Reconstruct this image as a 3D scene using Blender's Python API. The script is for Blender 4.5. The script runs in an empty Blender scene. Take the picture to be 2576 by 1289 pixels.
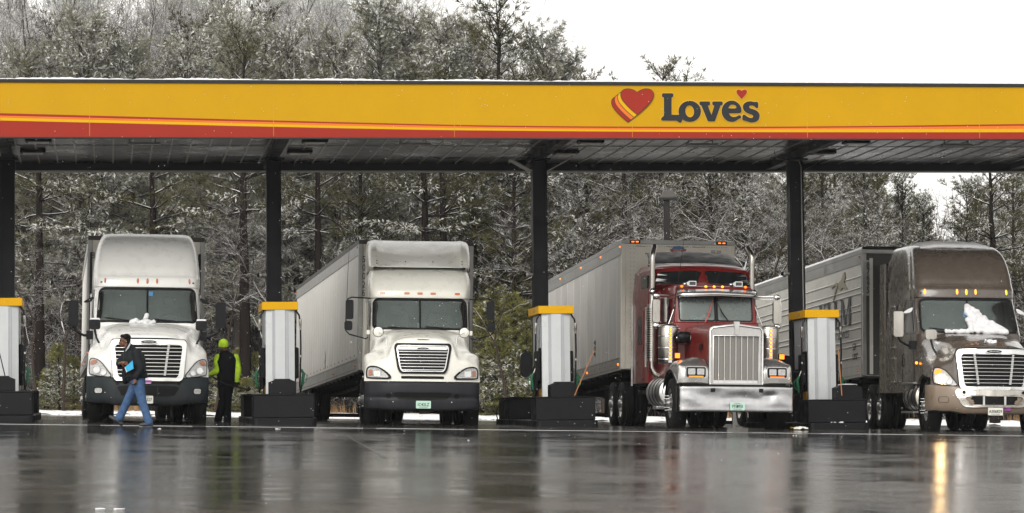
import bpy, bmesh, math, random
import numpy as np
from mathutils import Matrix, Vector
random.seed(7); np.random.seed(7)
R = math.radians
sc = bpy.context.scene
col = sc.collection
# ------------------------------------------------------------------ camera
F = 7460.0; CXP, CYP = 1287.5, 644.5; CAMZ = -0.42
cd = bpy.data.cameras.new('camera'); cam = bpy.data.objects.new('camera', cd); col.objects.link(cam)
cd.sensor_width = 36.0; cd.lens = 36.0*F/2575.0; cd.clip_start = 0.5; cd.clip_end = 4000
PITCH = math.atan((1120-CYP)/F); ROLL = 0.0105
cam.matrix_world = Matrix.Translation((0, 0, CAMZ)) @ Matrix.Rotation(math.pi/2+PITCH, 4, 'X') @ Matrix.Rotation(-ROLL, 4, 'Z')
sc.camera = cam
CM = cam.matrix_world.to_3x3()
def at(x, y, Y):
    """a point of the place: photo pixel (in a 2575 wide copy) at distance Y"""
    d = CM @ Vector(((x-CXP)/F, (CYP-y)/F, -1.0)); d *= Y/d.y
    return Vector((d.x, d.y, d.z+CAMZ))
# ------------------------------------------------------------------ light
w = bpy.data.worlds.new('World'); sc.world = w; w.use_nodes = True
nt = w.node_tree; nt.nodes.clear()
SUN_EL, SUN_ROT = R(30), R(200)
sky = nt.nodes.new('ShaderNodeTexSky'); sky.sky_type = 'NISHITA'; sky.sun_disc = False
sky.sun_elevation = SUN_EL; sky.sun_rotation = SUN_ROT; sky.dust_density = 6; sky.air_density = 1.0; sky.ozone_density = 1.0
hs = nt.nodes.new('ShaderNodeHueSaturation'); hs.inputs['Saturation'].default_value = 0.10
tint = nt.nodes.new('ShaderNodeMix'); tint.data_type = 'RGBA'; tint.blend_type = 'MULTIPLY'; tint.inputs[0].default_value = 1.0
tint.inputs[7].default_value = (1.0, 0.978, 0.935, 1)
bg = nt.nodes.new('ShaderNodeBackground'); bg.inputs[1].default_value = 0.15
wo = nt.nodes.new('ShaderNodeOutputWorld')
nt.links.new(sky.outputs[0], hs.inputs['Color']); cl = nt.nodes.new('ShaderNodeMix'); cl.data_type = 'RGBA'; cl.inputs[0].default_value = .72; cl.inputs[7].default_value = (9.2, 9.2, 9.2, 1)   # closed cloud deck over the clear sky
nt.links.new(hs.outputs[0], cl.inputs[6]); nt.links.new(cl.outputs[2], tint.inputs[6]); nt.links.new(tint.outputs[2], bg.inputs[0]); nt.links.new(bg.outputs[0], wo.inputs[0])
sd = bpy.data.lights.new('sun', 'SUN'); sd.energy = 1.3; sd.angle = R(35); sd.color = (1.0, 0.97, 0.93)
so = bpy.data.objects.new('sun', sd); col.objects.link(so)
# nishita rotation 0 -> sun at +Y ; the sun stands behind the camera, a little to the left
sdir = Vector((math.sin(SUN_ROT)*math.cos(SUN_EL), math.cos(SUN_ROT)*math.cos(SUN_EL), math.sin(SUN_EL)))
so.rotation_euler = sdir.to_track_quat('Z', 'Y').to_euler()
sc.view_settings.view_transform = 'Standard'; sc.view_settings.look = 'None'; sc.view_settings.gamma = 1
sc.view_settings.exposure = 0.30
sc.render.engine = 'CYCLES'
sc.cycles.use_denoising = True; sc.cycles.max_bounces = 6; sc.cycles.diffuse_bounces = 3; sc.cycles.glossy_bounces = 4
sc.cycles.transmission_bounces = 4; sc.cycles.transparent_max_bounces = 8; sc.cycles.volume_bounces = 0
sc.cycles.sample_clamp_indirect = 8; sc.cycles.caustics_reflective = False; sc.cycles.caustics_refractive = False
# ------------------------------------------------------------------ terrain shape
PY = [-60, 0, 58.5, 62.3, 85, 100, 112, 125, 150, 190, 260, 500]
PZ = [-3.4, -1.60, .306, .42, .65, .83, 1.08, 1.3, 3.0, 9.0, 15.0, 20.0]
def gz(X, Y):
    return float(np.interp(Y, PY, PZ)) - 0.022*max(-30, min(30, X)) + CAMZ
# ------------------------------------------------------------------ helpers
def tag(o, label=None, cat=None, group=None, kind=None):
    if label: o['label'] = label
    if cat: o['category'] = cat
    if group: o['group'] = group
    if kind: o['kind'] = kind
    return o
def empty(name, loc=(0, 0, 0), label=None, cat=None, group=None):
    o = bpy.data.objects.new(name, None); col.objects.link(o); o.location = loc
    o.empty_display_size = 0.2
    return tag(o, label, cat, group)
class MB:
    def __init__(s): s.v = []; s.f = []; s.m = []; s.sm = []
    def add(s, vs, fs, mi=0, smooth=False):
        b = len(s.v); s.v.extend([tuple(p) for p in vs])
        for f in fs: s.f.append([b+i for i in f]); s.m.append(mi); s.sm.append(smooth)
        return s
    def box(s, x0, x1, y0, y1, z0, z1, mi=0):
        if x0 > x1: x0, x1 = x1, x0
        if y0 > y1: y0, y1 = y1, y0
        if z0 > z1: z0, z1 = z1, z0
        vs = [(x0, y0, z0), (x1, y0, z0), (x1, y1, z0), (x0, y1, z0), (x0, y0, z1), (x1, y0, z1), (x1, y1, z1), (x0, y1, z1)]
        return s.add(vs, [(0, 3, 2, 1), (4, 5, 6, 7), (0, 1, 5, 4), (1, 2, 6, 5), (2, 3, 7, 6), (3, 0, 4, 7)], mi)
    def hexa(s, p, mi=0):
        return s.add(p, [(0, 3, 2, 1), (4, 5, 6, 7), (0, 1, 5, 4), (1, 2, 6, 5), (2, 3, 7, 6), (3, 0, 4, 7)], mi)
    def prism(s, pts, fn, a, b, mi=0, smooth=False):
        """pts 2D outline (ccw seen from the a side); fn(p,q,depth)->xyz"""
        n = len(pts); vs = [fn(p[0], p[1], a) for p in pts]+[fn(p[0], p[1], b) for p in pts]
        s.add(vs, [list(range(n)), list(range(2*n-1, n-1, -1))], mi, False)
        return s.add(vs, [(i, i+n, (i+1) % n+n, (i+1) % n) for i in range(n)], mi, smooth)
    def tube(s, path, r, n=8, mi=0, caps=True, smooth=True):
        path = [Vector(p) for p in path]; rr = r if isinstance(r, (list, tuple)) else [r]*len(path)
        vs = []; prev = None
        for i, p in enumerate(path):
            t = (path[min(i+1, len(path)-1)]-path[max(i-1, 0)])
            t = t.normalized() if t.length > 1e-9 else Vector((0, 0, 1))
            if prev is None:
                a = Vector((0, 0, 1)) if abs(t.z) < .9 else Vector((1, 0, 0))
                u = t.cross(a).normalized()
            else:
                u = (prev-t*prev.dot(t)); u = u.normalized() if u.length > 1e-9 else t.orthogonal().normalized()
            prev = u; q = t.cross(u)
            for k in range(n):
                an = 2*math.pi*k/n; vs.append(p+(u*math.cos(an)+q*math.sin(an))*rr[i])
        fs = []
        for i in range(len(path)-1):
            for k in range(n): fs.append((i*n+k, i*n+(k+1) % n, (i+1)*n+(k+1) % n, (i+1)*n+k))
        s.add(vs, fs, mi, smooth)
        if caps:
            m = (len(path)-1)*n
            s.add(vs, [list(range(n-1, -1, -1)), list(range(m, m+n))], mi, False)
        return s
    def cyl(s, p0, p1, r, n=16, mi=0, smooth=True): return s.tube([p0, p1], r, n, mi, True, smooth)
    def lathe(s, prof, c, axis='x', n=24, mi=0, smooth=True):
        """prof: (along, radius)"""
        vs = []
        for a, r in prof:
            for k in range(n):
                an = 2*math.pi*k/n; p, q = r*math.cos(an), r*math.sin(an)
                vs.append({'x': (c[0]+a, c[1]+p, c[2]+q), 'y': (c[0]+q, c[1]+a, c[2]+p), 'z': (c[0]+p, c[1]+q, c[2]+a)}[axis])
        fs = []
        for i in range(len(prof)-1):
            for k in range(n): fs.append((i*n+k, i*n+(k+1) % n, (i+1)*n+(k+1) % n, (i+1)*n+k))
        return s.add(vs, fs, mi, smooth)
    def ball(s, c, r, n=12, mi=0, sq=(1, 1, 1)):
        vs = []; fs = []
        for i in range(n+1):
            th = math.pi*i/n
            for k in range(n*2):
                ph = math.pi*k/n
                vs.append((c[0]+sq[0]*r*math.sin(th)*math.cos(ph), c[1]+sq[1]*r*math.sin(th)*math.sin(ph), c[2]+sq[2]*r*math.cos(th)))
        m = n*2
        for i in range(n):
            for k in range(m): fs.append((i*m+k, (i+1)*m+k, (i+1)*m+(k+1) % m, i*m+(k+1) % m))
        return s.add(vs, fs, mi, True)
    def grid(s, P, mi=0, smooth=True, keep=None):
        n, m = len(P), len(P[0]); vs = [tuple(p) for r in P for p in r]; fs = []
        for i in range(n-1):
            for j in range(m-1):
                if keep is None or keep(i, j): fs.append((i*m+j, i*m+j+1, (i+1)*m+j+1, (i+1)*m+j))
        return s.add(vs, fs, mi, smooth)
    def build(s, name, mats, parent=None, bevel=0, solid=0, weld=False):
        me = bpy.data.meshes.new(name); me.from_pydata(s.v, [], s.f)
        mats = mats if isinstance(mats, (list, tuple)) else [mats]
        for m in mats: me.materials.append(m)
        me.polygons.foreach_set('material_index', s.m); me.polygons.foreach_set('use_smooth', s.sm)
        o = bpy.data.objects.new(name, me); col.objects.link(o)
        bm = bmesh.new(); bm.from_mesh(me)
        if weld: bmesh.ops.remove_doubles(bm, verts=bm.verts, dist=1e-4)
        loose = [v for v in bm.verts if not v.link_faces]
        if loose: bmesh.ops.delete(bm, geom=loose, context='VERTS')
        if not getattr(s, 'keepn', False): bmesh.ops.recalc_face_normals(bm, faces=bm.faces)
        bm.to_mesh(me); bm.free()
        if bevel:
            b = o.modifiers.new('bevel', 'BEVEL'); b.width = bevel; b.segments = 2; b.limit_method = 'ANGLE'; b.angle_limit = R(40)
        if solid:
            b = o.modifiers.new('solid', 'SOLIDIFY'); b.thickness = solid
        if parent is not None: o.parent = parent
        return o
def catmull(pts, k):
    P = np.array(pts, float); P = np.concatenate([[2*P[0]-P[1]], P, [2*P[-1]-P[-2]]])
    out = []
    for i in range(1, len(P)-2):
        for t in np.arange(k)/k:
            p0, p1, p2, p3 = P[i-1], P[i], P[i+1], P[i+2]
            out.append(.5*((2*p1)+(-p0+p2)*t+(2*p0-5*p1+4*p2-p3)*t*t+(-p0+3*p1-3*p2+p3)*t**3))
    out.append(P[-2]); return np.array(out)
def surface(ctrl, ku, kv):
    """catmull surface through a grid of control points"""
    rows = [catmull(r, kv) for r in ctrl]; A = np.array(rows)
    return np.stack([catmull(A[:, j], ku) for j in range(A.shape[1])], axis=1)
def mirror_row(half):
    """half: points from the middle (u=0) outwards -> full row left to right"""
    return [(-p[0], p[1], p[2]) for p in half[:0:-1]]+list(half)
def rrect(u0, u1, w0, w1, r, n=5):
    out = []
    for cx, cy, a0 in ((u1-r, w1-r, 0), (u0+r, w1-r, 90), (u0+r, w0+r, 180), (u1-r, w0+r, 270)):
        for k in range(n+1):
            a = R(a0+90*k/n); out.append((cx+r*math.cos(a), cy+r*math.sin(a)))
    return out
def smooth_outline(pts, k=5):
    P = [np.array(p, float) for p in pts]; n = len(P); out = []
    for i in range(n):
        p0, p1, p2, p3 = P[i-1], P[i], P[(i+1) % n], P[(i+2) % n]
        for t in np.arange(k)/k:
            out.append(tuple(.5*((2*p1)+(-p0+p2)*t+(2*p0-5*p1+4*p2-p3)*t*t+(-p0+3*p1-3*p2+p3)*t**3)))
    return out
def curve_mesh(splines, depth):
    cu = bpy.data.curves.new('c', 'CURVE'); cu.dimensions = '2D'; cu.fill_mode = 'BOTH'; cu.extrude = depth/2
    for s in splines:
        sp = cu.splines.new('POLY'); sp.points.add(len(s)-1); sp.use_cyclic_u = True
        for i, p in enumerate(s): sp.points[i].co = (p[0], p[1], 0, 1)
    o = bpy.data.objects.new('c', cu); col.objects.link(o)
    dg = bpy.context.evaluated_depsgraph_get(); dg.update()
    me = bpy.data.meshes.new_from_object(o.evaluated_get(dg)); bpy.data.objects.remove(o); bpy.data.curves.remove(cu)
    return me
def text_mesh(txt, size, depth=0.004, squeeze=1.0, shear=0.0, space=1.0, offset=0.0):
    cu = bpy.data.curves.new('t', 'FONT'); cu.body = txt; cu.size = size; cu.extrude = depth/2; cu.align_x = 'CENTER'; cu.align_y = 'CENTER'
    cu.shear = shear; cu.space_character = space; cu.offset = offset; cu.resolution_u = 2
    o = bpy.data.objects.new('t', cu); col.objects.link(o)
    dg = bpy.context.evaluated_depsgraph_get(); dg.update()
    me = bpy.data.meshes.new_from_object(o.evaluated_get(dg)); bpy.data.objects.remove(o); bpy.data.curves.remove(cu)
    for v in me.vertices: v.co.x *= squeeze
    return me
FRONT = Matrix(((1, 0, 0, 0), (0, 0, -1, 0), (0, 1, 0, 0), (0, 0, 0, 1)))   # drawing plane -> facing the viewer (-Y)
LEFTS = Matrix(((0, 0, -1, 0), (-1, 0, 0, 0), (0, 1, 0, 0), (0, 0, 0, 1)))  # drawing plane -> facing -X, reads rear to front
def place_mesh(name, me, mat, M, parent=None):
    me.transform(M); me.materials.clear(); me.materials.append(mat)
    for p in me.polygons: p.material_index = 0; p.use_smooth = False
    o = bpy.data.objects.new(name, me); me.name = name; col.objects.link(o)
    if parent is not None: o.parent = parent
    return o
def lerp(a, b, t): return a+(b-a)*t
# ------------------------------------------------------------------ materials
def mat(name, c, rough=.5, metal=0., spec=.5, coat=0., var=0., vscale=4., bump=0., bscale=20., emit=None, estr=0., dirt=None, stretch=None, trans=0.):
    m = bpy.data.materials.new(name); m.use_nodes = True; n = m.node_tree.nodes; L = m.node_tree.links
    b = n['Principled BSDF']; b.inputs['Base Color'].default_value = (*c, 1); b.inputs['Roughness'].default_value = rough
    b.inputs['Metallic'].default_value = metal; b.inputs['Specular IOR Level'].default_value = spec
    b.inputs['Coat Weight'].default_value = coat; b.inputs['Coat Roughness'].default_value = .06
    if trans: b.inputs['Transmission Weight'].default_value = trans
    if emit: b.inputs['Emission Color'].default_value = (*emit, 1); b.inputs['Emission Strength'].default_value = estr
    tc = n.new('ShaderNodeTexCoord'); mp = n.new('ShaderNodeMapping'); L.new(tc.outputs['Object'], mp.inputs[0])
    if stretch: mp.inputs['Scale'].default_value = stretch
    last = None
    if var:
        nz = n.new('ShaderNodeTexNoise'); nz.inputs['Scale'].default_value = vscale; nz.inputs['Detail'].default_value = 5
        L.new(mp.outputs[0], nz.inputs['Vector'])
        mx = n.new('ShaderNodeMix'); mx.data_type = 'RGBA'
        rp = n.new('ShaderNodeMapRange'); rp.inputs[1].default_value = .3; rp.inputs[2].default_value = .7
        L.new(nz.outputs[0], rp.inputs[0]); L.new(rp.outputs[0], mx.inputs[0])
        mx.inputs[6].default_value = (*[x*(1-var) for x in c], 1); mx.inputs[7].default_value = (*[min(1, x*(1+var)) for x in c], 1)
        L.new(mx.outputs[2], b.inputs['Base Color']); last = mx.outputs[2]
        rr = n.new('ShaderNodeMapRange'); rr.inputs[1].default_value = .3; rr.inputs[2].default_value = .7
        rr.inputs[3].default_value = max(0, rough*.75); rr.inputs[4].default_value = min(1, rough*1.3)
        L.new(nz.outputs[0], rr.inputs[0]); L.new(rr.outputs[0], b.inputs['Roughness'])
    if dirt:
        # road grime: thicker low down on the vehicle, patchy ; dirt=(colour, z_low, z_high, amount)
        dc, z0, z1, am = dirt
        sp = n.new('ShaderNodeSeparateXYZ'); L.new(tc.outputs['Object'], sp.inputs[0])
        mr = n.new('ShaderNodeMapRange'); mr.inputs[1].default_value = z0; mr.inputs[2].default_value = z1
        mr.inputs[3].default_value = am; mr.inputs[4].default_value = am*.18; L.new(sp.outputs[2], mr.inputs[0])
        n2 = n.new('ShaderNodeTexNoise'); n2.inputs['Scale'].default_value = 2.2; n2.inputs['Detail'].default_value = 8; n2.inputs['Roughness'].default_value = .65
        m2 = n.new('ShaderNodeMapping'); m2.inputs['Scale'].default_value = (1.6, 1.6, .5)
        L.new(tc.outputs['Object'], m2.inputs[0]); L.new(m2.outputs[0], n2.inputs['Vector'])
        r2 = n.new('ShaderNodeMapRange'); r2.inputs[1].default_value = .3; r2.inputs[2].default_value = .75; L.new(n2.outputs[0], r2.inputs[0])
        ml = n.new('ShaderNodeMath'); ml.operation = 'MULTIPLY'; L.new(mr.outputs[0], ml.inputs[0]); L.new(r2.outputs[0], ml.inputs[1])
        mx2 = n.new('ShaderNodeMix'); mx2.data_type = 'RGBA'; L.new(ml.outputs[0], mx2.inputs[0])
        if last: L.new(last, mx2.inputs[6])
        else: mx2.inputs[6].default_value = (*c, 1)
        mx2.inputs[7].default_value = (*dc, 1); L.new(mx2.outputs[2], b.inputs['Base Color'])
    if bump:
        nb = n.new('ShaderNodeTexNoise'); nb.inputs['Scale'].default_value = bscale; nb.inputs['Detail'].default_value = 4; L.new(mp.outputs[0], nb.inputs['Vector'])
        bp = n.new('ShaderNodeBump'); bp.inputs['Strength'].default_value = bump; bp.inputs['Distance'].default_value = .02
        L.new(nb.outputs[0], bp.inputs['Height']); L.new(bp.outputs[0], b.inputs['Normal'])
    return m
GR = (.16, .14, .12)
M = {}
M['white'] = mat('white_paint', (.80, .80, .77), .30, coat=.25, var=.02, dirt=(GR, .5, 1.6, .30))
M['cream'] = mat('cream_paint', (.77, .76, .69), .30, coat=.25, var=.02, dirt=(GR, .5, 1.6, .28))
M['brown'] = mat('brown_paint', (.078, .063, .051), .26, coat=.5, var=.08, dirt=((.11, .095, .08), .5, 2.4, .22))
M['brownlow'] = mat('tan_bumper_paint', (.20, .15, .108), .35, coat=.2, var=.06, dirt=(GR, .3, .9, .5))
M['red'] = mat('red_paint', (.15, .007, .006), .34, spec=.35, coat=.25, var=.2, vscale=3, dirt=((.09, .03, .025), .6, 3.2, .40))
M['black'] = mat('black_plastic', (.007, .0075, .009), .5, spec=.18, var=.2, vscale=6)
M['blackbox'] = mat('black_polymer', (.004, .0045, .006), .5, spec=.18, var=.3, vscale=5, bump=.15, bscale=40)
M['colpaint'] = mat('black_column_paint', (.005, .0055, .008), .55, spec=.18, var=.3, vscale=2)
M['rubber'] = mat('tyre_rubber', (.008, .008, .008), .7, spec=.18, var=.3)
M['under'] = mat('chassis_black', (.006, .006, .006), .7, spec=.18, var=.3)
M['slate'] = mat('slate_bumper_plastic', (.012, .017, .020), .55, spec=.18, var=.12, dirt=((.09, .09, .09), .3, 1.0, .35))
M['charcoal'] = mat('charcoal_bumper', (.011, .012, .016), .5, spec=.18, var=.15, dirt=((.07, .07, .07), .3, 1.0, .3))
M['chrome'] = mat('chrome', (.66, .66, .66), .12, 1.0, var=.06, vscale=8)
M['steel'] = mat('brushed_steel', (.43, .41, .375), .3, 1.0, var=.18, vscale=7, stretch=(1, 1, .25))
M['alu'] = mat('dull_aluminium', (.55, .55, .54), .38, 1.0, var=.15, vscale=9)
M['fender'] = mat('silver_fender', (.50, .49, .48), .22, .85, var=.1, coat=.3, dirt=((.3, .29, .27), .5, 1.5, .5))
M['seal'] = mat('window_rubber', (.006, .006, .007), .5, spec=.18)
M['interior'] = mat('cab_interior', (.045, .048, .046), .8, spec=.18, var=.3)
M['dash'] = mat('dashboard', (.06, .062, .06), .7, spec=.18, var=.2)
M['seatfab'] = mat('seat_fabric', (.10, .10, .095), .9)
M['lens'] = mat('headlamp_lens', (.42, .42, .41), .12, .35, coat=1.0, var=.25, vscale=25, bump=.4, bscale=60)
M['amber'] = mat('amber_lens', (.55, .13, .01), .2, coat=.6)
M['amberdull'] = mat('amber_reflector', (.34, .13, .06), .25, coat=.8)
M['amberlit'] = mat('amber_lamp_lit', (.8, .25, .02), .3, emit=(1, .32, .02), estr=2.6)
M['orangelit'] = mat('orange_lamp_lit', (.8, .2, .02), .3, emit=(1, .22, .01), estr=1.6)
M['redlit'] = mat('red_lamp_lit', (.6, .02, .02), .3, emit=(1, .03, .02), estr=1.2)
M['headlit'] = mat('headlamp_lit', (.9, .85, .7), .2, emit=(1, .64, .28), estr=60)
M['snow'] = mat('snow', (.64, .64, .655), .75, var=.10, vscale=7, bump=.5, bscale=10)
M['yellow'] = mat('yellow_panel', (.62, .33, .004), .38, spec=.12, var=.03, vscale=3)
M['fyellow'] = mat('fascia_yellow', (.50, .275, .0015), .42, spec=.12, var=.03, vscale=1.2)
M['fyellow2'] = mat('fascia_bright_yellow', (.62, .36, .002), .42, spec=.12)
M['fred'] = mat('fascia_red', (.29, .026, .015), .42, spec=.12, var=.04, vscale=1.2)
M['forange'] = mat('fascia_orange', (.66, .16, .025), .42, spec=.12)
M['fblack'] = mat('sign_black', (.022, .024, .027), .5, spec=.18, var=.15)
M['fedge'] = mat('sign_outline', (.62, .38, .08), .5, spec=.12)
M['pumpwhite'] = mat('pump_white', (.50, .52, .53), .35, var=.03, dirt=(GR, .1, 1.2, .35))
M['pumpgrey'] = mat('pump_grey', (.34, .355, .375), .35, var=.05)
M['green'] = mat('nozzle_green', (.008, .10, .045), .4)
M['hose'] = mat('hose_black', (.008, .008, .009), .35, spec=.18)
M['tailw'] = mat('trailer_white', (.62, .61, .58), .52, var=.05, vscale=1.2, dirt=((.26, .24, .21), 1.1, 3.4, .40))
M['tailg'] = mat('trailer_dull_white', (.47, .46, .44), .55, var=.08, vscale=.9, dirt=((.2, .18, .16), 1.1, 4.0, .6))
M['tgrey'] = mat('trailer_grey', (.30, .30, .29), .4, .4, var=.12, dirt=(GR, 1.0, 3.0, .6))
M['tfront'] = mat('trailer_front_cream', (.80, .77, .68), .5, var=.05, dirt=((.2, .17, .13), 1.2, 3.4, .45))
M['tdark'] = mat('trailer_dark_panel', (.045, .042, .038), .6, var=.35, vscale=9, stretch=(1, 1, .2))
M['trail4'] = mat('trailer_refrigerated_white', (.56, .55, .51), .45, .05, var=.06, dirt=((.22, .2, .17), 1.1, 4.2, .4))
M['inkt'] = mat('faded_lettering', (.075, .075, .078), .6)
M['ink'] = mat('dark_lettering', (.02, .021, .024), .5)
M['beige'] = mat('beige_logo', (.30, .27, .20), .5)
M['plate'] = mat('plate_pale', (.62, .62, .56), .45)
M['plateg'] = mat('plate_mint', (.42, .62, .52), .45)
M['purple'] = mat('purple_tag', (.25, .03, .28), .5)
M['bluelogo'] = mat('blue_sticker', (.05, .20, .42), .5)
M['redlogo'] = mat('red_sticker', (.4, .05, .04), .5)
M['wood'] = mat('wooden_stick', (.30, .12, .035), .6)
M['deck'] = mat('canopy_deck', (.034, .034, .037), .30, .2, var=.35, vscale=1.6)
M['seam'] = mat('deck_seam', (.42, .41, .40), .45)
M['trim'] = mat('grey_trim', (.30, .29, .27), .4, .5)
M['lampbox'] = mat('lamp_housing', (.02, .02, .022), .5, spec=.18)
M['lamplens'] = mat('lamp_lens', (.50, .50, .47), .4)
def glass_mat():
    m = bpy.data.materials.new('window_glass'); m.use_nodes = True; n = m.node_tree.nodes; L = m.node_tree.links; n.clear()
    o = n.new('ShaderNodeOutputMaterial'); mx = n.new('ShaderNodeMixShader'); t = n.new('ShaderNodeBsdfTransparent'); t.inputs[0].default_value = (.52, .62, .58, 1)
    g = n.new('ShaderNodeBsdfGlossy'); g.inputs['Roughness'].default_value = .16; g.inputs[0].default_value = (.95, 1, .98, 1)
    f = n.new('ShaderNodeFresnel'); f.inputs[0].default_value = 1.5
    d = n.new('ShaderNodeBsdfDiffuse'); d.inputs[0].default_value = (.19, .225, .215, 1)
    nz = n.new('ShaderNodeTexNoise'); nz.inputs['Scale'].default_value = 3; tc = n.new('ShaderNodeTexCoord'); L.new(tc.outputs['Object'], nz.inputs['Vector'])
    mr = n.new('ShaderNodeMapRange'); mr.inputs[3].default_value = .42; mr.inputs[4].default_value = .60; L.new(nz.outputs[0], mr.inputs[0])
    m0 = n.new('ShaderNodeMixShader'); L.new(mr.outputs[0], m0.inputs[0]); L.new(t.outputs[0], m0.inputs[1]); L.new(d.outputs[0], m0.inputs[2])
    L.new(f.outputs[0], mx.inputs[0]); L.new(m0.outputs[0], mx.inputs[1]); L.new(g.outputs[0], mx.inputs[2]); L.new(mx.outputs[0], o.inputs[0])
    return m
M['glass'] = glass_mat()
M['darkglass'] = mat('dark_glass', (.01, .012, .012), .06, coat=.6)
def mesh_mat():
    m = mat('grille_mesh', (.30, .29, .27), .4, .8); n = m.node_tree.nodes; L = m.node_tree.links; b = n['Principled BSDF']
    ch = n.new('ShaderNodeTexChecker'); ch.inputs['Scale'].default_value = 60; ch.inputs[1].default_value = (.40, .38, .35, 1); ch.inputs[2].default_value = (.07, .065, .06, 1)
    tc = n.new('ShaderNodeTexCoord'); L.new(tc.outputs['Object'], ch.inputs[0]); L.new(ch.outputs[0], b.inputs['Base Color']); return m
M['mesh'] = mesh_mat()
# ================================================================== GROUND
def ramp2(n, L, src, a, b, lo=0., hi=1.):
    r = n.new('ShaderNodeMapRange'); r.inputs[1].default_value = a; r.inputs[2].default_value = b; r.inputs[3].default_value = lo; r.inputs[4].default_value = hi
    L.new(src, r.inputs[0]); return r.outputs[0]
def wet_mat(name, c0, c1, r_lo, r_hi, bump, wetscale=.25):
    m = bpy.data.materials.new(name); m.use_nodes = True; n = m.node_tree.nodes; L = m.node_tree.links; b = n['Principled BSDF']
    tc = n.new('ShaderNodeTexCoord'); mp = n.new('ShaderNodeMapping'); L.new(tc.outputs['Object'], mp.inputs[0])
    def noise(s, d=4, rr=.55):
        z = n.new('ShaderNodeTexNoise'); z.inputs['Scale'].default_value = s; z.inputs['Detail'].default_value = d; z.inputs['Roughness'].default_value = rr; L.new(mp.outputs[0], z.inputs['Vector']); return z.outputs[0]
    big = noise(wetscale, 6, .62); mid = noise(1.3, 6, .6); fine = noise(60, 3)
    mx = n.new('ShaderNodeMix'); mx.data_type = 'RGBA'; L.new(ramp2(n, L, mid, .35, .65), mx.inputs[0]); mx.inputs[6].default_value = (*c0, 1); mx.inputs[7].default_value = (*c1, 1)
    L.new(mx.outputs[2], b.inputs['Base Color'])
    ad = n.new('ShaderNodeMath'); ad.operation = 'ADD'; L.new(ramp2(n, L, big, .42, .6, 0, .6), ad.inputs[0]); L.new(ramp2(n, L, mid, .4, .62, 0, .4), ad.inputs[1])
    gr_ = n.new('ShaderNodeMath'); gr_.operation = 'MULTIPLY_ADD'; L.new(noise(14, 5, .7), gr_.inputs[0]); gr_.inputs[1].default_value = .9; L.new(ad.outputs[0], gr_.inputs[2])
    L.new(ramp2(n, L, gr_.outputs[0], .3, 1.45, r_lo, r_hi), b.inputs['Roughness'])
    b.inputs['Specular IOR Level'].default_value = .28
    bp = n.new('ShaderNodeBump'); bp.inputs['Distance'].default_value = .004; L.new(ramp2(n, L, ad.outputs[0], 0, 1, bump*.25, bump), bp.inputs['Strength'])
    hb = n.new('ShaderNodeMath'); hb.operation = 'MULTIPLY_ADD'; L.new(noise(3.6, 7, .72), hb.inputs[0]); hb.inputs[1].default_value = 4.2
    hc_ = n.new('ShaderNodeMath'); hc_.operation = 'MULTIPLY_ADD'; L.new(fine, hc_.inputs[0]); hc_.inputs[1].default_value = .22; L.new(noise(8, 4), hc_.inputs[2]); L.new(hc_.outputs[0], hb.inputs[2])
    L.new(hb.outputs[0], bp.inputs['Height']); L.new(bp.outputs[0], b.inputs['Normal'])
    return m
M['asphalt'] = wet_mat('wet_asphalt', (.009, .009, .010), (.030, .029, .029), .03, .185, .52)
M['concrete'] = wet_mat('wet_concrete', (.045, .043, .040), (.085, .082, .078), .05, .18, .25)
def litter_mat():
    m = bpy.data.materials.new('forest_floor'); m.use_nodes = True; n = m.node_tree.nodes; L = m.node_tree.links; b = n['Principled BSDF']
    tc = n.new('ShaderNodeTexCoord'); z = n.new('ShaderNodeTexNoise'); z.inputs['Scale'].default_value = .8; z.inputs['Detail'].default_value = 8; L.new(tc.outputs['Object'], z.inputs['Vector'])
    mx = n.new('ShaderNodeMix'); mx.data_type = 'RGBA'; L.new(ramp2(n, L, z.outputs[0], .5, .62), mx.inputs[0]); mx.inputs[6].default_value = (.060, .045, .035, 1); mx.inputs[7].default_value = (.30, .29, .28, 1)
    L.new(mx.outputs[2], b.inputs['Base Color']); b.inputs['Roughness'].default_value = .95; return m
M['litter'] = litter_mat()
def terrain(name, ys, xs, m, lift=0.0, jitter=0.0):
    mb = MB(); P = []
    for Y in ys:
        row = []
        for X in xs:
            j = jitter*(random.random()-.3) if jitter else 0
            row.append((X, Y, gz(X, Y)+lift+j))
        P.append(row)
    mb.keepn = True
    o = MB(); o.keepn = True; o.grid(P); ob = o.build(name, m); return ob
xs = list(np.linspace(-90, 90, 61))
tag(terrain('asphalt_lot', [-60, -20, 0, 20, 40, 50, 58.5], xs, M['asphalt']), kind='structure')
# concrete slab under the canopy and the wet yard behind it
tag(terrain('concrete_slab', [58.5, 60, 62.3, 66, 72, 80, 85], xs, M['concrete'], .003), kind='structure')
tag(terrain('rear_yard', [85, 90, 95, 100, 101.5], xs, M['asphalt'], 0), kind='structure')
mb = MB(); mb.keepn = True
P = [(X, 58.5, gz(X, 58.5)-.03) for X in xs]
jl = MB(); jl.grid([[(X, 58.47, gz(X, 58.47)+.006) for X in xs], [(X, 58.53, gz(X, 58.53)+.008) for X in xs]])
jl.keepn = True; tag(jl.build('joint_line', mat('joint_sealant', (.06, .06, .058), .7, spec=.1)), kind='structure')
def ground_strip(pts, wd, m, name):
    rows = []
    for i, (x, Yg) in enumerate(pts):
        X = at(x, 1000, Yg).x; rows.append([(X-wd/2, Yg, gz(X-wd/2, Yg)+.004), (X+wd/2, Yg+.02, gz(X+wd/2, Yg+.02)+.004)])
    b = MB(); b.keepn = True; b.grid([[r[1] for r in rows], [r[0] for r in rows]]); return tag(b.build(name, m), kind='structure')
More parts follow.
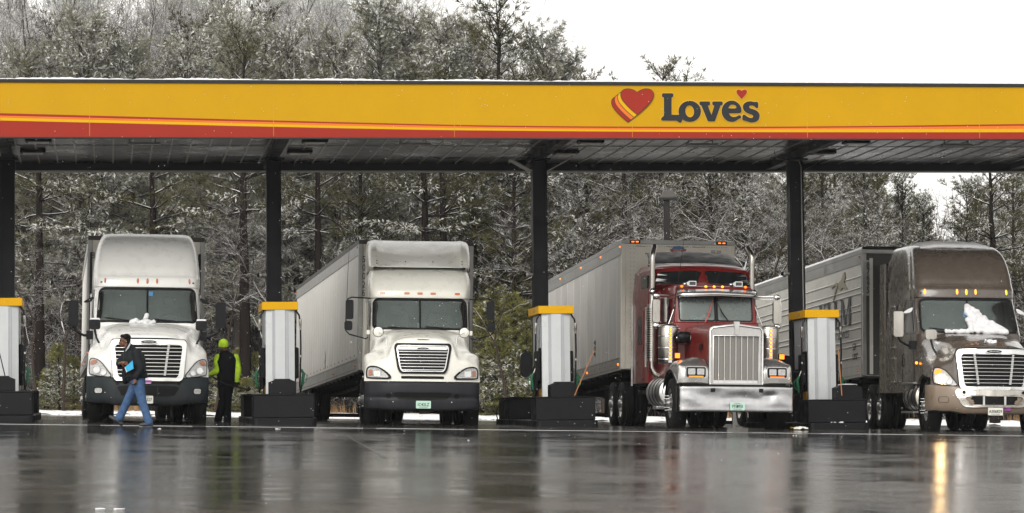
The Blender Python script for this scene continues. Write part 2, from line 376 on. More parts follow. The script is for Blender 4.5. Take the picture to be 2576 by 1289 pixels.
M['tar'] = mat('tar_seal', (.006, .006, .006), .22, var=.2)
for pts, wd in (([(862, 56), (880, 52), (925, 47), (968, 43)], .045),): ground_strip(pts, wd, M['tar'], 'tar_seam')
# snow strip along the woods: lumpy sheet with brown showing through
def snowstrip_mat():
    m = bpy.data.materials.new('patchy_snow'); m.use_nodes = True; n = m.node_tree.nodes; L = m.node_tree.links; b = n['Principled BSDF']
    tc = n.new('ShaderNodeTexCoord'); mp = n.new('ShaderNodeMapping'); mp.inputs['Scale'].default_value = (1, .35, 1); L.new(tc.outputs['Object'], mp.inputs[0])
    z = n.new('ShaderNodeTexNoise'); z.inputs['Scale'].default_value = 1.6; z.inputs['Detail'].default_value = 8; z.inputs['Roughness'].default_value = .7; L.new(mp.outputs[0], z.inputs['Vector'])
    mx = n.new('ShaderNodeMix'); mx.data_type = 'RGBA'; L.new(ramp2(n, L, z.outputs[0], .34, .43), mx.inputs[0]); mx.inputs[6].default_value = (.17, .13, .10, 1); mx.inputs[7].default_value = (.84, .84, .83, 1)
    L.new(mx.outputs[2], b.inputs['Base Color']); b.inputs['Roughness'].default_value = .8; return m
M['snowpatch'] = snowstrip_mat()
random.seed(3)
tag(terrain('snow_verge', list(np.linspace(100.6, 113, 26)), list(np.linspace(-40, 40, 200)), M['snowpatch'], .03, .10), kind='structure')
tag(terrain('woodland_ground', [112, 118, 125, 137, 150, 170, 190, 220, 260, 320, 400, 500], list(np.linspace(-160, 160, 81)), M['litter'], 0), kind='structure')

# ================================================================== SITE FRAME (canopy, pumps)
A = R(7.8); RH = Vector((math.cos(A), math.sin(A), 0)); DH = Vector((-math.sin(A), math.cos(A), 0))
OP = at(1401, 1000, 62.5); OP.z = 0
def site(u, v): return OP+RH*u+DH*v
PUMPU = [-11.49, -5.81, 0.0, 5.74]
# canopy local frame: u along the fascia, v depth ; front plane v=VF
VF = (Vector((0, 60.0, 0))-OP).dot(DH)
ZB = 6.22+CAMZ
can = empty('fuel_canopy', (OP.x, OP.y, 0), 'long fuel station canopy with yellow fascia, red stripes, black columns, snow on top', 'canopy')
can.rotation_euler = (0, 0, A)
DEP = 7.15; U0, U1 = -22.0, 19.0
def fas(x, y):
    """photo point on the fascia plane -> canopy local (u,z)"""
    d = at(x, y, 60)-Vector((0, 0, CAMZ)); o = Vector((0, 0, CAMZ))
    n = DH; t = (VF-(o-OP).dot(n))/d.dot(n); p = o+d*t; q = p-OP
    return q.dot(RH), p.z
def zat(tab, u):
    return float(np.interp(u, [t[0] for t in tab], [t[1] for t in tab]))
bot = [fas(0, 343.5), fas(1288, 345.6), fas(2575, 349)]; top = [fas(0, 206), fas(1288, 211.5), fas(2575, 218)]
def lin(tab, u):
    a, b = tab[0], tab[-1]; return a[1]+(b[1]-a[1])*(u-a[0])/(b[0]-a[0])
def ztop(u): return lin(top, u)
def zbot(u): return lin(bot, u)
sx = [0, 906, 1294, 1747, 2136, 2575]
S1 = [284, 307.8, 315.6, 318.3, 316.6, 311.3]; S2 = [290, 311.5, 319, 321.8, 320, 315.5]; S3 = [295.5, 316.8, 323.2, 326, 324.3, 323.6]; S4 = [302.5, 322.9, 328.4, 331.2, 332, 332]
def stripe(S):
    f = [fas(x, y) for x, y in zip(sx, S)]
    fr = [(u, (z-zbot(u))/(ztop(u)-zbot(u))) for u, z in f]
    c = catmull(fr, 8); us = [-22]+list(c[:, 0])+[19]; ts = [c[0, 1]+(c[0, 1]-c[4, 1])/(c[0, 0]-c[4, 0])*(-22-c[0, 0])]+list(c[:, 1])+[c[-1, 1]+.05]
    return lambda u: zbot(u)+float(np.interp(u, us, ts))*(ztop(u)-zbot(u))
F1, F2, F3, F4 = stripe(S1), stripe(S2), stripe(S3), stripe(S4)
UU = list(np.linspace(U0, U1, 120))
def band(name, lo, hi, m, th, parent):
    mb = MB(); P = [[(u, VF-th, lo(u)) for u in UU], [(u, VF-th, hi(u)) for u in UU]]
    mb.grid(P, 0, False); b2 = [[(u, VF+.06, lo(u)) for u in UU], [(u, VF+.06, hi(u)) for u in UU]]; mb.grid(b2, 0, False)
    mb.grid([P[0], b2[0]], 0, False); mb.grid([P[1], b2[1]], 0, False)
    return mb.build(name, m, parent, weld=True)
fa = band('fascia_panel', F1, ztop, M['fyellow'], .0, can)
band('fascia_stripe', F2, F1, M['fred'], .0, can); band('fascia_stripe', F3, F2, M['forange'], .0, can)
band('fascia_stripe', F4, F3, M['fyellow2'], .0, can); band('fascia_stripe', zbot, F4, M['fred'], .0, can)
# hairline joints between fascia sheets
mb = MB()
for u in np.arange(U0+1.3, U1, 3.66): mb.box(u-.004, u+.004, VF-.003, VF-.001, zbot(u)+.02, ztop(u)-.01)
mb.build('panel_joint', mat('panel_joint_shadow', (.50, .28, .01), .6), can)
band('top_trim', ztop, lambda u: ztop(u)+.062, M['fblack'], .035, can)
band('bottom_trim', lambda u: zbot(u)-.03, zbot, M['fblack'], .01, can)
# snow lying along the top edge
random.seed(11); mb = MB(); uu = list(np.linspace(U0, U1, 700)); hh = []
for u in uu:
    t = max(0.15, 1-max(0, (u-4))/9.0); hh.append((.014+.022*random.random()+.012*math.sin(u*2.3))*t)
mb.grid([[(u, VF-.03, ztop(u)+.062) for u in uu], [(u, VF-.02, ztop(u)+.062+h) for u, h in zip(uu, hh)], [(u, VF+.4, ztop(u)+.062+h) for u, h in zip(uu, hh)], [(u, VF+.4, ztop(u)+.06) for u in uu]])
mb.build('roof_snow', M['snow'], can)
# roof, deck and the rear fascia
def zl(u, dz=0): return zbot(u)+dz
mb = MB(); VB = VF+DEP
mb.grid([[(u, VF+.06, ztop(u)-.1) for u in UU], [(u, VB, ztop(u)-.1) for u in UU]]); mb.build('roof_sheet', M['trim'], can)
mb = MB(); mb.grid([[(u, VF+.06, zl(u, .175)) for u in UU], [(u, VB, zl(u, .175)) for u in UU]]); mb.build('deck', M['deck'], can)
mb = MB()
for u in np.arange(U0+.2, U1, .405):
    z = zl(u, .175); mb.box(u-.016, u+.016, VF+.08, VB-.02, z-.016, z+.002)
for v in (VF+3.3,): mb.hexa([(U0, v, zl(U0, .158)), (U1, v, zl(U1, .158)), (U1, v+.03, zl(U1, .158)), (U0, v+.03, zl(U0, .158)), (U0, v, zl(U0, .17)), (U1, v, zl(U1, .17)), (U1, v+.03, zl(U1, .17)), (U0, v+.03, zl(U0, .17))])
mb.build('deck_seams', M['seam'], can)
def rail(name, v0, v1, a, b, m):
    mb = MB(); mb.hexa([(U0, v0, zl(U0, a)), (U1, v0, zl(U1, a)), (U1, v1, zl(U1, a)), (U0, v1, zl(U0, a)), (U0, v0, zl(U0, b)), (U1, v0, zl(U1, b)), (U1, v1, zl(U1, b)), (U0, v1, zl(U0, b))]); return mb.build(name, m, can)
rail('rear_fascia', VB, VB+.08, .0, 1.0, M['fblack']); rail('rear_trim', VB-.03, VB+.1, -.035, -.002, M['trim'])
rail('gutter', VF+.10, VF+.20, .03, .17, M['fblack']); rail('gutter_lip', VF+.22, VF+.26, .10, .14, M['trim'])
# cross beams over the columns + columns
for i, pu in enumerate(PUMPU+[11.5]):
    z = zl(pu)
    mb = MB(); mb.box(pu-.10, pu+.10, VF+.3, VB-.05, z+.02, z+.165); 
    mb.build('beam', M['colpaint'], can)
    if i < 4:
        g = site(pu, 2.3); zg = gz(g.x, g.y)+.15
        mb = MB(); hw = .158
        # H-shaped steel column: web recessed between two flanges, seen square on
        mb.box(pu-hw, pu-hw+.03, 2.14, 2.46, zg, z+.05); mb.box(pu+hw-.03, pu+hw, 2.14, 2.46, zg, z+.05); mb.box(pu-hw+.03, pu+hw-.03, 2.155, 2.445, zg, z+.05)
        mb.box(pu-hw-.07, pu+hw+.07, 2.0, 2.6, z-.02, z+.02)
        cobj = mb.build('column', M['colpaint'], can, bevel=.004)
        cz = at(1360, 690, 64.8).z
        # dome camera on an arm on the left face
        cm = MB(); cm.cyl((pu-hw, 2.3, cz), (pu-hw-.10, 2.3, cz), .035, 12); cm.lathe([(0, .001), (-.02, .07), (-.07, .075), (-.08, .06)], (pu-hw-.08, 2.25, cz), 'x', 18)
        cc = cm.build('dome_camera', M['trim'], cobj); d2 = MB(); d2.ball((pu-hw-.165, 2.25, cz), .05, 8); d2.build('lens_dome', M['black'], cc)
        if i == 3:
            t = MB(); t.tube([(pu-.55, 1.9, z+.16), (pu-.45, 2.1, z-.0), (pu+.05, 2.12, z-.02), (pu+.10, 2.12, z-.15), (pu+.10, 2.12, 2.3)], .012, 6); t.build('conduit', M['trim'], cobj)
        if i in (2, 3):
            for sgn in (-1, 1):
                t = MB(); t.hexa([(pu+sgn*.16, 2.1, z-.25), (pu+sgn*.2, 2.1, z-.25), (pu+sgn*.2, 2.5, z-.25), (pu+sgn*.16, 2.5, z-.25), (pu+sgn*.62, 2.1, z+.0), (pu+sgn*.66, 2.1, z), (pu+sgn*.66, 2.5, z), (pu+sgn*.62, 2.5, z)])
                if sgn == 1 or i == 2: t.build('gusset', M['trim'] if i == 2 else M['colpaint'], cobj)
# lamps under the deck : pairs right of each column, and hanging bars near the fascia
def lamp(u, v):
    z = zl(u, .10); mb = MB(); mb.box(u-.27, u+.27, v-.2, v+.2, z, z+.06)
    o = mb.build('canopy_light', M['lampbox'], can, bevel=.01); l = MB(); l.box(u-.21, u+.21, v-.15, v+.15, z-.012, z+.0); l.build('lens', M['lamplens'], o)
for pu in PUMPU+[11.5]:
    lamp(pu+.72, VF+2.0); lamp(pu+.55, VF+4.3)
for x in (387, 1072, 1798, 2445):
    u, _ = fas(x, 330); u *= 1.02; z = zl(u, .02)
    mb = MB(); mb.box(u-.33, u+.33, VF+1.6, VF+1.72, z-.0, z+.045); o = mb.build('hanging_bar', M['trim'], can)
    h = MB(); h.box(u-.3, u-.285, VF+1.65, VF+1.67, z+.045, z+.17); h.box(u+.22, u+.235, VF+1.65, VF+1.67, z+.045, z+.17); h.build('hanger', M['lampbox'], o)
# thin rods standing on the roof
for x, yt in ((741, 153), (1491, 164), (2198, 170)):
    u, z1 = fas(x, yt); z0 = ztop(u)
    mb = MB(); mb.cyl((u, VF+.25, z0), (u, VF+.25, z1), .006, 6); mb.build('lightning_rod', M['trim'], can)
# --------------------------------------------------------------- sign
def sg(zx, zy):
    return fas((2350+zx/4.089)/1.5449, (320+zy/4.089)/1.5449)
def sign_part(name, loops, m, off, parent, th=.012):
    me = curve_mesh([[sg(*p) for p in l] for l in loops], th)
    return place_mesh(name, me, m, Matrix.Translation((0, VF-off, 0)) @ FRONT, parent)
def ell(cx, cy, rx, ry, rot=0, n=40):
    o = []
    for k in range(n):
        a = 2*math.pi*k/n; x, y = rx*math.cos(a), ry*math.sin(a); c, s = math.cos(R(rot)), math.sin(R(rot)); o.append((cx+x*c-y*s, cy+x*s+y*c))
    return o
def heart(cx, top_y, W, H, dx=0, dy=0, dip=.135):
    # notch at (cx, top_y+dip*H)
    h = [(0, dip), (.12, .045), (.27, .0), (.40, .03), (.485, .13), (.50, .26), (.455, .42), (.33, .62), (.16, .83), (.0, 1.0)]
    rt = [(p[0]*W, p[1]*H) for p in catmull(h, 5)]; lf = [(-p[0], p[1]) for p in rt[-2:0:-1]]
    return [(cx+dx+x, top_y+dy+y) for x, y in rt+lf]
def grow(loop, d):
    P = [np.array(p) for p in loop]; n = len(P); area = sum(P[i][0]*P[(i+1) % n][1]-P[(i+1) % n][0]*P[i][1] for i in range(n)); s = 1 if area > 0 else -1
    out = []
    for i in range(n):
        t = P[(i+1) % n]-P[i-1]; l = np.hypot(*t) or 1; nn = np.array([t[1], -t[0]])/l*s; out.append(tuple(P[i]+nn*d))
    return out
logo = empty('heart_emblem'); logo.parent = can
H0 = heart(508, 102, 520, 410)
layers = [(-142, 118, M['fred']), (-96, 80, M['forange']), (-48, 40, M['fyellow2']), (0, 0, M['fred'])]
for k, (dx, dy, m) in enumerate(layers):
    hp = heart(508, 102, 520, 412, dx, dy)
    sign_part('heart_outline', [grow(hp, 6)], M['fblack'], .012+.006*k, logo, .004)
    sign_part('heart', [grow(hp, -3)], m, .015+.006*k, logo, .004)
Lp = [(905, 185), (915, 170), (1070, 170), (1085, 185), (1086, 215), (1078, 228), (1057, 240), (1057, 512), (1180, 512), (1230, 590), (1222, 605), (1218, 628), (1200, 640), (1178, 638), (1150, 615), (1130, 606), (905, 606), (892, 596), (892, 570), (900, 558), (935, 528), (935, 240), (910, 228), (902, 218)]
Oo = ell(1345, 458, 178, 168, 0); Oi = ell(1345, 458, 68, 94, -8)
Vp = [(1500, 315), (1512, 300), (1655, 300), (1668, 312), (1668, 345), (1660, 358), (1635, 368), (1690, 515), (1735, 368), (1712, 358), (1703, 345), (1703, 312), (1715, 300), (1855, 300), (1869, 312), (1869, 345), (1860, 356), (1835, 366), (1750, 605), (1738, 618), (1640, 618), (1628, 606), (1530, 366), (1508, 356), (1500, 345)]
Eo = [(2170, 487)]+[(2012+158*math.cos(a), 456+170*math.sin(a)) for a in np.linspace(R(2), R(-296), 42)]
Eo = [(2166, 470)]+[(2011+159*math.cos(a), 456+169*math.sin(a)) for a in np.linspace(R(-4), R(-312), 44)]+[(2165, 560), (2150, 520), (2120, 520), (2080, 543), (2030, 548), (1990, 528), (1965, 490), (2140, 488)]
Ei = [(1958, 408), (1972, 375), (2000, 354), (2040, 352), (2072, 366), (2087, 388), (2080, 404), (2060, 412)]
Sp = smooth_outline([(2430, 320), (2436, 370), (2428, 402), (2400, 404), (2375, 380), (2340, 365), (2305, 367), (2290, 385), (2310, 410), (2375, 430), (2430, 465), (2456, 520), (2440, 590), (2385, 628), (2310, 634), (2240, 612), (2185, 596), (2182, 540), (2196, 512), (2225, 515), (2255, 540), (2300, 560), (2340, 558), (2352, 535), (2335, 515), (2270, 490), (2215, 455), (2190, 400), (2200, 345), (2250, 308), (2310, 298), (2370, 308), (2405, 305)], 3)
word = empty('sign_lettering'); word.parent = can
for nm, loops in (('letter', [Lp]), ('letter', [Oo, Oi]), ('letter', [Vp]), ('letter', [Eo, Ei]), ('letter', [Sp])):
    edge = [grow(loops[0], 9)]+[grow(l, -9) for l in loops[1:]]
    sign_part('letter_edge', edge, M['fedge'], .008, word, .003)
    o = sign_part('letter', loops, M['fblack'], .014, word, .006)
hs_ = heart(2170, 112, 166, 148); sign_part('letter_edge', [grow(hs_, 8)], M['fedge'], .008, word, .003); sign_part('apostrophe_heart', [hs_], M['fred'], .014, word, .006)

# ================================================================== PUMP ISLANDS
def island(i):
    pu = PUMPU[i]; o = site(pu, 0); g = gz(*site(pu, -.8).xy); g2 = gz(*site(pu, 4.).xy)
    where = ['at the left photo edge', 'between the two white trucks', 'left of the red truck', 'left of the brown truck'][i]
    # kerb island
    sl = (g2-g)/4.8
    def zz(v): return g+sl*(v+.8)
    mb = MB(); P = rrect(-.66, .66, -1.35, 5.0, .12, 3)
    mb.add([(p[0]-(0), p[1], zz(p[1])-.02) for p in P]+[(p[0], p[1], zz(p[1])+.135) for p in P], [list(range(len(P)))[::-1], list(range(len(P), 2*len(P)))]+[(k, (k+1) % len(P), (k+1) % len(P)+len(P), k+len(P)) for k in range(len(P))])
    k = mb.build('kerb_island', M['blackbox'], None, bevel=.012); k.location = (o.x, o.y, 0); k.rotation_euler = (0, 0, A)
    tag(k, 'low black kerb under the fuel pump '+where, 'kerb', 'kerb islands under the fuel pumps')
    # black boxes : front and rear
    for nm, v0, v1, du, lab in (('storage_box', -1.18, -.42, .0, 'front'), ('storage_box', 3.1, 4.7, 0., 'rear')):
        mb = MB(); z0 = zz(v0)+.137
        mb.box(-.62, .62, v0, v1, z0, z0+.46)
        b = mb.build(nm, M['blackbox'], None, bevel=.02); b.location = (o.x, o.y, 0); b.rotation_euler = (0, 0, A)
        tag(b, ('wide black box in front of the fuel pump ' if lab == 'front' else 'black box behind the fuel pump and column ')+where, 'box', 'black boxes on the pump islands')
        l = MB(); l.box(-.63, .63, v0-.01, v1+.01, z0+.463, z0+.49); l.build('lid', M['black'], b, bevel=.006)
    # small bin
    mb = MB(); z0 = zz(-.8)+.137+.49; hb = [(-.20, -.27), (.36, -.27), (.36, .27), (-.20, .27)]
    cx = -.02 if i != 3 else .30
    pr = [(cx-.27, z0+.002), (cx+.28, z0+.002), (cx+.28, z0+.24), (cx+.16, z0+.285), (cx-.16, z0+.285), (cx-.27, z0+.24)]
    mb.prism(pr, lambda a, b, d: (a, d, b), -1.05, -.62)
    b = mb.build('windshield_wash_bin', M['blackbox'], None, bevel=.012); b.location = (o.x, o.y, 0); b.rotation_euler = (0, 0, A)
    tag(b, 'small black bin in front of the fuel pump '+where, 'bin', 'wash bins on the pump islands')
    mb = MB(); mb.box(cx-.16, cx+.16, -.98, -.68, z0+.287, z0+.305); mb.build('lid', M['black'], b)
    if i == 3:
        s = MB(); s.ball((cx+.02, -.83, z0+.30), .2, 8, 0, (1.1, .7, .12)); s.build('snow_cap', M['snow'], b)
    # dispenser
    d = empty('fuel_dispenser', (o.x, o.y, 0), 'yellow-capped fuel dispenser with pale ribbed front '+where, 'fuel pump', 'fuel dispensers under the canopy'); d.rotation_euler = (0, 0, A)
    zb = zz(.3)+.137; H = zz(0)
    mb = MB(); mb.box(-.375, .375, 0, 1.55, H+2.375, H+2.54); cap = mb.build('cap', M['yellow'], d, bevel=.008)
    t = text_mesh('Diesel', .11, .003); place_mesh('cap_lettering', t, mat('faded_print', (.35, .22, .05), .6), Matrix.Translation((-.379, .62, H+2.455)) @ LEFTS, cap)
    # bow-fronted panel in facets
    prof = [(-.30, .16), (-.30, .07), (-.17, .045), (-.165, .03), (-.11, .03), (-.105, .015), (.10, .015), (.105, .03), (.16, .03), (.165, .045), (.30, .09), (.30, .16)]
    mb = MB(); z1 = H+2.374
    vs = [(p[0], p[1], zb) for p in prof]+[(p[0], p[1], z1) for p in prof]; n = len(prof)
    for k2 in range(n-1):
        mb.add([vs[k2], vs[k2+1], vs[k2+1+n], vs[k2+n]], [(0, 1, 2, 3)], 1 if k2 in (3, 7) else 0)
    fp = mb.build('front_panel', [M['pumpwhite'], M['pumpgrey']], d, weld=True)
    mb = MB(); mb.box(-.29, .29, .165, 1.4, zb, H+2.372); mb.build('cabinet', M['black'], d)
    for sx_ in (-1, 1):
        for q in ((.315, .22, .62, 1.66, 2.36), (.31, .68, 1.3, 1.3, 2.36)): mb = MB(); mb.box(sx_*.292, sx_*q[0], q[1], q[2], H+q[3], H+q[4]); mb.build('side_panel', M['pumpgrey'], d, bevel=.006)
        for q in ((.40, .25, .62, .95, 1.60), (.37, .7, 1.3, .75, 1.25)): mb = MB(); mb.box(sx_*.295, sx_*q[0], q[1], q[2], H+q[3], H+q[4]); mb.build('nozzle_holder', M['black'], d, bevel=.03)
        mb = MB(); mb.box(sx_*.292, sx_*.305, .25, .60, zb+.12, H+.80); mb.build('decal', mat('faded_yellow_decal', (.32, .16, .012), .5, var=.7, vscale=9), d)
        mb = MB(); ux = sx_*.37
        mb.tube([(sx_*.33, .12, H+2.37), (sx_*.40, .10, H+2.26), (sx_*.425, .10, H+2.08), (sx_*.43, .11, H+1.6), (sx_*.42, .14, H+1.1), (sx_*.41, .18, H+.8), (sx_*.43, .24, H+.66), (sx_*.45, .3, H+.75), (sx_*.47, .32, H+.9)], .019, 8); hz = mb.build('hose', M['hose'], d)
        mb = MB(); mb.tube([(sx_*.419, .10, H+2.18), (sx_*.427, .10, H+2.05), (sx_*.428, .10, H+2.04), (sx_*.43, .105, H+1.96)], [.032, .032, .024, .024], 10); mb.build('swivel', M['steel'], hz); mb = MB(); mb.cyl((sx_*.43, .11, H+1.43), (sx_*.43, .11, H+1.39), .024, 8); mb.build('hose_clamp', M['steel'], hz)
        # nozzle : body, lever guard and spout
        mb = MB(); c = (sx_*.47, .30)
        mb.tube([(c[0], c[1], H+.78), (c[0]+sx_*.01, c[1], H+.92), (c[0]+sx_*.03, c[1]-.01, H+1.05), (c[0]-sx_*.02, c[1]-.02, H+1.14)], [.020, .030, .034, .024], 8)
        mb.tube([(c[0]+sx_*.06, c[1], H+1.06), (c[0]+sx_*.10, c[1], H+1.0), (c[0]+sx_*.08, c[1], H+.88), (c[0]+sx_*.02, c[1], H+.84)], .010, 6)
        nz = mb.build('nozzle', M['green'], d); mb = MB(); mb.tube([(c[0]-sx_*.02, c[1]-.02, H+1.14), (c[0]-sx_*.05, c[1]-.02, H+1.22), (c[0]-sx_*.09, c[1]-.02, H+1.27)], .014, 8); mb.build('spout', M['steel'], nz)
    if i >= 2:
        mb = MB(); mb.prism(smooth_outline([(-.29, 1.55), (-.40, 1.62), (-.50, 1.58), (-.54, 1.40), (-.51, 1.20), (-.45, 1.08), (-.34, 1.12), (-.29, 1.3)], 4), lambda a, b, q: (a, q, H+b), 1.62, 1.80); mb.build('hose_reel', M['black'], d, bevel=.02)  # rounded black piece on the rear side of the pump
    if i == 2:
        mb = MB(); z0 = zz(3)+.6; mb.tube([(-.3, 3.0, z0+.02), (-.6, 3., z0+.03), (-.8, 2.95, z0-.08), (-.92, 2.9, z0-.3), (-.88, 2.9, z0-.5), (-.72, 2.9, z0-.62)], .014, 6)
        mb.tube
        ho = mb.build('looped_hose', M['hose'], None); ho.location = (o.x, o.y, 0); ho.rotation_euler = (0, 0, A); tag(ho, 'thin black hose looping to the ground left of the third pump island', 'hose')
    return o, zz
for i in range(4): island(i)
# squeegee sticks
def stick(p0, p1, label, m=None):
    mb = MB(); c = Vector(p0); mb.tube([(0, 0, 0), (Vector(p1)-c)*.5, Vector(p1)-c], [.013, .012, .011], 6); o = mb.build('squeegee_stick', m or M['wood']); o.location = p0
    tag(o, label, 'stick', 'wash sticks on the pump islands')
stick(at(1445, 994, 61.15), at(1495, 877, 61.3), 'wooden stick leaning on the box in front of the red truck trailer')
stick(at(2117, 994, 61.8), at(2108, 877, 62.0), 'wooden stick standing upright before the brown truck trailer')
stick(at(20, 975, 60.5), at(-3, 880, 60.5), 'dark stick at the left edge of the photo', M['black'])
# ================================================================== VEHICLE HELPERS
def frame_on_ground(o, P, ang, v0=1.2, v1=6.0, pitch=None, zo=None):
    ex = Vector((math.cos(ang), math.sin(ang), 0)); ey = Vector((-math.sin(ang), math.cos(ang), 0))
    a, b = P+ey*v0, P+ey*v1; c, d = P+ey*v0-ex, P+ey*v0+ex
    za, zb = gz(a.x, a.y), gz(b.x, b.y)
    s = (zb-za)/(v1-v0) if pitch is None else pitch
    ls = (gz(d.x, d.y)-gz(c.x, c.y))/2
    X = Vector((ex.x, ex.y, ls)).normalized(); Y = Vector((ey.x, ey.y, s)); Y = (Y-X*Y.dot(X)).normalized(); Z = X.cross(Y)
    O = Vector((P.x, P.y, za-s*v0+.004 if zo is None else zo))
    o.matrix_world = Matrix(((X.x, Y.x, Z.x, O.x), (X.y, Y.y, Z.y, O.y), (X.z, Y.z, Z.z, O.z), (0, 0, 0, 1)))
    return o
def local_ground(o, u, v):
    mw = o.matrix_world; w_ = 0.0
    for _ in range(3):
        p = mw @ Vector((u, v, w_)); w_ += gz(p.x, p.y)+.004-p.z
    return w_
def wheel(par, u, v, r=.52, wd=.28, side=-1, dual=False, spikes=False, gw=0.0, rimmat='alu', name='wheel'):
    """side -1: outer face towards -u"""
    n = 2 if dual else 1; prof = []
    mb = MB(); c = (u, v, gw+r-.008)
    for k in range(n):
        off = -side*k*(wd+.05)
        pf = [(-wd/2, r*.60), (-wd/2, r*.80), (-wd/2+.015, r*.95), (-wd/2+.05, r*.995)]
        for q in np.linspace(-wd/2+.06, wd/2-.06, 5)[1:-1]: pf += [(q-.008, r), (q-.006, r-.014), (q+.006, r-.014), (q+.008, r)]
        pf += [(wd/2-.05, r*.995), (wd/2-.015, r*.95), (wd/2, r*.80), (wd/2, r*.60)]
        mb.lathe([(off+a, b) for a, b in pf], c, 'x', 30)
    w_ = mb.build(name, M['rubber'], par)
    mb = MB(); s = side; x0 = s*(wd/2-.015)
    deep = .10 if not dual else .14
    if dual: pr = [(x0, r*.62), (x0-s*.02, r*.56), (x0-s*deep, r*.50), (x0-s*deep, r*.26), (x0-s*.01, r*.20), (x0+s*.05, r*.17), (x0+s*.06, .01)]
    else: pr = [(x0, r*.62), (x0-s*.01, r*.56), (x0-s*.05, r*.52), (x0-s*.02, r*.34), (x0+s*.01, r*.26), (x0+s*.03, r*.18), (x0+s*.09, r*.16), (x0+s*.10, .01)]
    mb.lathe(pr, c, 'x', 26); mb.lathe([(-x0*.9, r*.6), (-x0*.5, r*.5), (x0*.2, r*.5), (x0*.2, .02)], c, 'x', 20)
    rm = mb.build('rim', M[rimmat], w_)
    mb = MB(); mb.lathe([(x0-s*.021, r*.24), (x0-s*.006, r*.25), (x0-s*.006, r*.35), (x0-s*.021, r*.36)], c, 'x', 20)
    for k in range(10):
        a = 2*math.pi*k/10; y, z = c[1]+r*.30*math.cos(a), c[2]+r*.30*math.sin(a)
        if spikes: mb.tube([(u+x0, y, z), (u+x0+s*.05, y, z), (u+x0+s*.115, y, z)], [.017, .016, .003], 8)
        else: mb.cyl((u+x0-s*.02, y, z), (u+x0+s*.03, y, z), .014, 6)
    mb.build('lug_nuts', M['chrome'], rm)
    if not dual:
        mb = MB()
        for k in range(8):
            a = 2*math.pi*(k+.5)/8; y, z = c[1]+r*.43*math.cos(a), c[2]+r*.43*math.sin(a); mb.cyl((u+x0-s*.028, y, z), (u+x0-s*.048+s*.012, y, z), .028, 10)
        mb.build('hand_holes', M['under'], rm)
    return w_
def conform(name, loops, th, fn, m, par, M0=None):
    """2D outline in (u,w) pressed on the surface v=fn(u,w), th thick towards the viewer"""
    me = curve_mesh(loops, th)
    bm = bmesh.new(); bm.from_mesh(me); bmesh.ops.triangulate(bm, faces=bm.faces)
    for _ in range(2):
        lng = [e for e in bm.edges if e.calc_length() > .22]
        if lng: bmesh.ops.subdivide_edges(bm, edges=lng, cuts=1); bmesh.ops.triangulate(bm, faces=bm.faces)
    bm.to_mesh(me); bm.free()
    for v in me.vertices:
        u, w_, z = v.co; v.co = (u, fn(u, w_)-z-th/2, w_)
    return place_mesh(name, me, m, Matrix.Identity(4), par)
def ctube(name, pts, r, fn, m, par, off=0.0, closed=False, n=8):
    P = [(u, fn(u, w_)-off, w_) for u, w_ in (list(pts)+[pts[0]] if closed else pts)]
    mb = MB(); mb.tube(P, r, n); return mb.build(name, m, par)
def plate(par, u, w_, v, txt, sub, m, wd=.305, ht=.155, top=None, sz=.085):
    mb = MB(); mb.prism(rrect(u-wd/2, u+wd/2, w_-ht/2, w_+ht/2, .015, 3), lambda a, b, d: (a, d, b), v-.012, v); p = mb.build('licence_plate', m, par)
    place_mesh('plate_number', text_mesh(txt, sz, .003, .86, offset=.0012), M['ink'], Matrix.Translation((u, v-.015, w_-.002)) @ FRONT, p)
    if sub: place_mesh('plate_small_print', text_mesh(sub, .026, .002), M['ink'], Matrix.Translation((u, v-.015, w_-ht*.38)) @ FRONT, p)
    if top: place_mesh('plate_small_print', text_mesh(top, .030, .002), M['ink'], Matrix.Translation((u, v-.015, w_+ht*.36)) @ FRONT, p)
    return p
def emblem(par, u, w_, fn, txt='FREIGHTLINER', wd=.36, ht=.095):
    lo = ell(u, w_, wd/2, ht/2, 0, 28)
    a = conform('emblem', [lo], .02, fn, M['chrome'], par)
    conform('emblem_field', [ell(u, w_, wd*.44, ht*.36, 0, 24)], .004, lambda a_, b_: fn(a_, b_)-.021, M['fblack'], a)
    place_mesh('emblem_lettering', text_mesh(txt, ht*.46, .003, .72), M['chrome'], Matrix.Translation((u, fn(u, w_)-.03, w_)) @ FRONT, a)
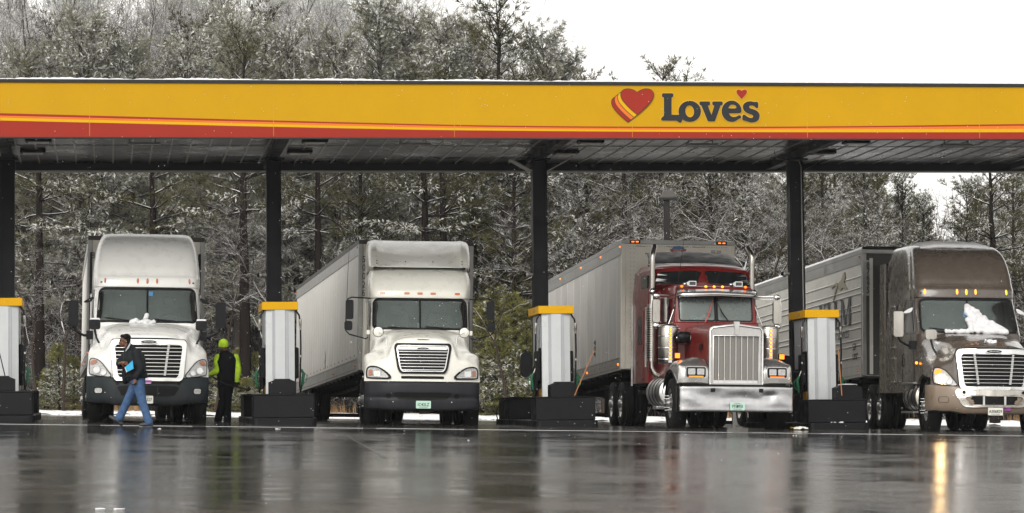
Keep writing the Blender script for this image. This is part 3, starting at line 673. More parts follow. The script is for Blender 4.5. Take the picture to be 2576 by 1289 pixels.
def chassis(root, v0, v1, axles, gw=0, tank=True, spikes=False, half=1.06, tk='steel'):
    mb = MB()
    for s in (-1, 1): mb.box(s*.38, s*.48, v0, v1, .62, .90)
    mb.box(-.38, .38, .9, 1.6, .45, .95); mb.box(-.9, .9, 1.18, 1.32, .42, .56); mb.box(-.5, .5, 2.3, 4.4, .35, .9)
    for a in axles: mb.box(-.9, .9, a-.08, a+.08, .44, .60); mb.ball((0, a, .52), .22, 8)
    mb.box(-1.05, 1.05, 2.5, 5.6, .72, .80); mb.box(-.9, .9, 5.6, v1, .9, .98)
    mb.build('chassis', M['under'], root)
    if tank:
        for s in (-1, 1):
            mb = MB(); mb.lathe([(0, .02), (0, .28), (.03, .32), (1.35, .32), (1.38, .28), (1.38, .02)], (s*.86, 2.45, .70), 'y', 28); t = mb.build('fuel_tank', M[tk], root)
            for q in (.3, .75, 1.15): mb = MB(); mb.lathe([(q, .322), (q, .332), (q+.05, .332), (q+.05, .322)], (s*.86, 2.45, .70), 'y', 28); mb.build('tank_strap', M['black'], t)
            for q in ((.95, .36), (.98, .98)): mb = MB(); mb.box(s*q[0], s*1.2, 2.45, 3.9, q[1], q[1]+.04); mb.build('step', M['alu'], root, bevel=.005)
    for s in (-1, 1):
        wheel(root, s*1.03, 1.25, .52, .28, s, spikes=spikes, gw=local_ground(root, s*1.03, 1.25))
        for a in axles: wheel(root, s*1.08, a, .51, .26, s, dual=True, gw=local_ground(root, s*1.05, a))
    for s in (-1, 1): mb = MB(); mb.box(s*.72, s*1.24, axles[-1]+.72, axles[-1]+.74, .18, .85); mb.build('mud_flap', M['rubber'], root)
def cab_body(root, rows, back, paint, ws, sw, frit=.03, kk=7, side_rows=None):
    """rows: (w, v_front, half_width). ws=(w0,w1,half_bottom,half_top) sw=(v0,v1,w0,w1)"""
    W = [r[0] for r in rows]; VFm = [r[1] for r in rows]; HW = [r[2] for r in rows]
    G = ([0, .5, .85, .97, 1.0], [0, .02, .10, .24, .5])
    def vf(w_): return float(np.interp(w_, W, VFm))
    def hw(w_): return float(np.interp(w_, W, HW))
    def fn(u, w_): return vf(w_)+float(np.interp(abs(u)/hw(w_), *G))
    ctrl = []
    for w_, f, h in rows:
        half = [(0, f, w_), (.5*h, f+.02, w_), (.85*h, min(back-.05, f+.10), w_), (.97*h, min(back-.03, f+.24), w_), (h, min(back-.02, f+.5), w_),
                (h*1.03, min(back-.01, max(f+.9, 3.6)), w_), (h*1.06, back, w_)]
        ctrl.append(mirror_row(half))
    P = surface(ctrl, kk, 9)
    w0, w1, hb, ht = ws
    def inside_ws(u, v, w_):
        if not (w0 < w_ < w1): return False
        lim = lerp(hb, ht, (w_-w0)/(w1-w0)); c = .08
        dz = min(w_-w0, w1-w_)
        if dz < c: lim -= c-math.sqrt(max(0, c*c-(c-dz)**2))
        return abs(u) < lim and v < vf(w_)+.26
    def inside_sw(u, v, w_):
        return sw and sw[2] < w_ < sw[3] and sw[0]+(w_-sw[2])*.5 < v < sw[1] and abs(u) > .9
    n, m = P.shape[:2]
    def cen(i, j): return (P[i, j]+P[i+1, j+1]+P[i+1, j]+P[i, j+1])/4
    wsf = lambda i, j: inside_ws(*cen(i, j)); swf = lambda i, j: inside_sw(*cen(i, j))
    mb = MB(); mb.grid(P.tolist(), 0, True, lambda i, j: not wsf(i, j) and not swf(i, j))
    mb.add([tuple(P[i, 0]) for i in range(n)]+[tuple(P[i, m-1]) for i in range(n)], [(i, i+1, n+i+1, n+i) for i in range(n-1)])
    body = mb.build('cab', paint, root, weld=True)
    mb = MB(); mb.grid((P+np.array([0, .012, 0])).tolist(), 0, True, wsf); mb.build('windshield', M['glass'], root)
    if sw:
        mb = MB(); mb.grid(P.tolist(), 0, True, swf); mb.build('side_window', M['darkglass'], root)
    out = rrect(-1, 1, w0, w1, .10, 6); out = [(u*lerp(hb, ht, (w_-w0)/(w1-w0)), w_) for u, w_ in out]
    dense = []
    for i in range(len(out)):
        a, b = out[i], out[(i+1) % len(out)]; k = max(1, int(math.hypot(a[0]-b[0], a[1]-b[1])/.08))
        for t in range(k): dense.append((lerp(a[0], b[0], t/k), lerp(a[1], b[1], t/k)))
    ctube('windshield_seal', dense, frit, fn, M['seal'], root, 0.0, True)
    mb = MB(); k = 8; mb.tube([(0, fn(0, lerp(w0, w1, t/k))-.004, lerp(w0, w1, t/k)) for t in range(k+1)], .017, 6); mb.build('windshield_bar', M['seal'], root)
    # inside of the cab
    mb = MB(); mb.box(-.98, .98, vf(w0)+.25, 4.6, w0-.9, w0-.86); mb.box(-1.0, 1.0, 4.4, 4.45, w0-.9, w1+.35); mb.box(-.98, .98, vf(w1)+.1, 4.4, w1+.12, w1+.15)
    for s in (-1, 1): mb.box(s*1.0, s*1.02, 3.6, 4.5, w0-.9, w1+.3)
    mb.build('interior', M['interior'], root)
    mb = MB(); f0 = vf(w0)
    mb.grid([[(u, f0+.10+.12*abs(u)**2, w0-.06) for u in np.linspace(-.95, .95, 9)], [(u, f0+.45, w0+.02) for u in np.linspace(-.95, .95, 9)], [(u, f0+.62, w0-.02) for u in np.linspace(-.95, .95, 9)], [(u, f0+.66, w0-.4) for u in np.linspace(-.95, .95, 9)]])
    mb.build('dashboard', M['dash'], root)
    mb = MB(); mb.tube([(.48+.21*math.cos(a), f0+.78+.08*math.sin(a), w0+.03+.17*math.sin(a)) for a in np.linspace(0, 2*math.pi, 21)], .014, 6, caps=False); mb.build('steering_wheel', M['black'], root)
    for s in (-1, 1):
        mb = MB(); mb.box(s*.48-.25, s*.48+.25, f0+1.45, f0+1.6, w0-.5, w0+.38); mb.box(s*.48-.13, s*.48+.13, f0+1.46, f0+1.56, w0+.40, w0+.58); mb.box(s*.48-.25, s*.48+.25, f0+1.0, f0+1.6, w0-.6, w0-.45); mb.build('seat', M['seatfab'], root, bevel=.04)
    return fn, vf, hw
def wiper(root, fn, p0, p1, w=.02):
    mb = MB(); (u0, w0), (u1, w1) = p0, p1
    mb.tube([(u0, fn(u0, w0)-.03, w0), (lerp(u0, u1, .5), fn(lerp(u0, u1, .5), lerp(w0, w1, .5))-.05, lerp(w0, w1, .5)), (u1, fn(u1, w1)-.035, w1)], .012, 6)
    mb.tube([(lerp(u0, u1, .25), fn(u1, w1)-.028, lerp(w0, w1, .25)-.012), (lerp(u0, u1, 1.15), fn(u1, w1)-.028, lerp(w0, w1, 1.15))], .009, 5)
    return mb.build('wiper', M['black'], root)
def snow_lump(name, pts, parent=None, seed=1, m=None):
    """pts: (x,y,z,r) blobs merged into one rough lump"""
    random.seed(seed); mbl = MB()
    for x, y, z, r in pts:
        vs0 = len(mbl.v); mbl.ball((x, y, z), r, 7)
        for i in range(vs0, len(mbl.v)):
            q = Vector(mbl.v[i]); d = (q-Vector((x, y, z))); mbl.v[i] = tuple(q+d*random.uniform(-.14, .16))
    o = mbl.build(name, m or M['snow'], parent, weld=True)
    rm = o.modifiers.new('r', 'REMESH'); rm.mode = 'VOXEL'; rm.voxel_size = .016; rm.use_smooth_shade = True; s_ = o.modifiers.new('s', 'SMOOTH'); s_.factor = .5; s_.iterations = 5
    return o
def clearance(root, fn, us, w_, off=.0, size=(.028, .075), m='amber', dropc=0.0, vertical=True):
    for u in us:
        mb = MB(); mb.ball((u, fn(u, w_)-off, w_), 1, 7, 0, (size[0], .03, size[1])); o = mb.build('roof_marker_light', M[m], root)

# ================================================================== ROUNDED HOOD TRUCK (first and fourth)
def fswp(u): return .42*(abs(u)/1.22)**3
def modern_truck(P, ang, label, paint, low, bump_m, kind):
    root = empty('semi_truck', P, label, 'truck', 'truck tractors parked at the pumps'); frame_on_ground(root, P, ang); bpy.context.view_layer.update()
    Uc = [[0, .35, .72, .86, 1.02, 1.17, 1.22]]*3+[[0, .37, .71, .87, 1.03, 1.18, 1.22], [0, .39, .73, .89, 1.04, 1.185, 1.215], [0, .42, .76, .92, 1.05, 1.19, 1.215], [0, .48, .82, .97, 1.07, 1.18, 1.21], [0, .55, .92, 1.03, 1.10, 1.16, 1.18]]
    Wc = [[.90]*7, [1.27, 1.27, 1.25, 1.20, 1.14, 1.06, 1.0], [1.70, 1.69, 1.60, 1.42, 1.34, 1.22, 1.10], [1.82, 1.81, 1.72, 1.53, 1.47, 1.34, 1.10], [1.91, 1.90, 1.82, 1.64, 1.57, 1.42, 1.13], [1.97, 1.96, 1.88, 1.73, 1.62, 1.46, 1.17], [2.02, 2.01, 1.93, 1.80, 1.66, 1.44, 1.08], [2.07, 2.06, 2.00, 1.88, 1.70, 1.40, .85]]
    Vc = [.05, .06, .11, .45, .9, 1.3, 1.78, 2.34]; K = [1, 1, 1, .7, .35, .1, 0, 0]
    ctrl = [mirror_row([(u, v+k*fswp(u), w_) for u, w_ in zip(us, ws)]) for us, ws, v, k in zip(Uc, Wc, Vc, K)]
    Ph = surface(ctrl, 6, 6); mb = MB(); mb.grid(Ph.tolist()); hood = mb.build('hood', paint, root)
    mb = MB(); mb.box(-1.0, 1.0, .5, 2.3, .75, .9); mb.box(-.9, .9, .45, .5, .5, 1.1)
    for s in (-1, 1): mb.lathe([(0, .60), (.0, .64), (-s*.26, .64), (-s*.26, .60)], (s*1.2, 1.27, .52), 'x', 30)
    mb.build('inner_arch', M['under'], root)
    face = lambda u, w_: .05+fswp(u)+float(np.interp(w_, [.9, 1.27, 1.7], [0, .01, .06]))
    # grille
    def trap(h1, h0, w0, w1, r): return [(u*lerp(h0, h1, (w_-w0)/(w1-w0)), w_) for u, w_ in rrect(-1, 1, w0, w1, r, 6)]
    chm = M['chrome'] if kind == 'brown' else mat('bright_grille_surround', (.80, .80, .78), .2, .35, coat=.5)
    conform('grille_backing', [trap(.78, .71, .84, 1.70, .12)], .02, lambda u, w_: face(u, w_)-.012, M['under'], root)
    gr = conform('grille_surround', [trap(.775, .70, .85, 1.69, .13), trap(.685, .60, .92, 1.575, .09)], .05, lambda u, w_: face(u, w_)-.03, chm, root)
    mb = MB()
    for k in range(8):
        w_ = 1.515-k*.075; h = lerp(.61, .68, (w_-.92)/.65)
        mb.tube([(u, face(u, w_)-.05-.01*(1-abs(u)), w_) for u in np.linspace(-h, h, 9)], .0085, 6)
    mb.build('grille_bar', chm, root)
    mb = MB()
    for s in ((-1, 1) if kind == 'brown' else (1,)):
        for k in range(16):
            t = k/16; u = s*lerp(.40, .325, t); w_ = 1.56-t*.62; mb.box(u-.022, u+.022, face(u, w_)-.075, face(u, w_)-.05, w_-.016, w_+.016)
    mb.build('bug_screen_strut', M['alu'], root)
    emblem(root, 0, 1.635, lambda u, w_: face(u, w_)-.085)
    ctube('hood_gap', [(u, 1.712-.05*(abs(u)/.8)**4) for u in np.linspace(-.74, .74, 13)], .010, lambda u, w_: face(u, w_)-.018, M['seal'], root)
    # headlights
    for s in (-1, 1):
        lo = smooth_outline([(1.165*s, 1.24), (1.11*s, 1.29), (.98*s, 1.24), (.85*s, 1.09), (.755*s, .945), (.93*s, .945), (1.12*s, .975), (1.17*s, 1.02)], 4)
        hf = lambda u, w_: face(u, w_)-.006+.55*max(0, w_-1.05)*max(0, abs(u)-.85)
        a = conform('headlight_rim', [grow(lo, .018)], .03, hf, M['seal'], root)
        b = conform('headlight', [lo], .045, hf, M['lens'], root)
        for (cu, cw, r) in ((1.045, 1.07, .085), (.90, 1.02, .062)):
            p = ell(cu*s, cw, r, r, 0, 20)
            conform('lamp_bowl', [p], .006, lambda u, w_: hf(u, w_)-.05, M['headlit'] if (kind == 'brown' and s < 0 and cu > 1) else M['chrome'], b)
            conform('lamp_ring', [p, ell(cu*s, cw, r*.78, r*.78, 0, 20)], .01, lambda u, w_: hf(u, w_)-.052, M['alu'], b)
        conform('turn_signal', [smooth_outline([(1.155*s, 1.22), (1.10*s, 1.27), (1.03*s, 1.25), (1.06*s, 1.19), (1.15*s, 1.17)], 4)], .008, lambda u, w_: hf(u, w_)-.048, M['orangelit'] if (kind == 'brown' and s < 0) else M['amberdull'], b)
    # bumper
    U = list(np.linspace(-1.225, 1.225, 25)); prof = [(.10, .0), (.03, -.01), (.0, -.06), (-.02, -.22), (-.01, -.40), (.03, -.50), (.10, -.545), (.35, -.55)]
    def top(u): return .90+.045*min(1, max(0, (abs(u)-.62)/.2))
    rowsb = []
    for v, dw in prof:
        rowsb.append([(-1.235, 1.0, top(1)+dw*.9)]+[(u, v+fswp(u)*1.02, top(u)+dw*(1 if abs(u) < 1.1 else .97)) for u in U]+[(1.235, 1.0, top(1)+dw*.9)])
    mb = MB(); mb.grid(surface(rowsb, 4, 1).tolist()); bp = mb.build('bumper', bump_m, root)
    bf = lambda u, w_: fswp(u)*1.02+float(np.interp(w_, [.35, .40, .50, .68, .84, .9], [.10, .03, -.01, -.02, 0, .05]))
    if kind == 'white':
        conform('bumper_intake', [smooth_outline([(-.58, .74), (0, .755), (.58, .74), (.56, .62), (.47, .55), (0, .54), (-.47, .55), (-.56, .62)], 4)], .012, bf, M['under'], root)
        conform('upper_intake', [smooth_outline([(-.66, .885), (0, .89), (.66, .885), (.6, .81), (0, .80), (-.6, .81)], 4)], .012, bf, M['under'], root)
        for u in (-.19, .19): mb = MB(); mb.box(u-.01, u+.01, -.045, .0, .55, .74); mb.build('intake_strut', bump_m, root)
        for s in (-1, 1):
            conform('tow_hook_hole', [ell(s*.615, .80, .035, .035, 0, 16)], .01, bf, M['under'], root)
            a = conform('fog_light_rim', [rrect(min(s*.90, s*1.09), max(s*.90, s*1.09), .585, .715, .04, 4)], .012, bf, M['under'], root)
            conform('fog_light', [rrect(min(s*.92, s*1.065), max(s*.92, s*1.065), .60, .70, .035, 4)], .02, bf, M['lens'], a)
        plate(root, -.05, .475, -.03, '1688327', None, M['plate'], top='INDIANA')
        mb = MB(); mb.box(-.065, .065, -.045, -.03, .795, .865); t = mb.build('purple_tag', M['purple'], root); mb = MB(); mb.box(-.05, .05, -.048, -.045, .80, .815); mb.build('tag_print', M['plate'], t)
    else:
        o1 = smooth_outline([(-.74, .865), (0, .87), (.74, .865), (.70, .62), (.56, .50), (0, .49), (-.56, .50), (-.70, .62)], 4)
        i1 = smooth_outline([(-.56, .71), (0, .72), (.56, .71), (.53, .60), (.46, .55), (0, .545), (-.46, .55), (-.53, .60)], 4)
        conform('lower_grille_backing', [o1], .01, bf, M['under'], root)
        conform('lower_grille_surround', [o1, i1], .03, lambda u, w_: bf(u, w_)-.008, M['steel'], root)
        for u in (-.22, .22): mb = MB(); mb.box(u-.02, u+.02, -.05, -.02, .54, .72); mb.build('lower_grille_strut', M['alu'], root)
        for s in (-1, 1):
            conform('tow_hook_hole', [ell(s*.62, .80, .035, .035, 0, 16)], .006, lambda u, w_: bf(u, w_)-.04, M['under'], root)
            lo = rrect(min(s*.90, s*1.10), max(s*.90, s*1.10), .58, .71, .05, 4)
            conform('fog_recess', [lo, grow(lo, -.012)], .012, bf, M['brown'], root)
        plate(root, .02, .41, -.03, 'A306829', 'APPORTIONED', M['plate'], top=None)
        mb = MB(); mb.box(.22, .34, -.01, .0, .43, .49); mb.build('purple_tag', M['purple'], root)
    # cab
    rows = [(.80, 2.30, 1.12), (1.6, 2.30, 1.13), (2.0, 2.27, 1.13), (2.10, 2.31, 1.12), (2.45, 2.56, 1.10), (2.80, 2.81, 1.085), (2.85, 2.79, 1.09), (3.02, 2.83, 1.095), (3.11, 2.92, 1.09), (3.30, 3.02, 1.08), (3.6, 3.24, 1.045), (3.82, 3.52, 1.00), (3.98, 3.95, .94), (4.04, 4.4, .88), (4.06, 5.0, .84), (4.06, 6.0, .82)]
    fn, vf, hw = cab_body(root, rows, 6.1, paint, (2.09, 2.80, 1.03, .985), (2.76, 3.72, 2.10, 2.72))
    wiper(root, fn, (-.25, 2.10), (-.80, 2.17)); wiper(root, fn, (.72, 2.10), (.2, 2.15))
    clearance(root, fn, (-.88, -.20, 0, .20, .88), 2.955, .0, (.026, .07), 'amber' if kind == 'white' else 'amberlit')
    if kind == 'brown':
        pass
    # raised panel outline on the roof fairing
    loop = [(-.66, 3.86), (-.64, 3.6), (-.54, 3.42), (-.36, 3.34), (0, 3.33), (.36, 3.34), (.54, 3.42), (.64, 3.6), (.66, 3.86)]
    lp = catmull([(a, b, 0) for a, b in loop], 5)[:, :2]
    ctube('roof_panel_crease', [tuple(p) for p in lp], .008, fn, paint, root, -.002)
    ctube('roof_seam', [(u, 3.10) for u in np.linspace(-1.0, 1.0, 13)], .006, fn, M['seal'] if kind == 'none' else paint, root, .0)
    # blue pass on the glass
    mb = MB(); mb.box(.03, .12, fn(0, 2.68)-.006, fn(0, 2.68)-.003, 2.65, 2.74) if kind == 'white' else mb.box(-.12, -.03, fn(0, 2.46)-.006, fn(0, 2.46)-.003, 2.42, 2.52); mb.build('windshield_sticker', M['bluelogo'], root)
    # doors, handles, side details (left side faces the viewer)
    for s in (-1, 1):
        mb = MB(); x = s*1.165
        def line(pts, r=.006): mb.tube([(x_+s*.004, v, w_) for x_, v, w_ in pts], r, 5)
        line([(s*1.125, 2.78, .95), (s*1.128, 2.80, 1.9), (s*1.115, 3.0, 2.35), (s*1.10, 3.15, 2.78), (s*1.115, 3.8, 2.80), (s*1.145, 3.92, 2.6), (s*1.165, 3.95, 1.0)])
        mb.build('door_gap', M['seal'], root)
        mb = MB(); mb.tube([(s*1.15, 3.82, 1.35), (s*1.19, 3.82, 1.4), (s*1.19, 3.82, 1.62), (s*1.15, 3.82, 1.66)], .012, 6); mb.build('door_handle', M['black'], root)
        mb = MB(); mb.prism(rrect(4.75, 5.15, 1.75, 2.75, .06, 4), lambda a, b, d: (s*d, a, b), 1.16, 1.192); v = mb.build('sleeper_panel', paint, root, bevel=.01)
        mb = MB(); mb.prism(rrect(4.86, 5.04, 1.95, 2.6, .05, 4), lambda a, b, d: (s*d, a, b), 1.18, 1.197); mb.build('sleeper_window', M['darkglass'], v)
        mb = MB(); mb.prism(rrect(4.7, 5.2, 1.0, 1.6, .05, 4), lambda a, b, d: (s*d, a, b), 1.16, 1.196); h_ = mb.build('storage_door', paint, root, bevel=.01)
        mb = MB()
        for w_ in (1.04, 1.56, 2.70, 1.80): mb.box(s*1.19, s*1.206, 4.75, 5.15, w_, w_+.02)
        mb.build('panel_highlight_strip', M['alu'] if kind == 'brown' else paint, root)
        # roof fairing side window
        mb = MB(); mb.add([(s*1.085, 4.4, 3.15), (s*1.075, 4.75, 3.55), (s*1.03, 4.85, 3.72), (s*1.035, 4.65, 3.74), (s*1.06, 4.45, 3.55)], [(0, 1, 2, 3, 4)]); mb.build('fairing_window', M['darkglass'], root, solid=.03)
        mb = MB(); mb.box(s*1.17, s*1.22, 5.9, 6.5, .8, 3.7); mb.build('side_extender', M['black'] if kind == 'white' else paint, root, bevel=.01)
        mb = MB(); mb.ball((s*1.215, 2.05, 1.42), .03, 8); mb.build('side_marker', M['amber'] if kind == 'white' else M['amberlit'], root)
        # big mirrors
        mx = s*1.53; mm = M['black']
        mb = MB(); mb.prism(rrect(mx-.105, mx+.105, 1.98, 2.52, .05, 5), lambda a, b, d: (a, d, b), 2.42, 2.56); o = mb.build('mirror', M['steel'] if kind == 'brown' and s < 0 else mm, root, bevel=.03)
        mb = MB(); mb.tube([(mx+s*.0, 2.5, 1.98), (mx-s*.06, 2.52, 1.88), (mx-s*.22, 2.56, 1.80), (s*1.16, 2.62, 1.80)], [.022, .024, .028, .045], 8); mb.box(s*1.12, s*1.26, 2.56, 2.72, 1.72, 1.9); mb.build('mirror_arm', mm, o, bevel=.02)
        # mirror on the hood
        mb = MB(); hm = s*1.085; mb.prism(rrect(hm-.115, hm+.115, 1.90, 2.10, .05, 5), lambda a, b, d: (a, d, b), 1.12, 1.24); o = mb.build('hood_mirror', M['steel'] if kind == 'brown' else mm, root, bevel=.03)
        mb = MB(); mb.tube([(hm, 1.16, 1.90), (hm-s*.04, 1.14, 1.72), (hm-s*.13, 1.08, 1.56), (hm-s*.16, 1.05, 1.50)], [.028, .022, .024, .045], 8); mb.box(hm-s*.10, hm-s*.19, .98, 1.08, 1.42, 1.60); mb.build('mirror_arm', mm, o, bevel=.02)
        if kind == 'white':
            sn = snow_lump('mirror_snow', [(hm+t, 1.18, 2.105, .035) for t in (-.07, -.03, .01, .05, .08)], root, 4+s); 
        # door mirror over the window
        mb = MB(); mb.prism(smooth_outline([(s*1.12, 2.62), (s*1.20, 2.60), (s*1.32, 2.52), (s*1.28, 2.50), (s*1.16, 2.53)], 4), lambda a, b, d: (a, d, b), 3.0, 3.1); mb.build('look_down_mirror', mm if kind == 'white' else M['chrome'], root)
    chassis(root, .3, 8.6, (6.6, 7.9), spikes=(kind == 'brown'))
    return root, fn, face
T1 = at(371, 1000, 59.7); T1.z = 0
t1, fn1, face1 = modern_truck(T1, R(8.0), 'white rounded-hood semi truck with black mirrors and dark grey bumper, leftmost of the four trucks', M['white'], M['slate'], M['slate'], 'white')
T4 = at(2498, 1000, 60.7); T4.z = 0
t4, fn4, face4 = modern_truck(T4, R(3.0), 'brown rounded-hood semi truck with chrome grille and a lit headlight, at the right edge', M['brown'], M['brownlow'], M['brownlow'], 'brown')
# snow on these two
def snow_on(root, pts, seed, label):
    o = snow_lump('snow_pile', pts, None, seed); o.matrix_world = root.matrix_world.copy(); return tag(o, label, 'snow', 'snow left on the trucks')
random.seed(5)
pts = [(random.uniform(-.34, .16), fn1(0, 2.1)-.05+random.uniform(-.04, .03), 2.08+random.uniform(-.01, .05), random.uniform(.025, .05)) for _ in range(26)]+[(-.05+.02*k, fn1(0, 2.15)-.02+.03*k, 2.12+.055*k, .055) for k in range(3)]
snow_on(t1, pts, 8, 'small clump of snow at the foot of the white truck windshield, above the grille')
pts = []
for k in range(210):
    t = random.random(); u = lerp(-.05, .74, t); top_ = float(np.interp(t, [0, .06, .25, .5, .8, 1], [.52, .58, .48, .30, .14, .02])); h = random.random()**.8*top_
    pts.append((u+random.uniform(-.02, .02), fn4(u, 2.10+h)-.06-.05*(1-h/(top_+.01))+random.uniform(-.02, .02), 2.08+h, random.uniform(.042, .068)))
for k in range(40): u = random.uniform(-.55, -.05); pts.append((u, fn4(u, 2.1)-.08, 2.08+random.random()*.05, random.uniform(.028, .045)))
snow_on(t4, pts, 9, 'big heap of snow against the brown truck windshield')
pts = [(random.uniform(-.13, .12), .35+random.uniform(-.04, .05), 1.80+random.uniform(0, .07), random.uniform(.02, .035)) for _ in range(24)]
snow_on(t4, pts, 10, 'small clump of snow on the brown truck hood above the emblem')
# snow sheet on the roof of the brown truck
mb = MB(); random.seed(21); G_ = []
for v in np.linspace(3.85, 6.05, 14):
    row = []
    for u in np.linspace(-.93, .93, 23):
        e = 1-(abs(u)/.95)**6; row.append((u, v+.12*abs(u)**2, 3.965+.105*min(1, (v-3.8)/.9)+.085*e*min(1, (v-3.75)/.25)+random.uniform(-.008, .010)-.10*(abs(u)/.93)**4))
    G_.append(row)
mb.grid(G_); o = mb.build('roof_snow', M['snow'], None, solid=.05); o.matrix_world = t4.matrix_world.copy(); tag(o, 'thick sheet of snow lying on the brown truck roof', 'snow', 'snow left on the trucks')

# ================================================================== SECOND TRUCK
def columbia(P, ang):
    root = empty('semi_truck', P, 'off-white semi truck with oval grille, charcoal bumper, round hood mirrors and a roof air deflector', 'truck', 'truck tractors parked at the pumps'); frame_on_ground(root, P, ang); bpy.context.view_layer.update()
    paint = M['cream']
    fs = lambda u: .36*(abs(u)/1.2)**3
    Uc = [[0, .33, .60, .74, .95, 1.14, 1.19]]*3+[[0, .33, .58, .74, .96, 1.15, 1.2], [0, .35, .58, .76, .98, 1.17, 1.21], [0, .38, .62, .80, .99, 1.18, 1.21], [0, .44, .74, .90, 1.0, 1.14, 1.18], [0, .52, .90, .98, 1.02, 1.08, 1.10]]
    Wc = [[.89]*7, [1.26, 1.26, 1.24, 1.21, 1.15, 1.05, .98], [1.72, 1.71, 1.62, 1.37, 1.31, 1.20, 1.02], [1.82, 1.81, 1.72, 1.47, 1.42, 1.32, 1.06], [1.88, 1.87, 1.77, 1.54, 1.50, 1.41, 1.12], [1.93, 1.92, 1.82, 1.62, 1.52, 1.42, 1.16], [1.97, 1.96, 1.90, 1.76, 1.60, 1.34, 1.02], [2.01, 2.0, 1.94, 1.84, 1.66, 1.3, .85]]
    Vc = [.08, .09, .15, .48, .9, 1.3, 1.75, 2.27]; K = [1, 1, 1, .7, .35, .1, 0, 0]
    ctrl = [mirror_row([(u, v+k*fs(u), w_) for u, w_ in zip(us, ws)]) for us, ws, v, k in zip(Uc, Wc, Vc, K)]
    mb = MB(); mb.grid(surface(ctrl, 6, 6).tolist()); mb.build('hood', paint, root)
    mb = MB(); mb.box(-1.0, 1.0, .5, 2.3, .75, .88); mb.box(-.9, .9, .45, .5, .5, 1.1)
    for s in (-1, 1): mb.lathe([(0, .60), (.0, .64), (-s*.26, .64), (-s*.26, .60)], (s*1.19, 1.27, .52), 'x', 30)
    mb.build('inner_arch', M['under'], root)
    face = lambda u, w_: .08+fs(u)+float(np.interp(w_, [.89, 1.26, 1.72], [0, .01, .07]))
    def trap(h1, h0, w0, w1, r): return [(u*lerp(h0, h1, (w_-w0)/(w1-w0)), w_) for u, w_ in rrect(-1, 1, w0, w1, r, 6)]
    conform('grille_backing', [trap(.61, .50, 1.05, 1.675, .14)], .02, lambda u, w_: face(u, w_)-.015, M['black'], root)
    conform('grille_surround', [trap(.55, .46, 1.09, 1.63, .12), trap(.53, .44, 1.11, 1.61, .11)], .03, lambda u, w_: face(u, w_)-.03, M['chrome'], root)
    conform('grille_header', [trap(.52, .50, 1.54, 1.605, .03)], .02, lambda u, w_: face(u, w_)-.03, paint, root)
    mb = MB()
    for k in range(7):
        w_ = 1.50-k*.062; h = lerp(.45, .52, (w_-1.1)/.5); mb.tube([(u, face(u, w_)-.045-.012*(1-abs(u)), w_) for u in np.linspace(-h, h, 9)], .0095, 6)
    mb.build('grille_bar', mat('bright_bar', (.8, .8, .8), .2, .4), root)
    emblem(root, 0, 1.565, lambda u, w_: face(u, w_)-.05, wd=.27, ht=.06)
    conform('air_slot', [rrect(-.44, .44, .945, 1.0, .02, 3)], .008, lambda u, w_: face(u, w_)-.002, M['under'], root)
    mb = MB(); mb.box(-.12, .12, .13, .2, 1.755, 1.775); mb.build('hood_handle', paint, root, bevel=.006)
    for s in (-1, 1):
        lo = smooth_outline([(1.13*s, 1.14), (1.06*s, 1.185), (.92*s, 1.17), (.76*s, 1.08), (.66*s, .965), (.85*s, .955), (1.10*s, .965), (1.14*s, 1.0)], 4)
        hf = lambda u, w_: face(u, w_)-.005+.5*max(0, w_-1.05)*max(0, abs(u)-.9)
        conform('headlight_rim', [grow(lo, .018)], .03, hf, M['black'], root)
        li = smooth_outline([(1.12*s, 1.13), (1.05*s, 1.175), (.92*s, 1.16), (.79*s, 1.08), (.70*s, .975), (.86*s, .965), (1.09*s, .97), (1.125*s, 1.0)], 4)
        b = conform('headlight', [li], .042, hf, M['lens'], root)
        conform('lamp_bowl', [rrect(min(s*.86, s*1.0), max(s*.86, s*1.0), .99, 1.12, .03, 3)], .006, lambda u, w_: hf(u, w_)-.044, M['chrome'], b)
        conform('turn_signal', [rrect(min(s*1.03, s*1.105), max(s*1.03, s*1.105), 1.0, 1.12, .02, 3)], .006, lambda u, w_: hf(u, w_)-.044, M['amberdull'], b)
    # bumper
    U = list(np.linspace(-1.16, 1.16, 25)); prof = [(.12, .87), (.03, .865), (.0, .83), (-.015, .66), (.015, .56), (.0, .50), (.02, .36), (.08, .32), (.3, .31)]
    rowsb = [[(-1.175, .85, w_)]+[(u, v+fs(u)*.8, w_-.03*(1-abs(u))*(w_ < .4)) for u in U]+[(1.175, .85, w_)] for v, w_ in prof]
    mb = MB(); mb.grid(surface(rowsb, 4, 1).tolist()); mb.build('bumper', M['charcoal'], root)
    bf = lambda u, w_: fs(u)*.8+float(np.interp(w_, [.32, .36, .5, .56, .66, .83, .87], [.08, .02, 0, .015, -.015, 0, .04]))
    conform('bumper_intake', [smooth_outline([(-.56, .66), (0, .665), (.56, .66), (.53, .56), (.44, .525), (0, .52), (-.44, .525), (-.53, .56)], 4)], .012, bf, M['under'], root)
    for s in (-1, 1):
        conform('bumper_hole', [ell(s*.70, .59, .055, .055, 0, 18)], .012, bf, M['under'], root)
        mb = MB(); mb.cyl((s*.60, bf(.6, .47)-.012, .47), (s*.60, bf(.6, .47)+.01, .47), .012, 8); mb.build('bolt', M['alu'], root)
    plate(root, .02, .415, -.02, 'IC42LZ', 'APPORTIONED', M['plateg'], sz=.09)
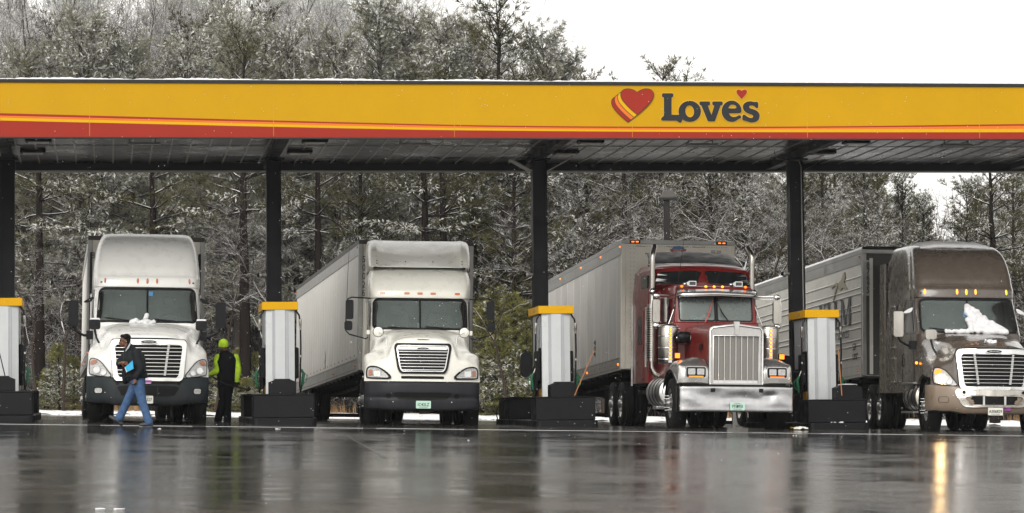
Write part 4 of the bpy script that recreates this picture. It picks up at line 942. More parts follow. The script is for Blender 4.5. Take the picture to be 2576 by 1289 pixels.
    # cab with roof cap
    rows = [(.80, 2.25, 1.07), (1.6, 2.25, 1.07), (1.94, 2.22, 1.06), (2.02, 2.26, 1.05), (2.35, 2.46, 1.045), (2.66, 2.66, 1.04), (2.70, 2.60, 1.06), (2.84, 2.62, 1.075), (2.94, 2.68, 1.08), (3.08, 2.80, 1.08), (3.22, 2.98, 1.06), (3.32, 3.25, 1.03), (3.36, 3.6, 1.0), (3.37, 4.6, .99), (3.37, 5.9, .98)]
    fn, vf, hw = cab_body(root, rows, 6.0, paint, (2.02, 2.66, .99, .98), (2.75, 3.5, 2.1, 2.6))
    wiper(root, fn, (-.12, 2.03), (-.62, 2.06)); wiper(root, fn, (.8, 2.03), (.2, 2.07))
    # black sun strip along the top of the glass
    for u in (-.80, -.28, 0, .28, .80):
        conform('marker_base', [rrect(u-.10, u+.10, 2.755, 2.825, .03, 3)], .012, fn, paint, root)
        conform('roof_marker_light', [rrect(u-.055, u+.055, 2.768, 2.812, .008, 2)], .028, fn, M['amber'], root)
    # sloping roof air deflector, dished in the middle with rounded shoulders
    rows2 = []
    for w_, v, h, d in ((3.37, 3.15, 1.0, .0), (3.40, 3.25, 1.08, .05), (3.55, 3.5, 1.10, .22), (3.75, 3.85, 1.11, .38), (3.92, 4.3, 1.11, .45), (4.02, 4.8, 1.10, .35), (4.07, 5.3, 1.09, .15), (4.08, 5.9, 1.08, .0)):
        half = [(0, v+d, w_), (.45, v+d*.92, w_), (.72, v+d*.5, w_), (.86, v+.02, w_), (.96, v-.04, w_+.01), (h, v+.18, w_-.02), (h+.02, 6.0, w_-.02)]
        rows2.append(mirror_row(half))
    mb = MB(); mb.grid(surface(rows2, 5, 5).tolist()); mb.build('roof_deflector', paint, root)
    mb = MB(); mb.tube([(u, vf(3.36)-.10+.3*abs(u)**3-.22, 3.372) for u in np.linspace(-1.0, 1.0, 15)], .014, 6); mb.build('deflector_gap', M['seal'], root)
    for u in (-.92, -.30, .30, .92):
        for w_ in (3.46, 3.52):
            mb = MB(); v = 3.34+.23*(w_-3.40)/.15+(.12 if abs(u) < .5 else -.12); mb.cyl((u, v-.05, w_), (u, v+.1, w_), .012, 8); mb.build('bolt', M['under'], root)
    for s in (-1, 1):
        mb = MB(); mb.tube([(s*1.075, 2.62, .95), (s*1.07, 2.66, 1.9), (s*1.065, 2.85, 2.62), (s*1.08, 3.6, 2.64), (s*1.09, 3.72, 2.4), (s*1.105, 3.75, .95)], .006, 5); mb.build('door_gap', M['seal'], root)
        # mirror loop
        mb = MB(); mb.tube([(s*1.06, 2.75, 2.68), (s*1.45, 2.55, 2.69), (s*1.53, 2.5, 2.66), (s*1.57, 2.48, 2.56), (s*1.575, 2.48, 1.98), (s*1.50, 2.5, 1.90), (s*1.14, 2.62, 1.81), (s*1.10, 2.64, 1.85)], .014, 8); arm = mb.build('mirror_arm', M['black'], root)
        mb = MB(); mb.box(s*1.06, s*1.13, 2.58, 2.68, 1.9, 2.0); mb.build('bracket', paint, arm, bevel=.01)
        mb = MB(); mb.prism(rrect(s*1.50-.085, s*1.50+.085, 2.22, 2.63, .04, 5), lambda a, b, d: (a, d, b), 2.38, 2.48); mb.build('mirror', M['black'], root, bevel=.025)
        mb = MB(); mb.prism(rrect(s*1.52-.085, s*1.52+.085, 1.98, 2.18, .05, 5), lambda a, b, d: (a, d, b), 2.38, 2.48); mb.build('mirror', M['black'], root, bevel=.03)
        mb = MB(); mb.tube([(s*1.56, 2.48, 2.6), (s*1.545, 2.5, 3.2), (s*1.51, 2.5, 3.98)], [.006, .005, .003], 5); mb.build('antenna', M['black'], root)
        # round hood mirrors
        c = (s*.90, 1.35, 1.93); mb = MB(); mb.lathe([(-.035, .001), (-.03, .05), (-.012, .088), (.0, .105)], c, 'y', 26); rm = mb.build('round_mirror', paint, root)
        mb = MB(); mb.lathe([(-.012, .105), (-.012, .114), (.012, .114), (.012, .103)], c, 'y', 26); mb.build('mirror_ring', M['black'], rm)
        mb = MB(); mb.tube([(c[0], 1.28, c[2]), (s*.80, 1.22, 1.87), (s*.73, 1.18, 1.80), (s*.72, 1.15, 1.62), (s*.72, 1.12, 1.50)], .008, 6); mb.cyl((s*.72, 1.12, 1.61), (s*.72, 1.12, 1.50), .028, 10); mb.build('mirror_stalk', M['alu'], rm)
        mb = MB(); mb.box(s*1.10, s*1.14, 5.9, 6.4, .9, 3.9); mb.build('side_extender', paint, root, bevel=.01)
    # things on the dash
    f0 = vf(2.02)
    mb = MB(); mb.box(-.72, -.62, f0+.25, f0+.3, 2.03, 2.09); mb.box(-.60, -.55, f0+.25, f0+.3, 2.03, 2.11); mb.box(-.05, 0., f0+.25, f0+.3, 2.03, 2.16); mb.box(-.5, -.42, f0+.25, f0+.3, 2.03, 2.08)
    o = mb.build('papers', M['plate'], None); o.matrix_world = root.matrix_world.copy(); tag(o, 'white papers lying on the dashboard of the off-white truck', 'papers')
    mb = MB(); mb.box(-.70, -.58, f0+.20, f0+.24, 2.03, 2.085); o = mb.build('red_packet', M['redlogo'], None); o.matrix_world = root.matrix_world.copy(); tag(o, 'small red packet on the dashboard of the off-white truck', 'packet')
    chassis(root, .3, 8.6, (6.6, 7.9), spikes=False)
    return root, fn
T2 = at(1061, 1000, 60.7); T2.z = 0
t2, fn2 = columbia(T2, R(3.5))
# ================================================================== RED LONG NOSE TRUCK
def red_truck(P, ang):
    root = empty('semi_truck', P, 'dark red long-nosed semi truck with tall chrome grille, twin exhaust stacks and dented chrome bumper', 'truck', 'truck tractors parked at the pumps'); frame_on_ground(root, P, ang); bpy.context.view_layer.update()
    red = M['red']
    # bumper, dented
    random.seed(2); rows = []
    ws = [.34, .36, .44, .52, .60, .68, .76, .84, .86]
    for w_ in ws:
        row = [(-1.19, .42, w_), (-1.19, .10, w_)]
        for u in np.linspace(-1.17, 1.17, 40):
            edge = .02 if w_ in (.34, .86) else 0
            dent = .05*math.exp(-((u-.68)/.13)**2-((w_-.66)/.07)**2)+.035*math.exp(-((u+.05)/.34)**2-((w_-.63)/.06)**2)+.012*math.sin(u*7+w_*9)*math.exp(-((w_-.6)/.12)**2)+.02*math.exp(-((u+.45)/.2)**2-((w_-.72)/.05)**2)
            row.append((u, .0+edge+dent+.05*(abs(u)/1.17)**6, w_))
        row += [(1.19, .10, w_), (1.19, .42, w_)]; rows.append(row)
    mb = MB(); mb.grid(surface(rows, 3, 1).tolist()); mb.build('bumper', mat('scuffed_chrome', (.44, .44, .45), .20, 1.0, var=.12, vscale=5, bump=.10, bscale=6), root)
    mb = MB(); mb.grid([[(u, .02, .862) for u in (-1.18, 1.18)], [(u, .35, .862) for u in (-1.18, 1.18)]]); mb.box(-1.1, 1.1, .05, .4, .862, .90); mb.build('bumper_mount', M['under'], root)
    for s in (-1, 1):
        mb = MB(); mb.box(s*.50-.045, s*.50+.045, -.006, .05, .74, .82); mb.build('tow_hole', M['under'], root)
    plate(root, .0, .455, -.03, 'F93 95I', 'APPORTIONED', M['plateg'], top='FLORIDA', sz=.088)
    mb = MB(); mb.box(-.018, .018, -.05, -.044, .43, .48); mb.build('plate_mark', M['ink'], root)
    # grille shell
    sh = [(-.565, .90), (-.565, 1.98), (-.545, 2.05), (-.49, 2.09), (0, 2.15), (.49, 2.09), (.545, 2.05), (.565, 1.98), (.565, .90)]
    ins = [(-.46, .92), (-.46, 1.86), (-.46, 1.86), (0, 1.86), (.46, 1.86), (.46, .92)]
    fl = lambda u, w_: .22
    conform('grille_shell', [sh, [(-.47, .93), (-.47, 1.90), (.47, 1.90), (.47, .93)]], .10, fl, M['fender'], root)
    conform('grille_mesh', [[(-.475, .92), (-.475, 1.91), (.475, 1.91), (.475, .92)]], .01, lambda u, w_: .20, M['mesh'], root)
    mb = MB(); mb.tube([(-.545, .10, .90), (-.545, .10, 2.0), (-.50, .10, 2.06), (0, .10, 2.12), (.50, .10, 2.06), (.545, .10, 2.0), (.545, .10, .90)], .022, 8); mb.tube([(-.475, .11, .93), (-.475, .11, 1.9), (.475, .11, 1.9), (.475, .11, .93)], .010, 6); mb.build('grille_trim', M['chrome'], root)
    mb = MB()
    for k in range(7):
        u = -.36+k*.12; mb.cyl((u, .145, .94), (u, .145, 1.93), .009, 6)
    mb.box(-.46, .46, .15, .19, .93, .985); mb.build('grille_bar', M['chrome'], root)
    mb = MB(); mb.prism([(-.055, 2.19), (.055, 2.19), (.06, 2.12), (.035, 2.05), (.03, 1.93), (-.03, 1.93), (-.035, 2.05), (-.06, 2.12)], lambda a, b, d: (a, d, b), .06, .12); mb.build('hood_emblem', M['alu'], root, bevel=.01)
    # hood
    secs = []
    for v, h, top_, bot in ((.24, .555, 2.10, .95), (.6, .57, 2.13, 1.0), (1.2, .60, 2.16, 1.0), (2.05, .66, 2.20, 1.0), (2.2, .70, 2.20, 1.0)):
        half = [(0, v, top_), (h*.5, v, top_-.02), (h*.86, v, top_-.07), (h*.98, v, top_-.16), (h, v, top_-.35), (h, v, bot+.3), (h, v, bot)]
        secs.append(mirror_row(half))
    mb = MB(); mb.grid(surface(secs, 4, 5).tolist()); mb.build('hood', red, root)
    for s in (-1, 1):
        mb = MB(); mb.box(s*.60, s*.625, .72, .92, 1.62, 1.74); b = mb.build('hood_badge', M['black'], root, bevel=.005)
    mb = MB(); mb.box(-.13, .13, .235, .24, 0.1, .11)
    # fenders
    for s in (-1, 1):
        rows = []
        # profile along v: height of the crown, outer drop
        for v, wc, wo, wb in ((.13, .91, .91, .90), (.12, 1.08, 1.05, .905), (.15, 1.24, 1.20, .91), (.30, 1.35, 1.28, .93), (.55, 1.42, 1.33, 1.06), (.9, 1.43, 1.34, 1.18), (1.25, 1.41, 1.31, 1.20), (1.6, 1.33, 1.22, 1.12), (1.85, 1.20, 1.05, .9), (2.0, 1.0, .85, .7)):
            fo = .10 if v < .3 else 0
            rows.append([(s*.56, v, wc-.02), (s*.72, v, wc+.035*(v > .3)), (s*.95, v, wc), (s*1.10, v+fo*.4, lerp(wc, wo, .5)), (s*1.185, v+fo, wo-.06 if v > .3 else wo), (s*1.195, v+fo+.02, wb)])
        mb = MB(); mb.grid(surface(rows, 5, 4).tolist()); mb.build('fender', M['fender'], root, solid=.012)
        mb = MB(); mb.lathe([(0, .60), (0, .63), (-s*.26, .63), (-s*.26, .60)], (s*1.17, 1.2, .55), 'x', 30); mb.box(s*.5, s*1.1, .45, .5, .5, 1.1); mb.box(s*.5, s*.6, .5, 1.9, .5, 1.1); mb.build('inner_arch', M['under'], root)
        # headlights : a pair of square lamps in a chrome pod
        hc = s*.845; c = lambda u0, u1, w0, w1, r, fnv, th, m, par, nm: conform(nm, [rrect(u0, u1, w0, w1, r, 4)], th, fnv, m, par)
        f0 = lambda u, w_: .15
        pod = c(hc-.215, hc+.215, 1.03, 1.265, .035, f0, .09, M['fender'], root, 'headlight_pod')
        c(hc-.20, hc+.20, 1.045, 1.25, .03, lambda u, w_: .06, .01, M['black'], pod, 'lamp_bezel')
        for q in (-1, 1):
            a = c(hc+q*.093-.088, hc+q*.093+.088, 1.085, 1.23, .02, lambda u, w_: .05, .006, M['seal'], pod, 'lamp_frame')
            c(hc+q*.093-.075, hc+q*.093+.075, 1.095, 1.22, .015, lambda u, w_: .044, .006, M['lens'], pod, 'headlamp')
        c(hc-.15, hc+.15, 1.052, 1.068, .004, lambda u, w_: .05, .008, M['orangelit'], pod, 'turn_strip')
        # square signal on the fender
        mb = MB(); mb.box(s*1.10-.062, s*1.10+.062, .78, .86, 1.43, 1.555); sg_ = mb.build('fender_signal_box', M['black'], root, bevel=.01)
        mb = MB(); mb.box(s*1.10-.05, s*1.10+.05, .765, .779, 1.442, 1.543); mb.build('fender_signal', M['orangelit'], sg_)
        # air cleaner
        c0 = (s*1.08, 1.95, 0); mb = MB(); mb.lathe([(1.33, .02), (1.34, .17), (1.37, .205), (2.12, .205), (2.16, .19), (2.18, .02)], c0, 'z', 32); ac = mb.build('air_cleaner', M['steel'], root)
        mb = MB()
        for z in (1.42, 1.66, 1.9, 2.10): mb.lathe([(z, .206), (z+.005, .213), (z+.022, .213), (z+.027, .206)], c0, 'z', 32)
        mb.build('cleaner_band', M['chrome'], ac)
        mb = MB(); mb.box(s*1.075-.038, s*1.075+.038, 1.725, 1.745, 1.36, 2.12); mb.build('light_bar', M['chrome'], ac)
        for k in range(8):
            z = 2.055-k*.086; mb = MB(); mb.cyl((s*1.075, 1.712, z), (s*1.075, 1.726, z), .034, 14); r_ = mb.build('light_ring', M['redlogo'], ac)
            mb = MB(); mb.ball((s*1.075, 1.712, z), .025, 7, 0, (1, .5, 1)); mb.build('round_light', M['amberlit'], ac)
        mb = MB(); mb.lathe([(0, .05), (.0, .105), (.10, .12), (.26, .12), (.28, .08), (.28, .02)], (s*.66 if s > 0 else -.94, 1.75, 1.90), 'x', 20); mb.build('intake_horn', M['black'], root)
        mb = MB(); mb.cyl((s*.62, 1.76, 1.88), (s*1.0, 1.9, 1.88), .07, 12); mb.build('intake_pipe', M['steel'], root)
        # stack
        su = s*1.10; sv = 3.80; mb = MB(); mb.tube([(su, sv, 1.55), (su, sv, 3.55), (su-s*.0, sv-.01, 3.70), (su-s*.02, sv+.03, 3.80), (su-s*.055, sv+.10, 3.88), (su-s*.07, sv+.16, 3.93)], [.060, .060, .060, .060, .058, .052], 16); st = mb.build('exhaust_stack', M['steel'], root)
        mb = MB(); mb.cyl((su, sv, 1.42), (su, sv, 2.66), .105, 20); mb.build('muffler', M['steel'], st)
        mb = MB(); mb.tube([(su, sv, 1.48), (su, sv, 2.62)], .1055, 20, 1)
        for zz_ in np.arange(1.5, 2.6, .05):
            for an in range(-70, 20, 14):
                a = R(an-90+35*s); mb.cyl((su+.104*math.cos(a), sv+.104*math.sin(a), zz_), (su+.110*math.cos(a), sv+.110*math.sin(a), zz_), .011, 6)
        mb.build('heat_shield', [M['under'], M['steel']], st)
        mb = MB(); mb.tube([(su, sv, 1.45), (su, sv, 1.28), (su-s*.06, sv-.02, 1.16), (su-s*.18, sv-.03, 1.10), (su-s*.35, sv, 1.10)], .068, 14); mb.build('elbow', M['steel'], st)
        mb = MB(); mb.ball((su+s*.02, sv-.14, 2.93), .075, 9); mb.build('work_lamp', M['chrome'], root)
        # mirror
        mu = s*1.30; mb = MB(); mb.prism(rrect(mu-.075, mu+.075, 2.22, 2.70, .035, 4), lambda a, b, d: (a, d, b), 2.15, 2.27); mr_ = mb.build('mirror', M['steel'], root, bevel=.025)
        mb = MB(); mb.ball((mu+s*.0, 2.16, 2.78), .075, 9, 0, (1, .6, .8)); mb.ball((mu, 2.16, 2.15), .085, 9, 0, (1, .6, .8)); mb.build('convex_mirror', M['chrome'], mr_)
        mb = MB(); mb.tube([(s*.83, 2.45, 2.80), (mu-s*.06, 2.22, 2.80), (mu+s*.085, 2.2, 2.77), (mu+s*.095, 2.2, 2.6), (mu+s*.095, 2.2, 2.25), (mu+s*.05, 2.2, 2.12), (mu-s*.1, 2.2, 2.12), (s*.95, 2.2, 2.16), (s*.86, 2.2, 2.10), (s*.78, 2.2, 2.08)], .011, 7)
        mb.tube([(s*.80, 2.4, 2.76), (s*1.02, 2.3, 2.16)], .011, 6); mb.tube([(s*.83, 2.45, 2.74), (mu, 2.22, 2.74)], .008, 6); mb.build('mirror_bracket', M['chrome'], mr_)
        # fuel tanks: silver with dark straps
        mb = MB(); mb.lathe([(0, .02), (0, .30), (.04, .335), (1.5, .335), (1.54, .30), (1.54, .02)], (s*.88, 2.35, .74), 'y', 30); t = mb.build('fuel_tank', M['alu'], root)
        for q in (.35, .7, 1.1): mb = MB(); mb.lathe([(q, .337), (q, .348), (q+.04, .348), (q+.04, .337)], (s*.88, 2.35, .74), 'y', 30); mb.build('tank_strap', M['black'], t)
        mb = MB(); mb.box(s*1.0, s*1.22, 2.5, 3.0, .38, .45); mb.build('step', M['alu'], root, bevel=.01)
        # cab sides : door with window
        mb = MB(); mb.prism(rrect(2.75, 3.45, 2.25, 2.78, .06, 4), lambda a, b, d: (s*d, a, b), .93, .962); mb.build('side_window', M['darkglass'], root)
        # sleeper side: window, doors
        mb = MB(); mb.prism(rrect(4.15, 4.95, 3.02, 3.30, .05, 4), lambda a, b, d: (s*d, a, b), 1.09, 1.155); mb.build('sleeper_window', M['darkglass'], root)
        mb = MB(); mb.prism(rrect(4.55, 5.35, 1.65, 2.55, .08, 4), lambda a, b, d: (s*d, a, b), 1.12, 1.165); dd = mb.build('sleeper_hatch', red, root, bevel=.008)
        mb = MB(); mb.prism(rrect(4.72, 5.18, 1.80, 2.42, .06, 4), lambda a, b, d: (s*d, a, b), 1.15, 1.175); mb.build('hatch_window', M['darkglass'], dd)
        mb = MB(); mb.prism(rrect(4.55, 5.35, 1.0, 1.52, .06, 4), lambda a, b, d: (s*d, a, b), 1.12, 1.168); mb.build('storage_door', red, root, bevel=.008)
        for q in ((1.15, 5.95, .9, 2.7), (1.165, 4.1, 1.3, 2.6)): mb = MB(); mb.box(s*q[0], s*(q[0]+.035), q[1], q[1]+.045, q[2], q[3]); mb.build('side_strip', M['alu'], root)
    # cab box
    mb = MB(); rows = []
    for w_, vf_, h in ((.95, 2.15, .93), (1.6, 2.15, .94), (2.2, 2.18, .93), (2.24, 2.2, .90), (2.80, 2.33, .86), (2.84, 2.34, .86), (2.96, 2.42, .84), (3.02, 2.6, .80), (3.04, 3.0, .78)):
        rows.append((w_, vf_, h))
    def cfn(u, w_): return float(np.interp(w_, [r[0] for r in rows], [r[1] for r in rows]))+.05*(abs(u)/.8)**2
    ctrl = []
    for w_, v_, h in rows:
        ctrl.append(mirror_row([(0, v_, w_), (h*.5, v_+.012, w_), (h*.9, v_+.045, w_), (h, v_+.14, w_), (h+.01, 3.0, w_), (h+.02, 3.95, w_)]))
    Pc = surface(ctrl, 5, 8); n, m = Pc.shape[:2]
    def cen(i, j): return (Pc[i, j]+Pc[i+1, j+1]+Pc[i+1, j]+Pc[i, j+1])/4
    def isw(i, j):
        u, v, w_ = cen(i, j); return 2.26 < w_ < 2.80 and abs(u) < .79 and v < 2.5 and abs(u) > .02
    mb.grid(Pc.tolist(), 0, True, lambda i, j: not isw(i, j)); mb.build('cab', red, root, weld=True)
    mb = MB(); mb.grid((Pc+np.array([0, .01, 0])).tolist(), 0, True, isw); mb.build('windshield', M['glass'], root)
    for s in (-1, 1):
        o = rrect(min(s*.025, s*.785), max(s*.025, s*.785), 2.265, 2.795, .05, 4); ctube('windshield_seal', o, .016, cfn, M['seal'], root, .0, True)
    mb = MB(); mb.tube([(0, cfn(0, w_)-.012, w_) for w_ in (2.25, 2.5, 2.81)], .022, 6); mb.build('windshield_bar', M['seal'], root)
    # inside
    mb = MB(); mb.box(-.86, .86, 3.85, 3.9, 1.5, 3.0); mb.box(-.82, .82, 2.4, 3.9, 2.93, 2.95); mb.box(-.85, .85, 2.4, 3.9, 1.5, 1.52); mb.build('interior', M['interior'], root)
    mb = MB(); mb.box(-.83, .83, 2.36, 2.75, 2.0, 2.26); mb.build('dashboard', M['dash'], root, bevel=.04)
    for s in (-1, 1):
        mb = MB(); mb.box(s*.42-.23, s*.42+.23, 3.35, 3.5, 1.8, 2.6); mb.build('seat', M['seatfab'], root, bevel=.05)
    mb = MB(); mb.tube([(.42+.2*math.cos(a), 2.85+.07*math.sin(a), 2.33+.16*math.sin(a)) for a in np.linspace(0, 2*math.pi, 21)], .013, 6, caps=False); mb.build('steering_wheel', M['black'], root)
    # visor
    mb = MB(); P_ = [[(u, 2.02+.14*(abs(u)/.85)**2, 2.80-.02*(abs(u)/.85)) for u in np.linspace(-.84, .84, 15)], [(u, 2.0+.14*(abs(u)/.85)**2, 2.835-.02*(abs(u)/.85)) for u in np.linspace(-.84, .84, 15)], [(u, 2.30+.05*(abs(u)/.85)**2, 2.95-.04*abs(u)) for u in np.linspace(-.84, .84, 15)]]
    mb.grid(P_); mb.grid([P_[0], [(p[0], p[1]+.3, p[2]+.02) for p in P_[0]]]); mb.build('sun_visor', M['fender'], root, solid=.01)
    # sleeper with raised roof
    srow = []
    for w_, v_, h in ((.95, 3.92, 1.14), (2.6, 3.92, 1.14), (2.95, 3.90, 1.13), (3.05, 3.75, 1.12), (3.12, 3.72, 1.11), (3.40, 3.84, 1.09), (3.48, 3.92, 1.07), (3.54, 4.1, 1.03), (3.58, 4.5, 1.0), (3.60, 6.0, .98)):
        srow.append(mirror_row([(0, v_, w_-0.0), (h*.5, v_+.03, w_-.008*(w_ > 3.4)), (h*.85, v_+.10, w_-.03*(w_ > 3.4)), (h*.97, v_+.20, w_-.05*(w_ > 3.4)), (h, min(6.05, v_+.4), w_-.07*(w_ > 3.4)), (h, 6.1, w_-.07*(w_ > 3.4))]))
    Ps = surface(srow, 5, 7); mb = MB(); mb.grid(Ps.tolist()); nn = Ps.shape[0]
    mb.add([tuple(Ps[i, 0]) for i in range(nn)]+[tuple(Ps[i, -1]) for i in range(nn)], [(i, i+1, nn+i+1, nn+i) for i in range(nn-1)]); mb.build('sleeper', red, root, weld=True)
    sf = lambda u, w_: float(np.interp(w_, [3.05, 3.12, 3.40, 3.48], [3.75, 3.72, 3.84, 3.92]))+float(np.interp(abs(u)/1.09, [0, .5, .85, .97], [0, .03, .10, .2]))
    for s in (-1, 1):
        lo = smooth_outline([(s*.07, 3.39), (s*.5, 3.39), (s*.93, 3.35), (s*1.0, 3.22), (s*1.02, 3.11), (s*.6, 3.11), (s*.16, 3.13), (s*.10, 3.25)], 4)
        conform('roof_window', [lo], .03, lambda u, w_: sf(u, w_)-.03-.10*max(0, abs(u)-.55), M['darkglass'], root)
    # fairing
    mb = MB(); F_ = [[(u, 4.35+.25*(abs(u)/1.05)**3, 3.565-.03*abs(u)) for u in np.linspace(-1.06, 1.06, 13)], [(u*.98, 4.8+.25*(abs(u)/1.05)**3, 3.74-.03*abs(u)) for u in np.linspace(-1.0, 1.0, 13)], [(u*.92, 5.4+.2*(abs(u)/1.05)**3, 3.895-.035*abs(u)) for u in np.linspace(-1.0, 1.0, 13)], [(u*.92, 5.6+.2*(abs(u)/1.05)**3, 3.905-.035*abs(u)) for u in np.linspace(-1.0, 1.0, 13)]]
    mb.grid(surface(F_, 4, 2).tolist()); mb.build('roof_fairing', M['charcoal'], root, solid=.02)
    mb = MB(); mb.tube([(u, 4.30+.25*(abs(u)/1.05)**3, 3.585-.03*abs(u)) for u in np.linspace(-1.06, 1.06, 13)], .014, 6); mb.build('fairing_lip', M['alu'], root)
    # lamps and horns on the cab roof
    for u in (-.70, -.18, 0., .18, .68):
        mb = MB(); mb.box(u-.045, u+.045, 2.48, 2.6, 2.965, 2.99); b = mb.build('roof_marker_base', M['redlogo'], root, bevel=.008)
        mb = MB(); mb.ball((u, 2.47, 3.0), .028, 7, 0, (1.1, .7, .9)); mb.build('roof_marker_light', M['amberlit'] if abs(u) < .3 else M['orangelit'], b)
    for u in (-.58, .42):
        mb = MB(); mb.tube([(u, 2.9, 3.06), (u, 2.6, 3.06), (u+.03, 2.46, 3.06)], [.02, .03, .045], 10); mb.ball((u-.05, 2.5, 3.05), .04, 8); h_ = mb.build('air_horn', M['chrome'], root)
        mb = MB(); mb.prism(rrect(u+.02, u+.185, 3.01, 3.115, .01, 2), lambda a, b, d: (a, d, b), 2.42, 2.50); l = mb.build('flood_lamp', M['chrome'], root)
        mb = MB(); mb.prism(rrect(u+.035, u+.17, 3.025, 3.10, .01, 2), lambda a, b, d: (a, d, b), 2.412, 2.418); mb.build('lamp_face', M['darkglass'], l)
    # spring antenna at the left
    mb = MB(); pts = []
    for k in range(60): t = k/60; pts.append((-.82+.05*t+.022*math.cos(k*1.3), 2.3+.022*math.sin(k*1.3), 2.95+.42*t))
    mb.tube([(-.90, 2.3, 2.5), (-.86, 2.3, 2.8), (-.83, 2.3, 2.95)], .010, 6); mb.tube(pts, .005, 4); mb.tube([(-.77, 2.3, 3.37), (-.70, 2.3, 3.9), (-.62, 2.3, 4.5)], [.006, .004, .003], 5); mb.build('antenna', M['black'], root)
    # wipers
    mb = MB(); mb.tube([(-.26, 2.12, 2.22), (-.18, 2.15, 2.38), (-.10, 2.22, 2.62)], [.014, .016, .008], 6); mb.tube([(-.16, 2.2, 2.42), (-.08, 2.25, 2.70)], .008, 5); mb.build('wiper', M['redlogo'], root)
    mb = MB(); mb.tube([(.24, 2.12, 2.26), (.13, 2.17, 2.42), (.08, 2.22, 2.52)], [.010, .018, .012], 6); mb.tube([(.16, 2.17, 2.38), (.02, 2.26, 2.66)], .008, 5); mb.build('wiper', M['black'], root)
    chassis(root, .3, 9.2, (7.3, 8.6), tank=False, spikes=True)
    # bottles and papers on the dash, inside the glass
    random.seed(6)
    for k, (u, a, c_) in enumerate(((-.70, 5, (.55, .55, .5)), (-.60, 0, (.45, .35, .05)), (-.44, -25, (.5, .58, .52)), (-.36, -20, (.25, .5, .6)), (-.26, -40, (.5, .55, .6)), (-.18, 30, (.5, .6, .55)), (-.05, 0, (.6, .6, .6)), (.10, 0, (.55, .58, .55)))):
        mb = MB(); mb.lathe([(-.07, .001), (-.07, .035), (.03, .036), (.055, .014), (.07, .014), (.07, .001)], (0, 0, 0), 'x', 14)
        o = mb.build('bottle', mat('bottle_plastic_%d' % k, c_, .3)); o.matrix_world = root.matrix_world @ Matrix.Translation((u, 2.55, 2.315+.02*(k % 3))) @ Matrix.Rotation(R(a), 4, 'Y')
        tag(o, ('pale bottle lying leftmost on the red truck dashboard', 'yellow bottle beside the leftmost one on the red truck dashboard', 'greenish bottle lying in the left dashboard heap of the red truck', 'blue bottle in the dashboard heap of the red truck', 'pale blue bottle left of the red wiper on the dashboard', 'tilted pale bottle at the red wiper on the dashboard', 'white bottle at the red truck windshield bar', 'white bottle right of the red truck windshield bar')[k], 'bottle', 'bottles on the red truck dashboard')
    return root
T3 = at(1852, 1000, 60.7); T3.z = 0
t3 = red_truck(T3, R(7.4))

